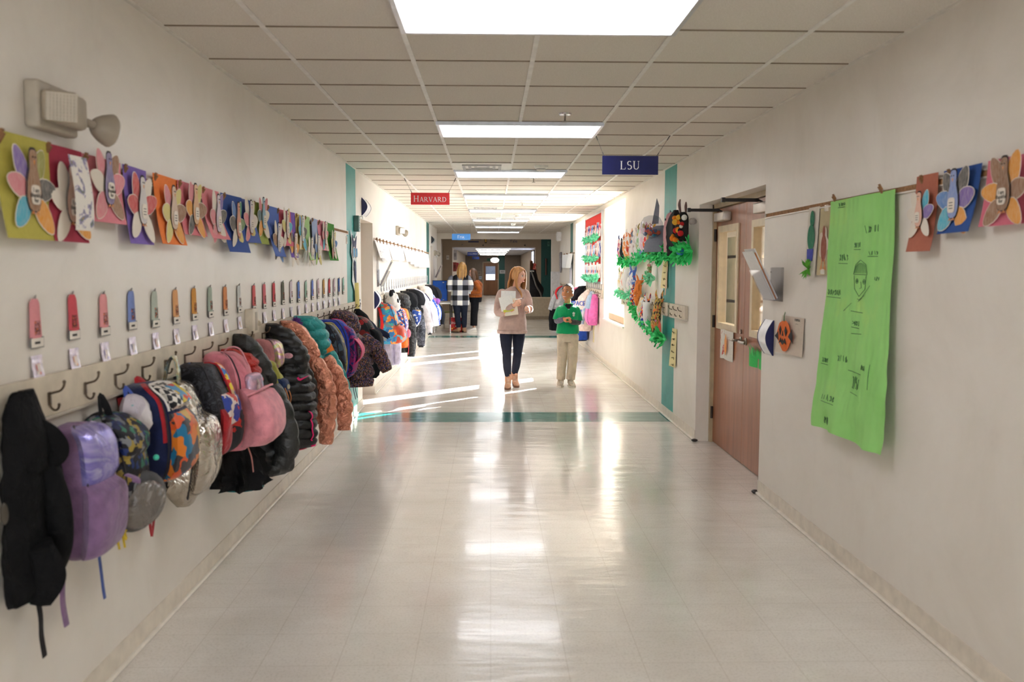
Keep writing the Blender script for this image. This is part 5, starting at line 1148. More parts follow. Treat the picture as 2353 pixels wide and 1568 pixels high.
limb([(.0, -.16, 1.25), (.02, -.2, 1.05), (.02, -.2, .8)], [.05, .06, .05]).build('sleeve', K((206, 190, 70)), t)
for i, (y, c) in enumerate(((8.5, (206, 190, 160)), (8.75, (180, 110, 90)), (9.0, (110, 140, 170)), (9.15, (190, 180, 110)))):
    o = MB().rbox(2.6, 2.84, y-.09, y+.09, 1.27, 1.5, .01).build('storage_bin', P(c, .6)); tag(o, '%s bin on the classroom shelf behind the door glass' % ('cream', 'rust', 'blue', 'straw')[i], 'bin')

# things taped to the doors
t = thing('folded_card', 'white folded card with an orange drawing taped to the far door leaf', 'card', (DX-.005, 7.38, .94))
MB().sheet(lambda u, v: (-.004-.05*(1-u)*u-.02*u, .19-.19*u, .11-.25*v+.012*u), 6, 6, .001).build('card_page', PRINT((224, 218, 206), ((206, 70, 60), (90, 90, 96)), 20, 16, 22, .58), t)
MB().sheet(lambda u, v: (-.024-.05*(1-u)*u+.02*u, -.005-.2*u, .122-.25*v-.012*u), 6, 6, .001).build('card_page', PAPER((224, 218, 206)), t)
m = MB(); m.prism([(.0, .09), (-.03, .03), (-.035, -.06), (.0, -.09), (.03, -.05), (.03, .03)], (-.040, -.105, 0), (0, -1, 0), (0, 0, 1), .002); m.build('orange_drawing', CRAY((240, 150, 60)), t)
g = MB()
for i in range(26):
    y = 6.70-.36*i/26; h_ = R.uniform(.06, .11); g.tube([(DX-.012, y, .9), (DX-.016, y+R.uniform(-.01, .01), .9+h_*.7), (DX-.02-R.uniform(0, .03), y+R.uniform(-.03, .03), .9+h_)], [.008, .006, .001], 4, flat=(.15, 1))
g.sheet(lambda u, v: (DX-.008-.01*math.sin(u*9), 6.72-.4*u, .905-.08*v), 10, 3, .001)
tag(g.build('paper_grass', PAPER((70, 196, 100))), 'strip of green paper grass taped to the near door leaf', 'paper grass')

# ------------------------------------------------------------------ literature holders
M_ACR = GLASS((246, 246, 248), .06, .2, 'clear_acrylic', .12)
def holder(label, side, y, z, s=1., cols=((226, 224, 220), (190, 120, 70)), tilt=26):
    loc, rz = (wallL if side < 0 else wallR)(y, z); t = thing('literature_holder', label, 'paper holder', loc, rz); t.scale = (s, s, s)
    tl = math.radians(tilt); Rm = Matrix.Translation((.02, 0, 0)) @ Matrix.Rotation(tl, 4, 'Y')
    MB().box(0, .004, -.13, .13, -.02, .2).build('back_plate', M_ACR, t)
    fp = MB(); fp.box(.035, .038, -.12, .12, 0, .22); fp.box(0, .038, -.12, -.117, 0, .22); fp.box(0, .038, .117, .12, 0, .22); fp.box(0, .038, -.12, .12, 0, .003); fp.xf(Rm); fp.build('front_tray', M_ACR, t)
    for i in range(3):
        p = MB(); p.box(.006+.009*i, .0135+.009*i, -.112, .112, .006, (.36, .335, .35)[i]); p.xf(Rm); p.build('paper_stack', PAPER(cols[0]) if i != 1 else PAPER(cols[1]), t)
    for z_ in (.17, .06): MB().lathe([(.006, 0), (.005, .004), (.001, .005)], (.004, -.11, z_), (1, 0, 0), 10).build('screw', M_STEEL, t)
holder('clear literature holder with tilted white papers by the double doors', 1, 5.68, 1.385)
holder('clear holder with cream and blue leaflets past the first doorway', -1, 11.35, 1.36, 1.0, ((222, 216, 200), (170, 176, 206)))
holder('tilted holder with a dark leaflet beside the blue display board', -1, 22.55, 1.36, 1.0, ((206, 190, 186), (40, 40, 50)))

# ------------------------------------------------------------------ pumpkin card
loc, rz = wallR(5.345, 1.175); t = thing('pumpkin_card', 'orange jack-o-lantern cut-out on a beige card right of the double doors', 'card', loc, rz)
MB().sheet(lambda u, v: (.006+.035*u*u*v+.008*v, .20-.39*u, .105-.235*v-.0*u), 8, 8, .001).build('backing_card', PAPER((206, 192, 176)), t)
PX = Matrix.Translation((0, -.055, -.006)) @ Matrix.Diagonal((1, 1.28, 1.14, 1))
pk = MB(); pk.prism([(.1*math.cos(a)*(1+.05*math.cos(6*a)), .085*math.sin(a)*(1+.03*math.cos(5*a))) for a in [2*PI*i/30 for i in range(30)]], (.030, -.02, -.012), (0, 1, 0), (0, 0, 1), .003, dome=.006)
pk.xf(PX); po = pk.build('pumpkin', CRAY((222, 104, 36), .12, 20), t)
fc = MB()
for q in ([(-.055, .03), (-.035, .055), (-.02, .03), (-.035, .0)], [(.025, .03), (.04, .055), (.06, .03), (.045, .0)], [(-.012, .0), (.0, .03), (.012, .0)][::1], [(-.055, -.045), (-.03, -.012), (-.01, -.03), (.0, -.015), (.012, -.03), (.034, -.012), (.056, -.045), (.03, -.035), (.0, -.05), (-.03, -.035)]): fc.prism(q[::-1] if False else q, (.0385, -.02, -.012), (0, 1, 0), (0, 0, 1), .002)
fc.prism([(.07, .0), (.135, -.03), (.12, .045)], (.034, -.02, -.012), (0, 1, 0), (0, 0, 1), .002); fc.prism([(-.125, -.01), (-.07, -.03), (-.075, .02)], (.034, -.02, -.012), (0, 1, 0), (0, 0, 1), .002)
fc.xf(PX); fc.build('face_cutouts', P((26, 24, 24), .7), po)
MB().tube([(.034, -.015, .07), (.036, -.01, .1), (.036, .004, .12)], [.012, .008, .006], 6, flat=(.3, 1)).xf(PX).build('stem', CRAY((70, 96, 60)), po)
text('PUMPKIN', 'lettering', .022, M_INK, t, readL(.10, .088, .0125), .0003); text('x -------', 'lettering', .014, M_INK, t, readL(.10, .066, .0135), .0003)

# ------------------------------------------------------------------ green paper banner with pencil drawings
def green():
    m, nt, b = _new('green_paper'); _base(b, .75, 0, .25); v = _tc(nt)
    f = _noise(nt, v, 2.5, 5, .6, .5); nt.links.new(_ramp(nt, f, [(.3, lin((142, 206, 112))), (.55, lin((154, 214, 124))), (.72, lin((172, 216, 118)))]), b.inputs['Base Color'])
    n1 = nt.nodes.new('ShaderNodeTexVoronoi'); n1.inputs['Scale'].default_value = 9; n1.feature = 'SMOOTH_F1'
    sc2 = _tc(nt, (1, 2.4, .8), (.35, 0, 0)); nt.links.new(sc2, n1.inputs['Vector']); _bump(nt, b, n1.outputs['Distance'], .2, .05); return m
ymid = 4.37; loc, rz = wallR(ymid, 0); t = thing('paper_banner', 'tall crumpled green paper banner with pencil drawings hanging from the rail', 'banner', loc, rz)
def gb(u, v):
    y = (.5-u)*.76*(1+.06*v)+.03*v+.012*math.sin(v*9+u*3)*v; z = 1.94-(1.225+.0*u)*v
    lo = max(0, v-.45)
    x = .024+.05*v*v+lo*(.045*mnoise.noise(Vector((u*4, v*6, 2)))+.03*mnoise.noise(Vector((u*9, v*11, 5))))+.012*mnoise.noise(Vector((u*3, v*4, 9)))+.02*u*v
    return (max(x, .006), y, z-.01*math.sin(u*7)*lo)
MB().sheet(gb, 30, 60, .001).build('paper_sheet', green(), t)
M_PENCIL = P((66, 106, 70), .8, var=0, name='pencil_line')
dm = MB()
def dl(pts, r=.0013):
    P_ = []
    for i in range(len(pts)-1):
        for k in range(4): q = k/4; P_.append((pts[i][0]+(pts[i+1][0]-pts[i][0])*q, pts[i][1]+(pts[i+1][1]-pts[i][1])*q))
    P_.append(pts[-1]); dm.tube([Vector(gb(u, v))+Vector((.0022, 0, 0)) for u, v in P_], r, 4)
def circ(u, v, r, k=1.6, n=10): dl([(u+r*math.cos(2*PI*i/n), v+r/k*math.sin(2*PI*i/n)) for i in range(n+1)])
for i in range(9): dl([(.34+.022*i, .315), (.36+.017*i, .285-.012*math.sin(PI*i/8))], .0013)
dl([(.34, .32), (.36, .28), (.43, .262), (.5, .28), (.53, .32), (.34, .322)]); dl([(.35, .325), (.36, .38), (.44, .41), (.51, .38), (.52, .325)])
circ(.375, .35, .016); circ(.475, .348, .016); circ(.375, .35, .007); circ(.475, .348, .007); dl([(.42, .35), (.41, .375), (.435, .378)]); dl([(.37, .405), (.44, .425), (.46, .42)])
dl([(.3, .365), (.41, .42), (.45, .432)]); dl([(.55, .44), (.66, .475), (.64, .47)]); dl([(.37, .475), (.55, .472)]); dl([(.36, .56), (.52, .565)]); dl([(.33, .72), (.55, .72)]); dl([(.2, .67), (.22, .77)])
def scrib(u, v, w_, h_, n, ul=True):
    """a short hand-written squiggle, unreadable as in the photograph"""
    for i in range(n+1):
        a_ = u+w_*i/(n+1); lw = w_/(n+1)*.75
        for k in range(R.choice((1, 2, 2))):
            if R.random() < .45: dl([(a_+lw*(.5+.5*math.cos(q_)), v+h_*.8*math.sin(q_)) for q_ in [R.uniform(0, 2)+R.uniform(3, 6)*j_/6 for j_ in range(7)]], .0012)
            else: dl([(a_+lw*R.random(), v-h_*R.uniform(.5, 1)), (a_+lw*R.random(), v+h_*R.uniform(.5, 1))], .0012)
    if ul: dl([(u, v+h_*1.6), (u+w_, v+h_*1.5)], .0012)
for q in ((.75, .02, .12, .008, 3), (.2, .14, .22, .016, 3, False), (.44, .2, .1, .012, 3), (.22, .235, .12, .009, 3), (.64, .25, .16, .016, 3), (.18, .335, .08, .01, 2, False), (.72, .40, .26, .014, 5), (.4, .52, .12, .012, 3), (.58, .68, .14, .016, 3, False), (.26, .69, .08, .012, 2, False), (.84, .70, .12, .012, 3), (.36, .76, .12, .03, 3), (.66, .86, .22, .014, 4), (.68, .96, .14, .018, 3, False)): scrib(*q)
dm.build('pencil_drawing', M_PENCIL, t)
# green-and-blue figure strip and brown turkey picture left of the banner
loc, rz = wallR(5.02, 0); t = thing('figure_strip', 'narrow paper strip with a green and blue figure over paper leaves', 'paper craft', loc, rz)
MB().sheet(lambda u, v: (.012+.02*v, .085-.17*u, 1.93-.40*v), 4, 8, .001).build('paper_strip', PAPER((216, 208, 196)), t)
f = MB()
f.prism([(.03*math.cos(a)+0, .05*math.sin(a)) for a in [2*PI*i/18 for i in range(18)]], (.022, .0, 1.86), (0, 1, 0), (0, 0, 1), .002); f.prism([(.055*math.cos(a), .075*math.sin(a)) for a in [2*PI*i/18 for i in range(18)]], (.026, .0, 1.755), (0, 1, 0), (0, 0, 1), .002)
f.build('green_figure', CRAY((20, 116, 84), .15), t); MB().prism([(-.045, -.035), (.04, -.04), (.05, .03), (-.045, .03)], (.030, .0, 1.66), (0, 1, 0), (0, 0, 1), .002).build('blue_base', CRAY((60, 70, 170), .15), t)
f = MB()
for i in range(16): a = R.uniform(-2.6, -.4) if i % 2 else R.uniform(.3, 2.8); f.tube([(.036, .0, 1.575), (.05, .04*math.cos(a), 1.575+.03*math.sin(a)), (.05+R.uniform(-.01, .02), .09*math.cos(a), 1.575+.06*math.sin(a))], [.006, .014, .001], 5, flat=(.2, 1))
f.build('paper_leaves', PAPER((96, 170, 60)), t)
loc, rz = wallR(4.835, 0); t = thing('turkey_picture', 'brown printed turkey picture taped beside the green banner', 'picture', loc, rz)
MB().sheet(lambda u, v: (.010+.012*v, .095-.19*u, 1.915-.375*v), 4, 6, .001).build('sheet', PAPER((190, 176, 140)), t)
f = MB(); f.prism([(.065*math.cos(a)*(1+.18*math.cos(5*a)), .085*math.sin(a)*(1+.18*math.cos(5*a))) for a in [2*PI*i/30 for i in range(30)]], (.021, -.0, 1.71), (0, 1, 0), (0, 0, 1), .001); f.build('feather_fan', CRAY((214, 200, 186), .1), t)
f = MB(); f.prism([(.04*math.cos(a), .075*math.sin(a)-.02) for a in [2*PI*i/20 for i in range(20)]], (.0225, -.0, 1.71), (0, 1, 0), (0, 0, 1), .001); f.prism([(.018*math.cos(a), .035*math.sin(a)) for a in [2*PI*i/16 for i in range(16)]], (.0232, -.0, 1.78), (0, 1, 0), (0, 0, 1), .001); f.build('turkey_body', CRAY((146, 74, 56), .2), t)
f = MB()
for s_ in (-1, 1): f.tube([(.023, s_*.02, 1.63), (.023, s_*.024, 1.6)], .003, 5); f.prism([(0, .02), (-.02, -.015), (.02, -.015)], (.0232, s_*.026, 1.585), (0, 1, 0), (0, 0, 1), .001)
f.build('foot', CRAY((206, 130, 60)), t)
for s_ in (0, 1): MB().box(.012+.012*s_, .0135+.012*s_, -.03, .03, 1.545 if s_ else 1.895, 1.575 if s_ else 1.93).build('tape', GLASS((240, 238, 232), .2, .6), t)

# ------------------------------------------------------------------ paper animals, tissue grass, word lists on the right wall
def tissue(label, ya, yb, z, sag=0., n=170, r=.05, col=(70, 206, 130), x=.055, name='tissue_garland', zend=None):
    """a long roll of fringed green tissue"""
    loc, rz = wallR((ya+yb)/2); h = (yb-ya)/2; m = MB(); ze = z if zend is None else zend
    def ctr(u): return Vector((x+.012*math.sin(9*u), h-2*h*u, z+(ze-z)*u-sag*math.sin(PI*u)))
    m.tube([ctr(i/14) for i in range(15)], [r*.45*(1+.25*math.sin(i*2.3))*(.35 if i in (0, 14) else 1) for i in range(15)], 10)
    for i in range(n):
        u = R.random(); c = ctr(u); a = R.uniform(0, 6.28); L_ = r*R.uniform(.8, 1.6); d = Vector((abs(math.cos(a))*.9+.1, R.uniform(-.6, .6), math.sin(a)))
        t_ = Vector((R.uniform(0, .6), R.uniform(-1, 1), R.uniform(-1, 1)))*L_*.5; m.tube([c, c+d*L_*.55, c+d*L_*.85+t_*.5, c+d*L_*.7+t_], [r*.24, r*.34, r*.34, r*.2], 4, i % 2, flat=(.1, 1), sub=3)
    o = m.build(name, [PAPER(tuple(min(235, c+24) for c in col)), PAPER(col)]); o.location = loc; o.rotation_euler = (0, 0, rz)
    return tag(o, label, 'tissue garland', 'green tissue garlands on the right wall')
tissue('green tissue garland under the grey paper wolf', 7.9, 9.35, 1.735, 0, 260, .075, (60, 206, 110))
tissue('green tissue garland under the upper row of paper animals, near half', 9.5, 10.6, 1.74, 0, 150, .06)
tissue('green tissue garland under the upper row of paper animals, far half', 10.6, 12.2, 1.68, 0, 190, .06, (50, 200, 110))
tissue('green tissue garland under the middle row of white paper animals', 10.6, 12.3, 1.25, .0, 190, .06, (120, 226, 170))
tissue('green tissue garland drooping under the lowest paper animals', 9.0, 10.9, .84, .02, 260, .07, (70, 206, 120), zend=1.12)
tissue('small tuft of green tissue alone on the white wall', 9.75, 9.95, 1.47, 0, 40, .06, (130, 220, 170))
def animal(label, y, z0, z1, w_, body, kind=0, accent=((206, 70, 60),), d=.05, ears=True, grp=None):
    """a stand-up paper animal: folded paper body with ears and glued-on bits"""
    loc, rz = wallR(y, 0); loc = (loc[0]-.05, loc[1], loc[2]); t = thing('paper_animal', label, 'paper craft', loc, rz+.5, grp); H_ = z1-z0; k = R.uniform(-.03, .03)
    MB().loft([[(.01+d*(.5+.5*math.cos(a))*(1-.35*abs(2*i/8-1)**3)+.02*math.sin(3*i/8+k*40), k*(i/8)+w_*.5*math.sin(a)*(1-.18*math.sin(i*1.3)), z0+H_*i/8) for a in [2*PI*j/12 for j in range(12)]] for i in range(9)]).build('paper_body', body, t)
    if ears:
        for s_ in (-1, 1): e_ = MB(); e_.tube([(.03, k+s_*w_*.3, z1-.01), (.035, k+s_*w_*.42, z1+H_*.1), (.03, k+s_*w_*(.4+R.uniform(-.3, .3)), z1+H_*.22)], [w_*.16, w_*.15, .004], 6, flat=(.3, 1), sub=3); e_.build('ear', body if kind % 2 else CRAY(accent[0]), t)
    for i, c in enumerate(accent):
        p = MB(); zz = z0+H_*R.uniform(.15, .85)
        for q in range(3): p.ell((.012+d*.98, k*.5+R.uniform(-.3, .3)*w_, zz+R.uniform(-.2, .12)*H_*.5), (.012, R.uniform(.01, .022), R.uniform(.012, .03)), 0, 8, 6)
        p.build('glued_bit', P(c, .8), t)
    return t
PW = lambda c: PRINT((228, 224, 222), c, 16, 14, 10, .5)
GU, GM, GLw = 'upper row of paper animals', 'middle row of white paper animals', 'lowest row of paper animals'
ups = [(12.0, .3, PW(((214, 120, 130), (90, 100, 190), (206, 170, 120))), 'pink and purple', ((40, 60, 130),)), (11.75, .26, K((30, 40, 50)), 'dark navy', ((30, 150, 120),)), (11.5, .3, PW(((226, 150, 90),)), 'white and orange', ((226, 120, 70),)), (11.25, .34, PW(((236, 130, 70), (90, 160, 120))), 'tall orange-topped', ((230, 120, 70), (206, 60, 60))),
       (11.0, .31, PW(((220, 200, 200), (160, 140, 170))), 'pale', ((120, 150, 190),)), (10.72, .36, PW(((200, 190, 190), (150, 120, 110))), 'tall white', ((130, 130, 170),)), (10.45, .33, PW(((150, 190, 150), (220, 180, 140))), 'white and green', ((206, 190, 120),)), (10.2, .33, PW(((226, 190, 206),)), 'white and pink', ((130, 160, 206),)),
       (9.95, .3, PW(((226, 60, 60), (240, 140, 60))), 'red-spotted', ((206, 40, 50), (40, 40, 44))), (9.7, .3, PRINT((226, 170, 50), ((206, 130, 40), (150, 90, 40)), 20, 20, 20, .5), 'golden yellow', ((226, 90, 90),))]
for i, (y, h_, m_, cn, ac) in enumerate(ups): animal('%s paper animal standing in the upper row beyond the teal stripe' % cn, y, 1.72 if y < 10.6 else 1.68, (1.72 if y < 10.6 else 1.68)+h_, .13, m_, i, ac, .05, True, GU)
for i, (y, h_, c, cn) in enumerate(((12.0, .3, ((226, 200, 150),), 'cream'), (11.75, .26, ((226, 160, 150),), 'coral-marked'), (11.5, .34, ((230, 228, 230),), 'plain white'), (11.2, .34, ((206, 206, 216),), 'grey-marked white'), (10.9, .32, ((70, 110, 190), (206, 70, 70)), 'blue-spotted white'))):
    animal('%s paper animal in the middle row at the far edge' % cn, y, 1.24, 1.24+h_, .13, PW(c), i, (c[0],), .045, i != 2, GM)
POM = SPLASH(((226, 60, 50), (40, 60, 160), (240, 150, 50), (230, 226, 224), (30, 30, 36), (60, 120, 190), (236, 110, 40), (226, 222, 222)), 42, .85, wr=.4)
for i, (y, z0, z1, m_, cn, ac) in enumerate(((10.75, 1.1, 1.34, POM, 'confetti-covered', ((206, 50, 50),)), (10.5, 1.12, 1.44, PRINT((226, 130, 60), ((190, 100, 40), (226, 226, 220)), 20, 20, 10, .5), 'orange-eared', ((230, 226, 220),)), (10.25, .98, 1.24, PW(((230, 200, 150),)), 'cream', ((206, 190, 160),)), (10.0, .9, 1.23, POM, 'tall dotted', ((40, 60, 160), (230, 60, 50))), (9.8, .86, 1.2, PW(((230, 226, 226),)), 'plain pale', ((216, 206, 206),)),
        (9.35, .84, 1.26, PRINT((70, 60, 56), ((200, 170, 90), (226, 100, 60), (200, 110, 190)), 30, 30, 16, .45), 'brown, orange and violet', ((230, 90, 60), (200, 110, 190))))):
    animal('%s paper animal in the lowest row over the hook board' % cn, y, z0, z1, .12, m_, i, ac, .08, True, GLw)
animal('single slim paper animal over the lone green tuft', 9.83, 1.46, 1.66, .06, PRINT((226, 214, 206), ((120, 150, 90), (226, 130, 120)), 20, 20, 14, .45), 1, ((200, 140, 130),))
# grey wolf with a clear bowl of pom-poms, pink and black papers, pom-pom turkey
GREY = PAPER((130, 132, 144)); loc, rz = wallR(9.02, 0); loc = (loc[0]-.10, loc[1], 0); rz += .6
t = thing('paper_wolf', 'grey paper wolf holding a clear bowl of coloured pom-poms', 'paper craft', loc, rz)
Soft([(2.02, .05, .02, .06), (1.98, .12, .01, .08), (1.9, .13, .01, .1), (1.84, .17, .01, .12), (1.75, .2, .01, .12)], 3, (.05, 5), seed=4).body().build('body', GREY, t)
for y, h_, q in ((.17, .13, -.02), (-.06, .26, .02)): e_ = MB(); e_.prism([(-.045, 0), (.05, 0), (.035+q, h_*.7), (.0+q, h_)], (.05, y, 2.04), (0, 1, 0), (0, 0, 1), .004); e_.build('ear', GREY, t)
bw = MB(); bw.lathe([(.001, -.115), (.06, -.1), (.1, -.06), (.118, 0), (.11, .05), (.08, .1), (.03, .12)], (.16, 0, 2.0), (0, 0, 1), 24, cap=False); bw.build('clear_bowl', GLASS((238, 238, 242), .05, .4), t)
for i in range(16):
    a, r_ = R.uniform(0, 6.28), R.uniform(.02, .075); o = MB().ell((.16+r_*math.cos(a), r_*math.sin(a), 1.925+R.uniform(0, .055)), .022, 0, 8, 6).build('pom_pom', P(((214, 96, 66), (60, 130, 176), (206, 70, 66), (90, 110, 150))[i % 4], .95, bump=.4), t)
loc, rz = wallR(8.62, 0); loc = (loc[0]-0.06, loc[1], 0); rz += 0.4; t = thing('paper_animal', 'tall pink paper animal beside the grey wolf', 'paper craft', loc, rz)
Soft([(2.13, .02, .02, .05), (2.1, .06, .01, .08), (1.95, .075, .01, .1), (1.74, .07, .01, .1)], 3, (.1, 5), seed=6).body().build('paper_body', PAPER((226, 176, 180)), t)
for s_ in (-1, 1): MB().ell((.09, s_*.03, 2.06), (.006, .01, .012), 0, 8, 6).build('eye', M_INK, t)
loc, rz = wallR(8.42, 0); loc = (loc[0]-0.06, loc[1], 0); rz += 0.4; t = thing('paper_animal', 'tall black paper animal between the pink one and the pom-pom turkey', 'paper craft', loc, rz)
Soft([(2.14, .02, .02, .06), (2.06, .07, .01, .09), (1.92, .10, .01, .11), (1.7, .085, .01, .1)], 2.6, (.14, 6), seed=7).body().build('paper_body', P((24, 24, 26), .7), t)
for s_ in (-1, 1): e_ = MB(); e_.tube([(.05, s_*.05, 2.05), (.07, s_*.09, 1.92), (.06, s_*.1, 1.74)], [.02, .024, .006], 6, flat=(.4, 1)); e_.build('paper_arm', P((24, 24, 26), .7), t)
loc, rz = wallR(8.12, 0); loc = (loc[0]-0.05, loc[1], 0); rz += 0.5; t = thing('pom_pom_turkey', 'orange and black turkey covered in pom-poms near the doorway edge', 'paper craft', loc, rz)
Soft([(2.1, .03, .03, .07), (2.05, .07, .02, .1), (1.95, .08, .02, .11), (1.86, .075, .02, .11), (1.83, .04, .03, .09)], 2, seed=8).body(16, 18).build('body', P((34, 28, 26), .8), t)
PC = ((226, 150, 40), (236, 130, 30), (206, 40, 44), (30, 30, 34), (226, 176, 60), (240, 140, 40), (226, 226, 220))
for i in range(20): MB().ell((.10+R.uniform(0, .02), R.uniform(-.075, .075), R.uniform(1.84, 2.1)), R.uniform(.016, .03), 0, 10, 7).build('pom_pom', P(PC[i % 7], .95, bump=.4), t)
for s_, h_ in ((-1, .13), (1, .1)): MB().tube([(.05, s_*.035, 2.09), (.06, s_*.045, 2.09+h_*.6), (.055, s_*.04, 2.09+h_)], [.012, .02, .008], 6, flat=(.4, 1), sub=3).build('feather', P((110, 84, 80), .8), t)
MB().sheet(lambda u, v: (.03+.05*math.sin(PI*u), .06-.12*u, 1.83-.1*v), 6, 4, .001).build('paper_skirt', PRINT((220, 214, 220), ((190, 180, 206),), 20, 20, 20), t)
b = MB().ell((.1, .03, 1.73), (.03, .05, .03), 0, 12, 8).build('blue_ball', P((40, 120, 190), .5)); b.location = loc; b.rotation_euler = (0, 0, rz); tag(b, 'blue ball sitting in the tissue grass under the pom-pom turkey', 'ball')
loc, rz = wallR(7.93, 2.0); t = thing('clear_cup', 'small clear cup lying against the wall beside the pom-pom turkey', 'cup', loc, rz)
MB().lathe([(.02, 0), (.03, .07), (.032, .075)], (.03, .04, 0), (.2, -1, .1), 16).build('cup_wall', GLASS((238, 236, 236), .06, .4), t); MB().lathe([(.033, .0), (.033, .006)], (.03, -.035, .008), (.2, -1, .1), 16).build('rim', P((190, 184, 180), .3), t)
loc, rz = wallR(9.25, .93); t = thing('red_paper_fish', 'coral red paper leaf shape hanging by the low tissue grass', 'paper craft', loc, rz)
f = MB(); f.prism([(.0, .1), (-.07, .02), (-.075, -.06), (.07, -.1), (.075, .02)], (.09, -.02, .04), (.3, -1, 0), (0, 0, 1), .003); f.tube([(.09, -.02, .13), (.09, -.02, .26)], .012, 6, flat=(.3, 1)); f.build('leaf_shape', PAPER((230, 96, 84)), t)
f = MB(); f.prism([(.02*math.cos(a), .02*math.sin(a)) for a in [2*PI*i/12 for i in range(12)]], (.095, -.025, .04), (.3, -1, 0), (0, 0, 1), .003); f.build('spot', P((226, 206, 206), .6), t)
def wlist(label, y, z0, z1, w_, n):
    loc, rz = wallR(y, 0); t = thing('word_list', label, 'paper list', loc, rz, 'yellow handwritten word lists')
    MB().sheet(lambda u, v: (.006+.02*u*v+.01*v, w_/2-w_*u, z1-(z1-z0)*v), 4, 10, .001).build('paper_strip', PAPER((228, 214, 160)), t)
    for i in range(n):
        m = MB(); zz = z1-(z1-z0)*(i+.6)/n; q = [(.018+.02*(.5)*(i/n), w_*.32-w_*.55*k/8, zz+R.uniform(-.012, .012)) for k in range(9)]; m.tube(q, .0025, 4); m.build('handwriting', P((110, 96, 60), .8, var=0), t)
wlist('yellow word list on the upper part of the teal stripe', 9.3, 1.37, 1.72, .24, 5); wlist('yellow word list low beside the teal stripe', 8.8, .58, .97, .22, 6); wlist('pale yellow word list beyond the middle row of paper animals', 12.05, 1.2, 1.55, .2, 5)
loc, rz = wallR(9.1, 0); t = thing('paper_finger', 'beige paper strip hanging from the upper word list', 'paper', loc, rz)
MB().sheet(lambda u, v: (.03+.02*v, .03-.06*u, 1.6-.3*v), 3, 6, .0015).build('strip', CRAY((206, 170, 140)), t)

# ------------------------------------------------------------------ red bulletin board
yb_ = 15.88; loc, rz = wallR(yb_, 0); t = thing('bulletin_board', 'red bulletin board with three rows of student papers', 'bulletin board', loc, rz)
MB().box(.0, .02, -1.24, 1.24, 1.36, 2.52).build('red_paper', PAPER((222, 62, 58)), t)
f = MB()
for q in ((-1.28, 1.28, 1.32, 1.36), (-1.28, 1.28, 2.52, 2.56), (-1.28, -1.24, 1.36, 2.52), (1.24, 1.28, 1.36, 2.52)): f.box(0, .032, *q)
f.build('board_frame', M_ALU, t)
for r_, z in enumerate((2.13, 1.78, 1.43)):
    for i in range(9):
        y = yb_-1.1+.265*i+.0; lc, rr = wallR(y, 0); hh = R.uniform(.2, .28)
        tt = thing('student_paper', 'coloured student paper, %s from the near edge in the %s row of the bulletin board' % (ORD[i], ('top', 'middle', 'bottom')[r_]), 'student paper', lc, rr, 'student papers on the red bulletin board')
        k = R.uniform(-.02, .02)
        MB().sheet(lambda u, v: (.024+.03*math.sin(PI*u)+.01*v, .09-.18*u+k*v, z+hh-hh*v), 4, 4, .001).build('sheet', PRINT((226, 224, 226), (((206, 80, 90), (90, 110, 180)), ((60, 70, 150), (150, 60, 160)), ((230, 160, 150), (120, 130, 150)), ((120, 50, 50), (206, 170, 150)), ((80, 140, 206), (226, 90, 70)))[(i+r_) % 5], 12, 20, 5, .5), tt)
        MB().ell((.045, k*.5, z+hh*.85), (.006, .016, .02), 0, 8, 6).build('cut_out_head', P(((206, 80, 60), (120, 50, 140), (40, 60, 140), (226, 170, 60))[(i+r_) % 4], .8), tt)
    m = tissue('green tissue grass under the %s row of the red bulletin board' % ('top', 'middle', 'bottom')[r_], 14.75, 17.05, z-.005, .02, 150, .055, (110, 222, 170), .045)
# far papers at the right
for i, (px0, px1, lab) in enumerate(((1296, 1302, 'narrow'), (1304, 1306, 'very narrow'), (1309, 1318, 'folded'))):
    ya, yb2 = onR(px1, 600).y, onR(px0, 600).y; lc, rr = wallR((ya+yb2)/2); W_ = yb2-ya
    t = thing('hung_paper', '%s white paper hanging on the short rail near the far green stripe' % lab, 'paper', lc, rr)
    MB().sheet(lambda u, v: (.02+.06*math.sin(PI*u)+.05*v*(i == 2), (.5-u)*W_, 1.93-.33*v), 5, 4, .001).build('sheet', PAPER((226, 228, 228)), t)
    MB().box(.01, .04, -.02, .02, 1.91, 1.96).build('peg', M_CLIPW, t)
lc, rr = wallR(20.3, 0); t = thing('paper_roll', 'long pale paper strip hanging below the papers at the far green stripe', 'paper', lc, rr)
MB().sheet(lambda u, v: (.015+.02*math.sin(PI*u), (.5-u)*.6, 1.68-.5*v), 5, 4, .001).build('sheet', PAPER((206, 206, 216)), t)
lc, rr = wallR(22.9, 0); t = thing('hung_scarf', 'thin grey strip of cloth hanging by the end of the right wall', 'cloth', lc, rr)
Soft([(2.02, .03, .02, .05), (1.95, .06, .01, .08), (1.6, .05, .01, .07), (1.48, .04, .02, .06)], 2, (.2, 5), seed=9).body().build('cloth', K((140, 134, 138)), t)

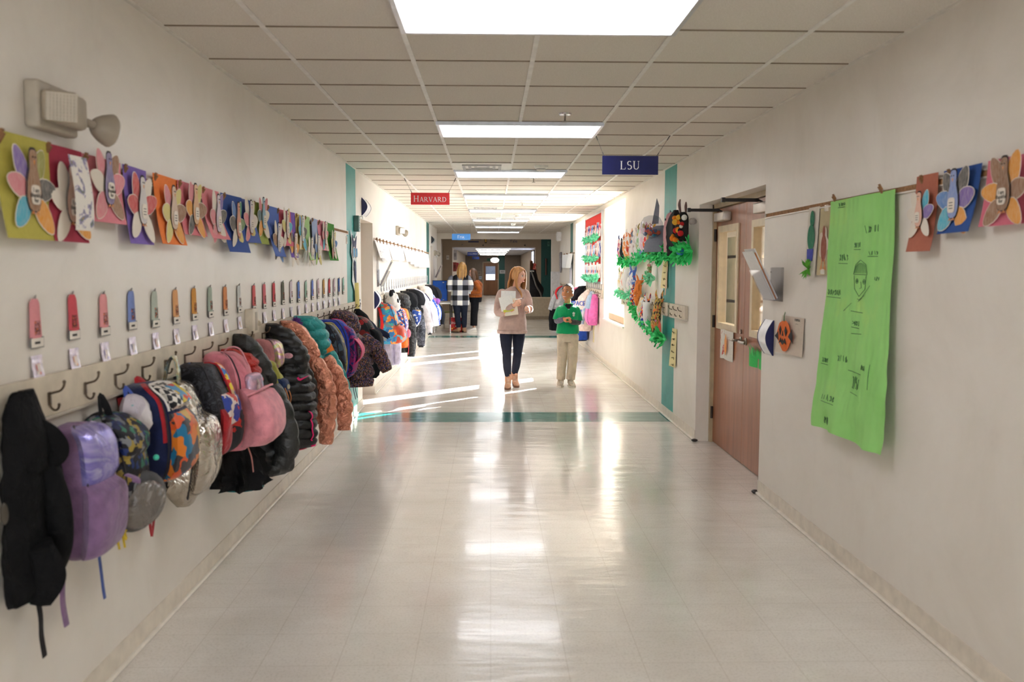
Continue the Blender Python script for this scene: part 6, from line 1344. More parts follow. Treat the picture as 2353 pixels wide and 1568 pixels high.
# paper husky on the left teal stripe
loc, rz = wallL(9.28, 0); t = thing('paper_husky', 'tall navy and white paper husky with blue goggles on the teal stripe', 'paper craft', loc, rz)
NV = P((30, 40, 84), .7); WH = PAPER((230, 230, 234))
f = MB(); f.prism([(-.14, 1.5), (-.10, 1.72), (-.19, 1.8), (-.15, 1.9), (-.20, 2.03), (-.06, 1.95), (.06, 1.95), (.2, 2.03), (.15, 1.9), (.19, 1.8), (.1, 1.7), (.13, 1.5), (.0, 1.40)], (.012, 0, -.06), (0, 1, 0), (0, 0, 1), .003); f.build('white_backing', WH, t)
f = MB(); f.prism([(-.11, 1.88), (-.15, 1.98), (-.05, 1.92), (.05, 1.92), (.15, 1.98), (.11, 1.88), (.08, 1.82), (-.08, 1.82)], (.018, 0, -.06), (0, 1, 0), (0, 0, 1), .004); f.build('head_fur', NV, t)
for s_ in (-1, 1):
    g_ = MB(); g_.prism([(.065*math.cos(a), .06*math.sin(a)) for a in [2*PI*i/18 for i in range(18)]], (.024, s_*.08, 1.74), (0, 1, 0), (0, 0, 1), .004); go = g_.build('goggle_rim', WH, t)
    g_ = MB(); g_.prism([(.052*math.cos(a), .048*math.sin(a)) for a in [2*PI*i/18 for i in range(18)]], (.029, s_*.08, 1.74), (0, 1, 0), (0, 0, 1), .003, dome=.004); g_.build('goggle_lens', P((60, 150, 206), .15), go)
f = MB(); f.prism([(-.03, 1.68), (-.06, 1.6), (-.02, 1.5), (.05, 1.42), (.08, 1.55), (.05, 1.66)], (.022, 0, -.02), (0, 1, 0), (0, 0, 1), .003); f.build('chest_fur', NV, t)
loc, rz = wallL(9.36, 0); t = thing('yellow_strip', 'long yellow paper strip hanging below the paper husky', 'paper', loc, rz)
MB().sheet(lambda u, v: (.014+.03*math.sin(PI*u)+.01*v, (u-.5)*.16, 1.42-.32*v), 5, 8, .0015).build('strip', PAPER((222, 206, 130)), t)
MB().box(.02, .024, -.1, .1, 1.06, 1.12).build('strip_end', PAPER((216, 200, 124)), t)

# ------------------------------------------------------------------ far end: table, display board, snack box, chair, cabinet
wx = atY(1040, 765, 21.6).x
t = thing('folding_table', 'white folding table with thin black legs at the end of the left wall', 'table', (-1.2, 22.0, 0))
MB().rbox(-.24, .25, -.5, .5, .705, .735, .01).build('table_top', P((222, 218, 212), .4), t)
for x in (-.2, .2):
    for y in (-.45, .45): l = MB(); l.tube([(x, y, .705), (x, y, .2)], .016, 8); lo = l.build('leg', M_DARK, t); l = MB(); l.tube([(x, y, .2), (x, y, .0)], .016, 8); l.build('leg_sleeve', P((214, 212, 210), .4), lo)
MB().tube([(-.2, -.45, .3), (-.2, .45, .3)], .01, 6).build('stretcher', M_DARK, t)
a, b = atY(995, 646, 21.9), atY(1027.5, 692, 21.9)
t = thing('display_board', 'bright blue display board with black edges standing on the white table', 'display board', (a.x, 21.85, b.z+.005)); W_, H_ = b.x-a.x, a.z-b.z
MB().box(0, W_, 0, .012, 0, H_).build('blue_panel', P((10, 92, 206), .5), t)
f = MB(); f.box(-.014, 0, -.004, .02, 0, H_+.01); f.box(W_, W_+.014, -.004, .02, 0, H_+.01); f.box(-.014, W_+.014, -.004, .02, H_, H_+.012); f.build('black_edge', M_DARK, t)
f = MB(); f.box(W_+.0, W_+.012, 0, .34, 0, H_); f.build('side_wing', P((20, 40, 90), .5), t)
for z in (.02, H_-.05): MB().box(W_*.68, W_*.8, -.003, 0, z, z+.018).build('white_label', P((226, 226, 230), .5), t)
t = thing('snack_box', 'red cardboard snack box on the floor under the table edge', 'box', (-.93, 21.75, 0), .12)
MB().rbox(-.1, .22, -.09, .09, 0, .36, .006).build('carton', P((196, 28, 34), .5), t)
text('SNACK', 'lettering', .085, M_LET, t, frame((.06, -.0915, .23), (1, 0, 0), (0, 0, 1)), .001)
for i, c in enumerate(((240, 190, 60), (240, 130, 50), (230, 225, 220), (60, 140, 190), (240, 170, 60), (230, 80, 60))): MB().ell((-.04+.045*i, -.091, .09+.03*((i*7) % 3)), (.022, .003, .02), 0, 10, 7).build('printed_snack', P(c, .5), t)
t = thing('chair', 'olive green chair behind the white folding table', 'chair', (-1.02, 22.9, 0))
MB().rbox(-.22, .22, -.2, .2, .43, .46, .012).build('seat', P((110, 112, 50), .5), t)
MB().rbox(.19, .225, -.2, .2, .5, .82, .015).build('backrest', P((110, 112, 50), .5), t)
for x in (-.19, .2):
    for y in (-.17, .17): MB().tube([(x, y, .44), (x*1.1, y*1.1, 0)], .012, 8).build('leg', M_STEEL, t)
t = thing('tall_cabinet', 'tall white cabinet standing against the portal at the right', 'cabinet', (1.98, 25.4, 0))
MB().box(-.22, .22, -.2, .2, 0, 1.5).build('body', P((222, 222, 224), .4), t); MB().box(-.2, .2, -.212, -.2, .04, 1.46).build('door', P((228, 228, 230), .4), t); MB().box(-.17, -.155, -.23, -.212, .8, .95).build('handle', M_STEEL, t)

# ------------------------------------------------------------------ lobby and far corridor
t = thing('low_wall', 'low ribbed half wall in the lobby beyond the portal', 'half wall', (1.55, 27.3, 0))
w = MB(); w.box(-.45, 1.4, -.06, .06, 0, .66)
for i in range(30): w.box(-.45+.0617*i, -.425+.0617*i, -.066, -.06, .12, .62)
w.build('panel', P((190, 176, 152), .5), t); MB().rbox(-.47, 1.42, -.085, .085, .66, .695, .01).build('cap_rail', P((206, 192, 168), .4), t); MB().box(-.45, 1.4, -.07, -.06, 0, .1).build('base_strip', P((150, 136, 116), .5), t)
t = thing('draped_figure', 'dark draped figure with a brown top standing behind the half wall', 'sculpture', (1.32, 29.6, 0))
Soft([(1.88, .03, -.05, .05), (1.84, .09, -.12, .1), (1.72, .11, -.15, .13), (1.6, .1, -.12, .11), (1.5, .09, -.1, .1)], 2, (.04, 4), seed=2).body().build('brown_top', K((84, 52, 30)), t)
Soft([(1.56, .1, -.1, .2), (1.4, .14, -.16, .24), (1.2, .16, -.24, .3), (1.0, .18, -.34, .44), (.85, .2, -.4, .5), (.6, .2, -.42, .46), (.1, .2, -.42, .46)], 2, (.06, 7), seed=3).body().build('dark_drape', K((36, 36, 40)), t)
MB().tube([(.05, -.14, 1.5), (.14, -.18, 1.25), (.22, -.2, 1.0), (.36, -.2, .75), (.4, -.2, .5)], .05, 8, flat=(.5, 1), sub=4).build('grey_band', K((96, 94, 92)), t)
for i in range(3): MB().ell((.02+.05*i, -.17, 1.5), .018, 0, 8, 6).build('white_bead', P((214, 212, 206), .4), t)
t = thing('wall_hanging', 'red patterned paper hanging at the lobby pillar', 'poster', (1.64, 32.93, 1.6))
MB().sheet(lambda u, v: (-.13+.2*u, -.03*math.sin(PI*u), .2-.36*v), 4, 4, .002).build('sheet', PRINT((150, 90, 80), ((190, 60, 60), (206, 170, 150), (60, 50, 50)), 20, 20, 14, .4), t)
t = thing('door_pull', 'dark reddish pull bar on the teal lobby wall', 'handle', (2.08, 32.95, 1.35))
MB().tube([(0, -.03, .0), (0, -.03, .62)], .03, 8).build('bar', P((90, 60, 56), .5), t)
for z in (.06, .56): MB().tube([(0, 0, z), (0, -.03, z)], .012, 6).build('bracket', M_STEEL, t)
# school names on the bulkhead
def nsign(label, px, py, s, size, col, extra=None):
    p = atY(px, py, YB); t = thing('wall_lettering', label, 'lettering', (p.x, YB-.004, p.z)); text(s, 'lettering', size, P(col, .5, var=0), t, frame((0, 0, 0), (1, 0, 0), (0, 0, 1)), .003)
    if extra: extra(t)
nsign('HAMPTON lettering over a navy bar on the bulkhead', 1088, 550, 'HAMPTON', .12, (40, 40, 70), lambda t: MB().box(-.2, .2, -.006, 0, -.12, -.07).build('navy_bar', P((26, 36, 84), .5), t))
def miz(t):
    MB().box(-.40, -.32, -.006, 0, -.1, .1).build('crest', P((40, 34, 24), .5), t); MB().box(-.385, -.335, -.009, -.006, -.06, .06).build('crest_gold', P((206, 160, 60), .5), t); MB().box(-.22, .2, -.005, 0, -.105, -.09).build('small_line', P((90, 80, 76), .5), t)
nsign('Mizzou lettering with a black and gold crest on the bulkhead', 1138, 553, 'Mizzou', .13, (40, 36, 36), miz)
nsign('Yale lettering in navy on the bulkhead', 1180, 554.5, 'Yale', .17, (36, 50, 96))
for i, (px, py) in enumerate(((1063, 563), (1110, 564), (1157, 563.5), (1206, 564))):
    p = atY(px, py, YB); o = MB().lathe([(.025, 0), (.03, -.02), (.02, -.05), (.001, -.055)], (0, 0, 0), (0, 1, 0), 12).build('spot_lamp', M_DARK if i % 2 else M_STEEL); o.location = (p.x, YB-.001, p.z); tag(o, 'small %s spot lamp, %s along the lobby bulkhead' % ('dark' if i % 2 else 'grey', ORD[i]), 'lamp', 'spot lamps on the bulkhead')
def far_sign(label, px, py, Y, w_, h_, s):
    p = atY(px, py, Y); t = thing('hanging_sign', label, 'sign', (p.x, Y, p.z)); MB().box(-w_/2, w_/2, -.006, .006, -h_/2, h_/2).build('panel', P((30, 56, 130), .4), t)
    text(s, 'lettering', h_*.5, M_LET, t, frame((0, -.0075, 0), (1, 0, 0), (0, 0, 1)), .001)
    for x in (-w_*.4, w_*.4): MB().tube([(x, 0, h_/2), (x, 0, C2-p.z)], .004, 5).build('wire', M_STEEL, t)
far_sign('dark blue COLUMBIA sign in the far corridor', 1086, 584, 38, .44, .16, 'COLUMBIA')
far_sign('smaller blue sign deeper in the far corridor', 1093, 593, 46, .36, .14, '- - - -')
for i, y in enumerate((35.5, 38.5, 42, 46, 50)):
    t = thing('ceiling_light', 'bright far-corridor ceiling light, %s beyond the bulkhead' % ORD[i], 'light', (.1, y, C2-.03), 0, 'far corridor ceiling lights')
    MB().box(-.72, .72, -.35, .35, .012, .03).build('frame', M_ALU, t); MB().box(-.69, .69, -.3, .3, .0, .012).build('diffuser', EMIT((255, 250, 240), 4.5), t)
p = atY(1137, 597.5, 43)
t = thing('pendant_lamp', 'white globe pendant lamp in front of the far wooden door', 'pendant lamp', (p.x, 43, p.z))
MB().lathe([(.06, .11), (.12, .09), (.21, .02), (.19, -.07), (.1, -.13), (.001, -.14)], (0, 0, 0), (0, 0, 1), 24).build('globe', EMIT((255, 252, 246), 2.2), t); MB().lathe([(.001, .16), (.06, .15), (.09, .1)], (0, 0, 0), (0, 0, 1), 16).build('cap', M_DARK, t); MB().tube([(0, 0, .15), (0, 0, C2-p.z)], .008, 6).build('rod', M_DARK, t)
# end door
dw = MB(); x0, x1 = -.43, .42
dw.box(x0, -.3, YE-.05, YE-.005, .03, 1.94); dw.box(.27, x1, YE-.05, YE-.005, .03, 1.94); dw.box(-.3, .27, YE-.05, YE-.005, .03, .9); dw.box(-.3, .27, YE-.05, YE-.005, 1.74, 1.94)
o = struct(dw.build('door_3', WOOD((104, 66, 40), (124, 82, 52), .45, (10, 10, 1), 'far_door_wood')))
MB().box(-.3, .27, YE-.02, YE-.012, .9, 1.74).build('glass', P((90, 110, 160), .1), o)
MB().box(-.28, .25, YE-.026, YE-.02, .93, 1.26).build('bright_view', EMIT((236, 238, 242), .9), o)
MB().ell((.37, YE-.07, .95), .03).build('door_knob', M_STEEL, o); f = MB(); f.box(x0-.06, x0, YE-.06, YE, 0, 2.0); f.box(x1, x1+.06, YE-.06, YE, 0, 2.0); f.box(x0-.06, x1+.06, YE-.06, YE, 1.94, 2.0); f.build('door_frame', P((150, 136, 118), .5), o)
def plaque(label, px0, py0, px1, py1, Y, col, name='wall_plaque'):
    a, b = atY(px0, py0, Y), atY(px1, py1, Y); t = thing(name, label, 'plaque', ((a.x+b.x)/2, Y-.004, (a.z+b.z)/2)); w_, h_ = (b.x-a.x)/2, (a.z-b.z)/2
    MB().box(-w_, w_, -.02, 0, -h_, h_).build('plate', P(col, .5), t); MB().box(-w_*.6, w_*.6, -.024, -.02, -h_*.3, h_*.4).build('print', P(tuple(int(c*.75) for c in col), .5), t)
plaque('dark green exit sign over the far door', 1119, 594, 1131, 600, YE, (24, 90, 70)); plaque('white and dark poster on the far teal stripe', 1148, 621, 1161, 629, YE, (170, 170, 174)); plaque('white square notice left of the far door', 1101, 635, 1107, 642, YE, (150, 160, 180)); plaque('beige panel left of the far door', 1098, 624, 1106, 632, YE, (130, 116, 106))
plaque('white switch plate on the left bulkhead pier', 1026, 587, 1032, 597, YB, (200, 194, 186))
plaque('picture poster on the left side of the far corridor entry', 1041, 603, 1049, 624, YB+.5, (150, 60, 54)); plaque('white paper sheet in the far corridor entry', 1042, 575, 1050, 598, YB+.8, (206, 206, 212))
plaque('red poster deeper in the far corridor', 1049, 604, 1054, 620, 37, (150, 36, 44)); plaque('dark framed print in the far corridor entry', 1047, 583, 1049.5, 594, 35, (40, 44, 70)); plaque('dim blank screen high on the lobby teal wall', 1258, 555, 1263, 566, YB, (60, 110, 104))
# bright glazing on the right of the far corridor
t = thing('far_window', 'tall bright window strip at the right of the far corridor', 'window', (1.76, 36.5, 1.2))
MB().box(-.0, .02, -.9, .9, -.2, 1.1).build('pane', EMIT((226, 234, 250), 2.0), t); f = MB(); f.box(-.02, .02, -.03, .03, -.2, 1.1); f.box(-.02, .02, -.95, -.9, -.25, 1.15); f.box(-.02, .02, .9, .95, -.25, 1.15); f.build('frame', P((60, 64, 76), .5), t)
# ------------------------------------------------------------------ people
def V(*a): return Vector(a)
def head_mb(mb, M, s=1.0, child=False):
    """head with brow, nose, lips, chin and ears; local x right, y the way the face looks, z up; origin between the ears, s=1 adult"""
    def g(p, c, r, amp): d = ((p-Vector(c)).length)/r; return amp*math.exp(-d*d)
    nu, nv = 40, 30; rings = []
    for j in range(nv+1):
        a = -PI/2+PI*j/nv; ca, sa = max(math.cos(a), .015), math.sin(a); ring = []
        for i in range(nu):
            b = 2*PI*i/nu; d = Vector((ca*math.cos(b), ca*math.sin(b), sa))
            jaw = max(0, -sa)
            p = Vector((d.x*.0745*(1-.22*jaw), d.y*(.096 if d.y > 0 else .098)*(1-.02*jaw), d.z*.118+.012))
            if d.y > 0 and jaw: p.y *= 1+.02*jaw
            if d.y < 0: p.z += .02*jaw*abs(d.y)*.8; p.y *= 1-.25*jaw
            n = d
            k = g(p, (0, .098, -.024), .016, .021)+g(p, (0, .098, -.004), .013, .010)+g(p, (.0, .09, .035), .035, .004)
            k += g(p, (0, .09, -.062), .02, .005)+g(p, (0, .085, -.095), .024, .010)+g(p, (.04, .07, -.025), .025, .004)+g(p, (-.04, .07, -.025), .025, .004)
            k -= g(p, (.031, .09, .012), .014, .007)+g(p, (-.031, .09, .012), .014, .007)+g(p, (0, .095, -.047), .012, .002)
            q = p+Vector((n.x*.4, n.y, n.z*.3))*k
            ring.append(M @ (q*s))
        rings.append(ring)
    mb.loft(rings)
    n0 = len(mb.v)
    for sx in (-1, 1):
        b0 = len(mb.v)
        mb.ell((0, 0, 0), (.010, .018, .031)); mb.xf(M @ Matrix.Scale(s, 4) @ Matrix.Translation((sx*.075, -.006, -.004)) @ Matrix.Rotation(sx*.35, 4, 'Z') @ Matrix.Rotation(-.15, 4, 'X'), b0)
def face_parts(body, M, s, iris=(70, 50, 36), lip=(190, 110, 104), brow=(90, 62, 40), smile=True):
    for sx in (-1, 1):
        e = MB(); e.ell((sx*.031*s, .0795*s, .012*s), (.0135*s, .0115*s, .0095*s), 0, 14, 9); e.ell((sx*.031*s+.001, .0895*s, .012*s), (.0065*s, .0035*s, .0068*s), 1, 10, 7); e.xf(M); e.build('eye', [P((232, 228, 224), .2, var=0), P(iris, .15, var=0)], body)
        l = MB(); l.tube([(sx*.016*s, .0895*s, .018*s), (sx*.031*s, .093*s, .0245*s), (sx*.047*s, .0845*s, .017*s)], [.0018*s, .0026*s, .0016*s], 6, sub=4); l.xf(M); l.build('eyelash', P((40, 30, 26), .7, var=0), body)
        b = MB(); b.tube([(sx*.014*s, .0985*s, .036*s), (sx*.031*s, .099*s, .0425*s), (sx*.052*s, .084*s, .036*s)], [.003*s, .0038*s, .0015*s], 6, sub=4, flat=(.6, 1)); b.xf(M); b.build('eyebrow', P(brow, .8, var=0), body)
    m = MB()
    if smile: m.tube([(-.026*s, .079*s, -.052*s), (-.012*s, .0910*s, -.0595*s), (0, .0940*s, -.061*s), (.012*s, .0910*s, -.0595*s), (.026*s, .079*s, -.052*s)], [.002*s, .0052*s, .006*s, .0052*s, .002*s], 8, 1, sub=4, flat=(.9, .6))
    m.tube([(-.027*s, .0785*s, -.0515*s), (-.01*s, .0930*s, -.0545*s), (.0, .0950*s, -.0555*s), (.01*s, .0930*s, -.0545*s), (.027*s, .0785*s, -.0515*s)], [.0016*s, .0032*s, .003*s, .0032*s, .0016*s], 8, sub=4)
    m.tube([(-.024*s, .079*s, -.055*s), (-.01*s, .0910*s, -.0665*s), (.0, .0930*s, -.068*s), (.01*s, .0910*s, -.0665*s), (.024*s, .079*s, -.055*s)], [.0016*s, .0036*s, .0042*s, .0036*s, .0016*s], 8, sub=4)
    m.xf(M); m.build('mouth', [P(lip, .4, var=0), P((236, 230, 224), .3, var=0)], body)
def hand_mb(mb, wrist, palm_dir, palm_nrm, s=1.0, curl=.5, side=1, spread=.12, curls=None):
    """palm, four fingers bent by curl and a thumb from the side; palm_dir wrist->knuckles, palm_nrm out of the palm"""
    d = Vector(palm_dir).normalized(); n = Vector(palm_nrm); n = (n-d*n.dot(d)).normalized(); x = d.cross(n)*side; w = Vector(wrist); s *= 1.0
    mb.tube([w-d*.02*s, w+d*.02*s, w+d*.055*s, w+d*.085*s], [.024*s, .028*s, .037*s, .033*s], 12, flat=(.42, 1), sub=2, up=n)
    for i, (o, L_, r) in enumerate(((-.029, .066, .0082), (-.010, .076, .0088), (.010, .071, .0086), (.028, .055, .0074))):
        c = (curls[i] if curls else curl); p = w+d*(.082-.004*abs(i-1.3))*s+x*o*s; a = 0; pts = [p-d*.018*s, p]; dd = d+x*(o*spread/.03)
        for k, f in enumerate((.42, .33, .25)):
            a += c*(1.0, 1.25, .8)[k]; v = dd*math.cos(a)+n*math.sin(a); p = p+v*L_*f*s; pts.append(p)
        mb.tube(pts, [r*s*1.05, r*s*1.05, r*s, r*s*.93, r*s*.72], 8, sub=2)
    p = w+d*.02*s-x*.024*s; c = curls[4] if curls else curl
    v1 = (-x*.8+d*.75+n*.35).normalized(); v2 = (v1+(x*.7+n*.6)*c).normalized()
    mb.tube([p, p+v1*.034*s, p+v1*.05*s+v2*.022*s, p+v1*.05*s+v2*.046*s], [.0125*s, .011*s, .0098*s, .007*s], 8, sub=2)
def skin_mat(c): 
    m, nt, b = _new('skin'); _base(b, .5, 0, .35); v = _tc(nt); f = _noise(nt, v, 40, 3); col = lin(c)
    nt.links.new(_ramp(nt, f, [(.3, tuple(x*.93 for x in col[:3])+(1,)), (.7, tuple(min(1, x*1.05) for x in col[:3])+(1,))]), b.inputs['Base Color'])
    b.inputs['Subsurface Weight'].default_value = .12; b.inputs['Subsurface Radius'].default_value = (.02, .008, .004); b.inputs['Subsurface Scale'].default_value = .4; return m
def hair_mat(c1, c2):
    m, nt, b = _new('hair'); _base(b, .42, 0, .5); v = _tc(nt, (70, 70, 3.0)); f = _noise(nt, v, 1, 4, .6)
    nt.links.new(_ramp(nt, f, [(.3, lin(c1)), (.7, lin(c2))]), b.inputs['Base Color']); _bump(nt, b, f, .4, .006); return m
def torso(mb, rows, m=0, n=22):
    """rows (z, cx, cy, half width, half depth)"""
    N = 26; o = [interp(rows, i/N) for i in range(N+1)]
    mb.loft([[(q[1]+q[3]*math.copysign(abs(math.cos(a))**.85, math.cos(a)), q[2]+q[4]*math.copysign(abs(math.sin(a))**.85, math.sin(a)), q[0]) for a in [2*PI*k/n for k in range(n)]] for q in o], m)
def chain(mb, pts, rad, n=14, m=0, flat=None): mb.tube(pts, rad, n, m, flat, sub=5)
def headM(c, yaw, pitch=0, roll=0):
    """face looks along -Y turned by yaw (positive towards +X), pitch up positive"""
    return Matrix.Translation(c) @ Matrix.Rotation(PI+yaw, 4, 'Z') @ Matrix.Rotation(pitch, 4, 'X') @ Matrix.Rotation(roll, 4, 'Y')
def shoe(mb, heel, d, L_, w_, h_, m=0, sole=1, up=.0, sl=.02):
    """shoe from heel point along d on the floor"""
    d = Vector(d); d.z = 0; d.normalize(); s_ = Vector((-d.y, d.x, 0)); h0 = Vector(heel); rings = []
    for i in range(11):
        u = i/10; ww = w_*(.72+.36*math.sin(PI*(u*.9+.1))*(.6+.55*u)) * (1 if u < .88 else (1-(u-.88)/.12*.5)); hh = h_*((1 if u < .3 else 1-.62*((u-.3)/.7)**.8))
        if i == 0: ww *= .7; hh *= .92
        c = h0+d*(u*L_)+Vector((0, 0, up*max(0, 1-u*1.15)))
        ring = []
        for k in range(14):
            a = 2*PI*k/14; sn = math.sin(a); ring.append(c+s_*(ww*.5*math.copysign(abs(math.cos(a))**.7, math.cos(a)))+Vector((0, 0, sl+(hh-sl)*.5*(1+math.copysign(abs(sn)**.8, sn)))))
        rings.append(ring)
    mb.loft(rings, m)
    rings = []
    for i in range(11):
        u = i/10; ww = w_*1.06*(.72+.36*math.sin(PI*(u*.9+.1))*(.6+.55*u))*(1 if u < .88 else (1-(u-.88)/.12*.45)); c = h0+d*(u*(L_+.008)-.004)+Vector((0, 0, up*max(0, 1-u*1.15)))
        rings.append([c+s_*ww*.5, c-s_*ww*.5, c-s_*ww*.5+Vector((0, 0, sl)), c+s_*ww*.5+Vector((0, 0, sl))])
    mb.loft(rings, sole, sm=False)
def hair_locks(body, M, s, mat_, locks, cap=None, name='hair'):
    """locks: list of (points in head space, radii)"""
    h = MB()
    if cap: cap(h)
    for pts, rad in locks: h.tube([M @ (Vector(p)*s) for p in pts], [r*s for r in rad], 7, sub=5, flat=(.45, 1))
    return h.build(name, mat_, body, ang=80)
def cap_fn(M, s, front=.35, low=-.03, grow=1.10, back=-.11, thick=1.0):
    """scalp shell: covers the skull except the face"""
    def f(h):
        nu, nv = 40, 16; rings = []
        for j in range(nv+1):
            v = j/nv; ring = []
            for i in range(nu):
                b = 2*PI*i/nu; sb = math.sin(b)
                a_lo = front*1.25 if sb > .55 else (low*10*.0+(-.15-.55*max(0, -sb)) if sb < .1 else -.15+(front*1.25+.15)*((sb-.1)/.45))
                a = PI/2-(PI/2-a_lo)*v; ca, sa = math.cos(a), math.sin(a); jaw = max(0, -sa)
                p = Vector((ca*math.cos(b)*.0745*(1-.1*jaw), ca*sb*(.096 if sb > 0 else .098), sa*.118+.012)); c = Vector((0, 0, .012)); p = c+(p-c)*(grow+.02*math.sin(7*b)*thick*.3)
                ring.append(M @ (p*s))
            rings.append(ring)
        h.loft(rings, cap0=False, cap1=False)
    return f

# --------- woman walking towards the viewer
SK = skin_mat((226, 176, 152)); HAIRB = hair_mat((150, 96, 52), (206, 156, 100))
wo = thing('person', 'woman with long blonde hair in a taupe sweater walking and holding papers to her chest', 'person', (.285, 11.45, 0))
HC = V(.075, -.02, 1.475); HM = headM(HC, math.radians(57), math.radians(-4), math.radians(3))
b = MB(); head_mb(b, HM, .95)
chain(b, [(.045, .015, 1.24), (.05, .01, 1.32), (.068, -.005, 1.42)], [.062, .052, .05])
torso(b, [(.80, .005, 0, .13, .1), (.9, .005, 0, .16, .11), (1.0, .008, 0, .135, .095), (1.1, .01, 0, .135, .095), (1.22, .012, .005, .165, .095), (1.29, .02, .01, .13, .07), (1.32, .03, .01, .07, .055)])
RS, RE, RW = V(-.15, .01, 1.25), V(-.185, -.045, 1.0), V(.015, -.185, 1.105)      # her right arm, at the left of the picture
LS, LE, LW = V(.17, .02, 1.25), V(.222, .0, 1.045), V(.215, -.215, 1.06)
chain(b, [RS, RE, RW], [.045, .038, .026]); chain(b, [LS, LE, LW], [.045, .038, .026])
hand_mb(b, RW, (.75, -.1, .55), (-.25, .9, .2), .95, .75, 1, .1)
hand_mb(b, LW, (-.25, -.75, .1), (-.75, .2, -.2), .95, 1.05, -1, .1)
RH, RK, RA = V(-.085, .0, .86), V(-.075, -.10, .475), V(-.055, -.02, .085)
LH, LK, LA = V(.095, .0, .86), V(.07, .02, .475), V(.035, .19, .10)
for H_, K_, A_, o_ in ((RH, RK, RA, -.004), (LH, LK, LA, .004)): chain(b, [H_, (H_+K_)/2, K_, (K_+A_)/2+V(o_, .02, .02), A_], [.05, .035, .03, .03, .026])
bd = fuse(b, 'body', SK, wo, .0055, 3)
face_parts(bd, HM, .95, (70, 90, 110), (196, 108, 104), (150, 106, 66))
# sweater: one skin of torso and sleeves
b = MB(); torso(b, [(.735, .0, .0, .185, .135), (.76, .0, .0, .19, .14), (.86, .003, .0, .186, .137), (.98, .006, 0, .165, .122), (1.08, .008, 0, .16, .118), (1.2, .012, .002, .18, .115), (1.26, .015, .008, .165, .092), (1.30, .025, .01, .12, .076), (1.33, .035, .01, .082, .064), (1.345, .042, .008, .066, .06)])
chain(b, [RS+V(.04, 0, .0), RS, (RS+RE)/2+V(-.012, 0, 0), RE, (RE+RW)/2+V(0, -.015, -.005), RW-(RW-RE).normalized()*.01], [.05, .056, .058, .055, .047, .040], 16)
chain(b, [LS-V(.04, 0, 0), LS, (LS+LE)/2+V(.01, 0, 0), LE, (LE+LW)/2, LW-(LW-LE).normalized()*.005], [.05, .056, .056, .053, .048, .045], 16)
SWM = FAB((176, 150, 142), .9, .25, .06, .3); sw = fuse(b, 'sweater', SWM, wo, .006, 4, .007, 9, 3)
b = MB(); torso(b, [(.728, .0, .0, .197, .147), (.74, .0, .0, .199, .149), (.765, .0, .0, .2, .15), (.775, .0, .0, .19, .14)]); hb = b.build('sweater_hem', FAB((180, 154, 146), .9, .3), sw)
# leggings
b = MB(); torso(b, [(.72, .003, .0, .16, .112), (.82, .003, 0, .158, .11), (.92, .005, 0, .12, .085)])
chain(b, [RH+V(.008, 0, -.03), (RH+RK)/2+V(-.004, -.01, 0), RK, (RK+RA)/2+V(-.004, .02, .02), RA+V(0, 0, .07)], [.082, .083, .061, .056, .042], 16); chain(b, [LH+V(-.012, 0, -.03), (LH+LK)/2, LK, (LK+LA)/2+V(.004, .02, .02), LA+V(0, 0, .07)], [.082, .083, .061, .056, .042], 16)
fuse(b, 'leggings', FAB((34, 38, 54), .8, .15, .05, .15), wo, .0055, 4, .003, 12, 1)
for nm, A_, dirr, up in (('ankle_boot', RA, (-.05, -1, 0), .0), ('ankle_boot', LA, (.12, -1, 0), .045)):
    m = MB(); f0 = V(A_.x, A_.y+.055, 0); shoe(m, f0, dirr, .235, .084, .085, 0, 1, up, .022); m.tube([(A_.x, A_.y+.01, .06+up*.6), (A_.x, A_.y+.005, .12), (A_.x, A_.y, .19)], [.044, .044, .047], 14, sub=3)
    m.box(A_.x-.03, A_.x+.03, A_.y+.0, A_.y+.055, max(.0, up*.9), .03+up*.9, 1); bo = m.build(nm, [P((190, 142, 112), .6, bump=.2), P((120, 78, 56), .5)], wo)
    l = MB()
    for i in range(4): l.tube([(A_.x-.018, A_.y-.048-.012*i, .13-.018*i), (A_.x+.018, A_.y-.05-.012*i, .126-.018*i)], .003, 5)
    l.build('lace', P((226, 214, 200), .7), bo)
# hair
lk = []; rr = random.Random(3)
for i in range(64):                                                     # fall behind and over the shoulder on her right
    a = math.radians(140+165*i/63); x0, y0 = .076*math.cos(a), .1*math.sin(a); k = rr.uniform(.9, 1.15); e = rr.uniform(-.012, .012)
    lk.append(([(x0*.55, y0*.55, .125), (x0*1.05, y0*1.08, .07), (x0*1.2+e, y0*1.22, -.03), (x0*1.34+e, y0*1.3-.012, -.12), (x0*1.3+e*2, y0*1.25-.018, -.21-.05*k)], [.018, .024, .026, .024, .006]))
for i in range(30):                                                     # lock forward over the left shoulder
    e = rr.uniform(-.02, .02); lk.append(([(.03+e*.5, .03, .122), (.072, .02+e, .06), (.088+e*.3, .012+e, -.04), (.075+e, .03+e*.6, -.13), (.035+e*1.6, .075+e, -.22), (.03+e*1.8, .085+e, -.30-rr.uniform(0, .06))], [.014, .017, .018, .018, .016, .004]))
for i in range(12):                                                     # behind the temple
    e = i/11; lk.append(([(-.03, .04-.05*e, .122), (-.072, .035-.06*e, .075), (-.088, .012-.06*e, .0), (-.092, -.005-.06*e, -.09), (-.088, -.01-.06*e, -.19-.03*rr.random())], [.014, .02, .022, .022, .008]))
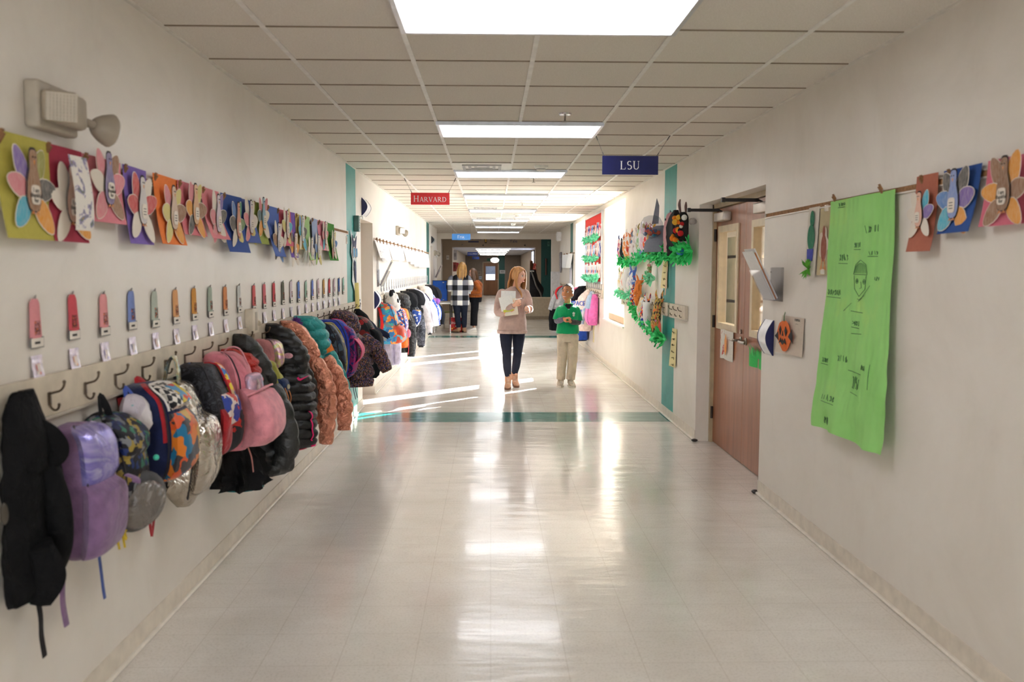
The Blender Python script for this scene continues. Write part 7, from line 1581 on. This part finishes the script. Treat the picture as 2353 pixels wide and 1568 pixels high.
for i in range(10):                                                     # parted front swept back
    e = i/9; lk.append(([(.0-.03*e, .075-.02*e, .098+.01*e), (-.05, .068-.03*e, .08), (-.078, .03-.03*e, .03), (-.084, -.01-.04*e, -.06), (-.08, -.03-.04*e, -.16)], [.012, .016, .018, .018, .008])); lk.append(([(.0+.03*e, .08-.02*e, .095+.01*e), (.05, .066-.03*e, .075), (.076, .035-.03*e, .03), (.082, .01-.03*e, -.05)], [.010, .014, .014, .008]))
hair_locks(wo, HM, .95, HAIRB, lk, cap_fn(HM, .95, .62, grow=1.09))
# things she holds
nb = thing('paper_pad', 'stack of white papers and a spiral pad held against the taupe sweater', 'papers', (.285-.08, 11.45-.165, 1.12), 0)
def sheet_at(name, x0, x1, z0, z1, y, tilt, th, m, par, yaw=0.):
    s_ = MB(); s_.box(x0, x1, -th/2, th/2, z0, z1); s_.xf(Matrix.Translation((0, y, 0)) @ Matrix.Rotation(yaw, 4, 'Z') @ Matrix.Rotation(tilt, 4, 'Y')); return s_.build(name, m, par)
sheet_at('spiral_pad', -.05, .135, -.155, .06, .0, -.13, .012, PRINT((228, 218, 200), ((230, 170, 140), (226, 206, 150)), 9, 9, 9, .55), nb)
sp_ = MB()
for i in range(14): sp_.tube([(.139+.006*math.cos(a), .006*math.sin(a), -.15+.0145*i) for a in [2*PI*k/8 for k in range(9)]], .0016, 4)
sp_.xf(Matrix.Rotation(-.13, 4, 'Y')); sp_.build('spiral', M_STEEL, nb)
sheet_at('back_sheets', -.075, .115, .0, .17, .012, .03, .008, PAPER((226, 226, 224)), nb); sheet_at('front_sheets', -.085, .085, -.085, .10, -.012, -.22, .006, PAPER((230, 230, 226)), nb)
sheet_at('yellow_sheet', -.06, .07, -.102, -.07, -.017, -.22, .004, PAPER((206, 206, 90)), nb)
pn = MB(); pn.tube([(-.05, 0, -.006), (.045, 0, .012)], .0045, 8); pn.tube([(.045, 0, .012), (.06, 0, .015)], .004, 8, 1); o = pn.build('pen', [P((236, 236, 240), .3), P((60, 60, 80), .4)]); o.location = (.285+.075, 11.45-.255, 1.185); tag(o, 'white pen held across the papers in the right hand of the woman', 'pen')

# --------- boy walking beside her
SK2 = skin_mat((188, 126, 88)); boy = thing('person', 'boy in a green polo shirt and khaki trousers walking with clasped hands', 'person', (1.03, 11.6, 0))
BC = V(-.012, -.035, 1.246); BM = headM(BC, math.radians(-26), math.radians(13), math.radians(-6)); bs = .97
b = MB(); head_mb(b, BM, bs)
chain(b, [(0, .01, 1.06), (-.004, .0, 1.13), (-.01, -.012, 1.22)], [.052, .043, .044])
torso(b, [(.66, .0, 0, .1, .075), (.74, .0, 0, .115, .08), (.86, 0, 0, .105, .075), (1.0, 0, 0, .11, .07), (1.05, 0, .005, .085, .055), (1.1, 0, .005, .05, .045)])
RS, RE, RW = V(-.112, .01, 1.035), V(-.142, .0, .885), V(-.06, -.165, .92)
LS, LE, LW = V(.115, .01, 1.035), V(.138, -.0, .865), V(.015, -.17, .885)
chain(b, [RS*.8+RE*.2, RE, RW], [.028, .028, .022]); chain(b, [LS*.8+LE*.2, LE, LW], [.028, .028, .022])
hand_mb(b, RW, (.7, -.45, .15), (.1, .35, -.9), .82, .9, -1, .1); hand_mb(b, LW, (-.85, -.35, .0), (-.1, .1, .95), .82, .8, -1, .1)
RH, RK, RA = V(-.065, 0, .68), V(-.075, -.03, .385), V(-.085, .03, .06); LH, LK, LA = V(.065, 0, .68), V(.062, -.06, .385), V(.04, -.02, .06)
for H_, K_, A_ in ((RH, RK, RA), (LH, LK, LA)): chain(b, [H_, (H_+K_)/2, K_, (K_+A_)/2+V(0, .01, .01), A_], [.04, .035, .03, .03, .026])
bd = fuse(b, 'body', SK2, boy, .0052, 3)
face_parts(bd, BM, bs, (36, 24, 20), (176, 100, 92), (34, 24, 20))
POLO = FAB((0, 150, 92), .8, .2, .05, .2)
b = MB(); torso(b, [(.715, .0, 0, .152, .118), (.74, 0, 0, .155, .12), (.86, 0, 0, .142, .108), (.97, 0, 0, .148, .104), (1.045, 0, .004, .14, .086), (1.085, 0, .005, .085, .064), (1.10, 0, .005, .058, .054)])
for S_, E_, sx in ((RS, RE, -1), (LS, LE, 1)): chain(b, [S_-V(sx*.04, 0, 0), S_, S_*.5+E_*.5+V(sx*.012, -.005, 0), E_*.9+S_*.1+V(sx*.012, -.006, 0)], [.042, .046, .05, .053], 16)
po = fuse(b, 'polo_shirt', POLO, boy, .0055, 4, .006, 11, 5)
c = MB()
for sx in (-1, 1): c.prism([(.0, -.03), (.052, -.042), (.066, .018), (.04, .03), (.012, .028)], (0, -.062, 1.092), (sx*1, .32, .0), (0, -.30, 1), .005*sx)
c.tube([(.052*math.cos(a)-.004, .046*math.sin(a)+.0, 1.112+.012*math.sin(a)) for a in [PI*.12+PI*.76*k/10 for k in range(11)]], .012, 6, flat=(1.3, .4)); c.build('collar', POLO, po)
c = MB(); c.prism([(-.013, -.055), (.013, -.055), (.016, .03), (-.016, .03)], (-.0, -.112, 1.015), (1, 0, 0), (0, -.25, 1), .004); c.build('placket', POLO, po)
c = MB(); c.prism([(-.045, .0), (.0, -.06), (.045, .0), (.03, .02), (-.03, .02)], (0, -.072, 1.09), (1, 0, 0), (0, .45, 1), .004); c.build('undershirt_neck', K((34, 34, 38)), boy)
cr = MB(); q0 = V(.068, -.101, .975)
for i in range(5): a = PI/2+2*PI*i/5; cr.ell(q0+V(.013*math.cos(a), -.003, .012+.013*math.sin(a)), (.006, .003, .007), 0, 8, 6)
cr.ell(q0+V(0, -.003, .012), (.006, .004, .006), 0, 8, 6); cr.box(q0.x-.014, q0.x+.014, q0.y-.005, q0.y, q0.z-.018, q0.z-.010); cr.box(q0.x-.009, q0.x+.009, q0.y-.005, q0.y, q0.z-.028, q0.z-.022); cr.build('crest', P((226, 232, 226), .6, var=0), po)
for E_, W_, S_, nm, cc in ((RE, RW, RS, 'undershirt_sleeve', (92, 92, 106)), (LE, LW, LS, 'undershirt_sleeve', (62, 60, 62))):
    b = MB(); chain(b, [S_*.35+E_*.65, E_, (E_+W_)/2+V(0, -.008, -.006), W_-(W_-E_).normalized()*.008], [.043, .043, .037, .031], 14); b.build(nm, K(cc), boy)
KH = FAB((198, 184, 162), .85, .3, .06, .1)
b = MB(); torso(b, [(.6, .0, 0, .118, .1), (.66, .0, 0, .132, .105), (.735, 0, 0, .13, .098), (.77, 0, 0, .126, .094)])
for H_, K_, A_ in ((RH, RK, RA), (LH, LK, LA)): chain(b, [H_+V(0, 0, .01), (H_+K_)/2, K_, (K_+A_)/2+V(0, .01, .01), A_+V(0, -.005, .035)], [.082, .076, .066, .062, .060], 16)
tr = fuse(b, 'trousers', KH, boy, .0055, 3, .009, 12, 8)
b = MB(); torso(b, [(.745, 0, 0, .131, .1), (.775, 0, 0, .129, .098)]); b.build('waistband', KH, tr)
for A_, dd in ((RA, (-.12, -1, 0)), (LA, (.1, -1, 0))):
    m = MB(); shoe(m, V(A_.x, A_.y+.05, 0), dd, .215, .088, .085, 0, 1, 0, .024); m.tube([(A_.x, A_.y+.01, .05), (A_.x, A_.y, .1)], [.04, .042], 12)
    so = m.build('sneaker', [P((190, 176, 156), .7), P((222, 214, 200), .6)], boy); l = MB()
    for i in range(4): l.tube([(A_.x-.022, A_.y-.05-.022*i, .079-.009*i), (A_.x, A_.y-.055-.022*i, .086-.0095*i), (A_.x+.022, A_.y-.05-.022*i, .079-.009*i)], .0035, 5)
    l.build('lace', P((230, 226, 220), .7), so)
HB = hair_mat((24, 20, 20), (44, 38, 36)); HB.node_tree.nodes['Principled BSDF'].inputs['Sheen Weight'].default_value = .6
lk = []; rr = random.Random(9)
h = MB(); cap_fn(BM, bs, .60, grow=1.06)(h)
for i in range(420):
    a, bb_ = rr.uniform(.25, 1.55), rr.uniform(0, 6.28); d = V(math.cos(a)*math.cos(bb_), math.cos(a)*math.sin(bb_), math.sin(a))
    if d.y > .45 and a < .75: continue
    p = V(d.x*.079, d.y*.102, d.z*.125+.012); h.ell(BM @ (p*bs), .0065, 0, 6, 4)
h.build('hair', HB, boy, ang=80)

# --------- two women talking at the far end
def plaid():
    m, nt, b = _new('plaid_cloth'); _base(b, .85, 0, .25); v = _tc(nt, (1, 1, 1), (0, 0, .12)); sp = nt.nodes.new('ShaderNodeSeparateXYZ'); nt.links.new(v, sp.inputs[0])
    def sq(o, p, ph): return _math(nt, 'GREATER_THAN', _math(nt, 'FRACT', _math(nt, 'ADD', _math(nt, 'MULTIPLY', o, 1/p), ph)), .5)
    s = _math(nt, 'MULTIPLY', _math(nt, 'ADD', sq(sp.outputs[0], .25, .15), sq(sp.outputs[2], .25, .3)), .5)
    nt.links.new(_ramp(nt, s, [(0, lin((226, 222, 216))), (.25, lin((112, 112, 120))), (.75, lin((24, 24, 28)))], True), b.inputs['Base Color']); _bump(nt, b, _noise(nt, v, 18, 4), .3, .02); return m
pl = thing('person', 'woman seen from behind in a black and white plaid shirt beside the table', 'person', (-.76, 21.5, 0)); s0 = 1.06
PC_ = V(.06, .0, 1.60); PMx = headM(PC_, math.radians(152), math.radians(-6))
b = MB(); head_mb(b, PMx, 1.0); chain(b, [(.02, 0, 1.36), (.04, .0, 1.45), (.055, 0, 1.55)], [.065, .055, .052])
torso(b, [(.84, .0, 0, .13, .1), (.95, 0, 0, .14, .1), (1.08, 0, 0, .13, .1), (1.3, .01, 0, .16, .09), (1.4, .02, 0, .1, .06)])
for sx in (-1, 1): chain(b, [(sx*.19, 0, 1.38), (sx*.25, -.02, 1.14), (sx*.13, .17, 1.06)], [.05, .042, .03]); hand_mb(b, (sx*.13, .17, 1.06), (-sx*.6, .7, 0), (0, 0, -1), 1, .6, sx)
for sx in (-1, 1): chain(b, [(sx*.09, 0, .86), (sx*.09+.01, 0, .66), (sx*.085+.02, 0, .46), (sx*.075+.03, .015, .26), (sx*.07+.035, .02, .08)], [.06, .05, .04, .04, .036])
fuse(b, 'body', SK, pl, .009, 3)
b = MB(); torso(b, [(.68, .0, .0, .235, .17), (.8, .0, 0, .235, .17), (.95, .0, 0, .22, .16), (1.1, 0, 0, .205, .145), (1.28, .0, 0, .225, .135), (1.38, .01, 0, .19, .105), (1.44, .025, 0, .1, .075)])
for sx in (-1, 1): chain(b, [(sx*.16, 0, 1.36), (sx*.215, -.005, 1.32), (sx*.265, -.02, 1.18), (sx*.25, .0, 1.08), (sx*.16, .12, 1.07)], [.075, .08, .075, .07, .055], 16)
fuse(b, 'plaid_shirt', plaid(), pl, .009, 4, .012, 7, 2)
b = MB(); torso(b, [(.74, 0, 0, .19, .15), (.88, 0, 0, .195, .15), (1.0, 0, 0, .165, .12)])
for sx in (-1, 1): chain(b, [(sx*.09, 0, .86), (sx*.09+.01, 0, .66), (sx*.085+.02, 0, .46), (sx*.075+.03, .015, .26), (sx*.07+.035, .02, .12)], [.115, .1, .076, .068, .052], 16)
fuse(b, 'trousers', K((30, 34, 48)), pl, .009, 4, .004, 9, 1)
for sx, dd in ((-1, (-.75, .6, 0)), (1, (-.2, 1, 0))):
    m = MB(); shoe(m, V(sx*.07+.05, .0, 0), dd, .25, .095, .1, 0, 1); m.tube([(sx*.07+.04, .02, .05), (sx*.07+.035, .02, .16)], [.05, .052], 12); m.build('ankle_boot', [P((164, 124, 92), .6), P((80, 60, 46), .6)], pl)
lk = []; rr = random.Random(5)
for i in range(54):
    a = math.radians(100+340*i/53); x0, y0 = .076*math.cos(a), .1*math.sin(a); e = rr.uniform(-.015, .015)
    if math.sin(a) > .55: continue
    lk.append(([(x0*.5, y0*.5, .128), (x0*1.08, y0*1.1, .06), (x0*1.25+e, y0*1.25, -.04), (x0*1.3+e, y0*1.3, -.14), (x0*1.2+e, y0*1.25, -.25-rr.uniform(0, .09))], [.017, .022, .022, .019, .005]))
hair_locks(pl, PMx, 1.0, hair_mat((110, 70, 36), (206, 156, 84)), lk, cap_fn(PMx, 1.0, .62, grow=1.1))
br = thing('person', 'woman with long brown hair in a rust cardigan holding a white notebook', 'person', (-.42, 21.95, 0))
CC = V(-.03, -.02, 1.46); CM = headM(CC, math.radians(-62), math.radians(-8))
b = MB(); head_mb(b, CM, .97); chain(b, [(.03, .0, 1.24), (.01, .0, 1.32), (-.015, -.005, 1.41)], [.06, .05, .048])
torso(b, [(.8, .03, 0, .1, .09), (.9, .03, 0, .11, .09), (1.02, .035, 0, .11, .09), (1.2, .04, 0, .14, .09), (1.28, .03, 0, .09, .06)])
for sx, y in ((-1, -.15), (1, .15)): chain(b, [(.04, y, 1.24), (.09, y*1.25, 1.02), (-.14, y*.8, 1.0)], [.046, .038, .027]); hand_mb(b, (-.14, y*.8, 1.0), (-.9, 0, .1), (0, -y, 0), .95, .7, sx)
for y in (-.08, .08): chain(b, [(.02, y, .82), (.015, y, .6), (.0, y*1.1, .42), (-.005, y*1.2, .15), (-.0, y*1.2, .06)], [.06, .05, .04, .036, .034])
bd = fuse(b, 'body', SK, br, .009, 3); face_parts(bd, CM, .97, (60, 40, 30), (186, 100, 96), (80, 54, 36))
RUST = K((156, 82, 30), .95, .5)
b = MB(); torso(b, [(.86, .03, 0, .175, .16), (.98, .035, 0, .17, .15), (1.1, .04, 0, .175, .14), (1.2, .04, 0, .175, .135), (1.27, .03, 0, .12, .1), (1.3, .02, 0, .07, .066)])
for y in (-.15, .15): chain(b, [(.04, y*.9, 1.22), (.06, y*1.1, 1.2), (.13, y*1.3, 1.08), (.11, y*1.25, .99), (-.1, y*.9, .99)], [.065, .07, .07, .066, .05], 16)
fuse(b, 'cardigan', RUST, br, .009, 4, .008, 10, 4)
b = MB(); torso(b, [(.74, .02, 0, .165, .145), (.84, .03, 0, .17, .15), (.94, .03, 0, .15, .125)])
for y in (-.08, .08): chain(b, [(.02, y, .82), (.015, y, .6), (.0, y*1.1, .42), (-.005, y*1.2, .15)], [.105, .1, .09, .088], 16)
fuse(b, 'trousers', K((22, 22, 26)), br, .009, 4, .005, 9, 1)
for y, dd in ((-.09, (-.9, -.45, 0)), (.09, (-1, -.1, 0))):
    m = MB(); shoe(m, V(.05, y, 0), dd, .26, .1, .105, 0, 1, 0, .03); m.build('sneaker', [P((226, 224, 218), .5), P((226, 220, 210), .5)], br)
lk = []; rr = random.Random(6)
for i in range(46):
    a = math.radians(105+330*i/45); x0, y0 = .075*math.cos(a), .1*math.sin(a); e = rr.uniform(-.012, .012)
    if math.sin(a) > .6: continue
    lk.append(([(x0*.5, y0*.5, .126), (x0*1.08, y0*1.08, .06), (x0*1.18+e, y0*1.15, -.04), (x0*1.2+e, y0*1.2, -.15), (x0*1.25+e, y0*1.15+.02, -.27-rr.uniform(0, .08))], [.016, .02, .02, .018, .005]))
hair_locks(br, CM, .97, hair_mat((52, 34, 24), (120, 84, 56)), lk, cap_fn(CM, .97, .62, grow=1.08))
t = thing('notebook', 'white notebook with a round sticker held by the woman in the rust cardigan', 'notebook', (-.42-.16, 21.95-.19, 1.1), 0)
m = MB(); m.box(-.11, .11, -.01, .01, -.13, .13); m.xf(Matrix.Rotation(.25, 4, 'Y')); m.build('cover', P((222, 222, 228), .4), t); m = MB(); m.lathe([(.001, .003), (.03, .003), (.031, 0)], (-.01, -.01, -.03), (0, -1, 0), 16); m.build('sticker', P((200, 150, 90), .5), t)
# ------------------------------------------------------------------ daylight, render settings
wd = bpy.data.worlds.new('sky'); sc.world = wd; wd.use_nodes = True; bg = wd.node_tree.nodes['Background']
bg.inputs[0].default_value = (.84, .92, 1.0, 1); bg.inputs[1].default_value = SKY
sn = bpy.data.lights.new('sun', 'SUN'); so_ = bpy.data.objects.new('sun', sn); COL.objects.link(so_)
el, azv = math.radians(24.5), V(-math.cos(math.radians(45)), -math.sin(math.radians(45)), 0)
dirv = V(azv.x*math.cos(el), azv.y*math.cos(el), -math.sin(el)); so_.rotation_euler = dirv.to_track_quat('-Z', 'Y').to_euler(); so_.location = (12, 24, 8)
sn.energy = SUNE; sn.angle = math.radians(.6); sn.color = (1, .98, .95)
for n, (a, b_) in enumerate(((12.2, 14.38), (17.2, 19.3))):                # sampling portals in the window openings
    l = bpy.data.lights.new('window_portal', 'AREA'); l.shape = 'RECTANGLE'; l.size = b_-a; l.size_y = WT-SILL; l.cycles.is_portal = True
    o = bpy.data.objects.new('window_portal', l); COL.objects.link(o); o.matrix_world = Matrix.Translation((XR+.43, (a+b_)/2, (WT+SILL)/2)) @ frame((0, 0, 0), (0, -1, 0), (0, 0, 1)) @ Matrix.Rotation(0, 4, 'Y')
    o.matrix_world = Matrix.Translation((XR+.43, (a+b_)/2, (WT+SILL)/2)) @ V(-1, 0, 0).to_track_quat('-Z', 'Z').to_matrix().to_4x4()
# unseen area lights added to brighten the classroom and the lobby
def lamp(name, loc, size, e, col=(1, .95, .88)):
    l = bpy.data.lights.new(name, 'AREA'); l.shape = 'DISK'; l.size = size; l.energy = e; l.color = col
    o = bpy.data.objects.new(name, l); COL.objects.link(o); o.location = loc
lamp('classroom_fill', (3.6, 7.6, 2.65), .8, 38); lamp('lobby_fill', (.5, 29.5, 2.85), .8, 22)
sc.view_settings.view_transform = 'Standard'; sc.view_settings.look = 'None'; sc.view_settings.gamma = 1; sc.view_settings.use_curve_mapping = False
sc.view_settings.exposure = EXPO
cy = sc.cycles; cy.use_denoising = True; cy.max_bounces = 10; cy.diffuse_bounces = 6; cy.glossy_bounces = 4; cy.transmission_bounces = 4; cy.transparent_max_bounces = 12
cy.sample_clamp_indirect = 8; cy.caustics_reflective = False; cy.caustics_refractive = False
bpy.data.scenes.remove(TMP)
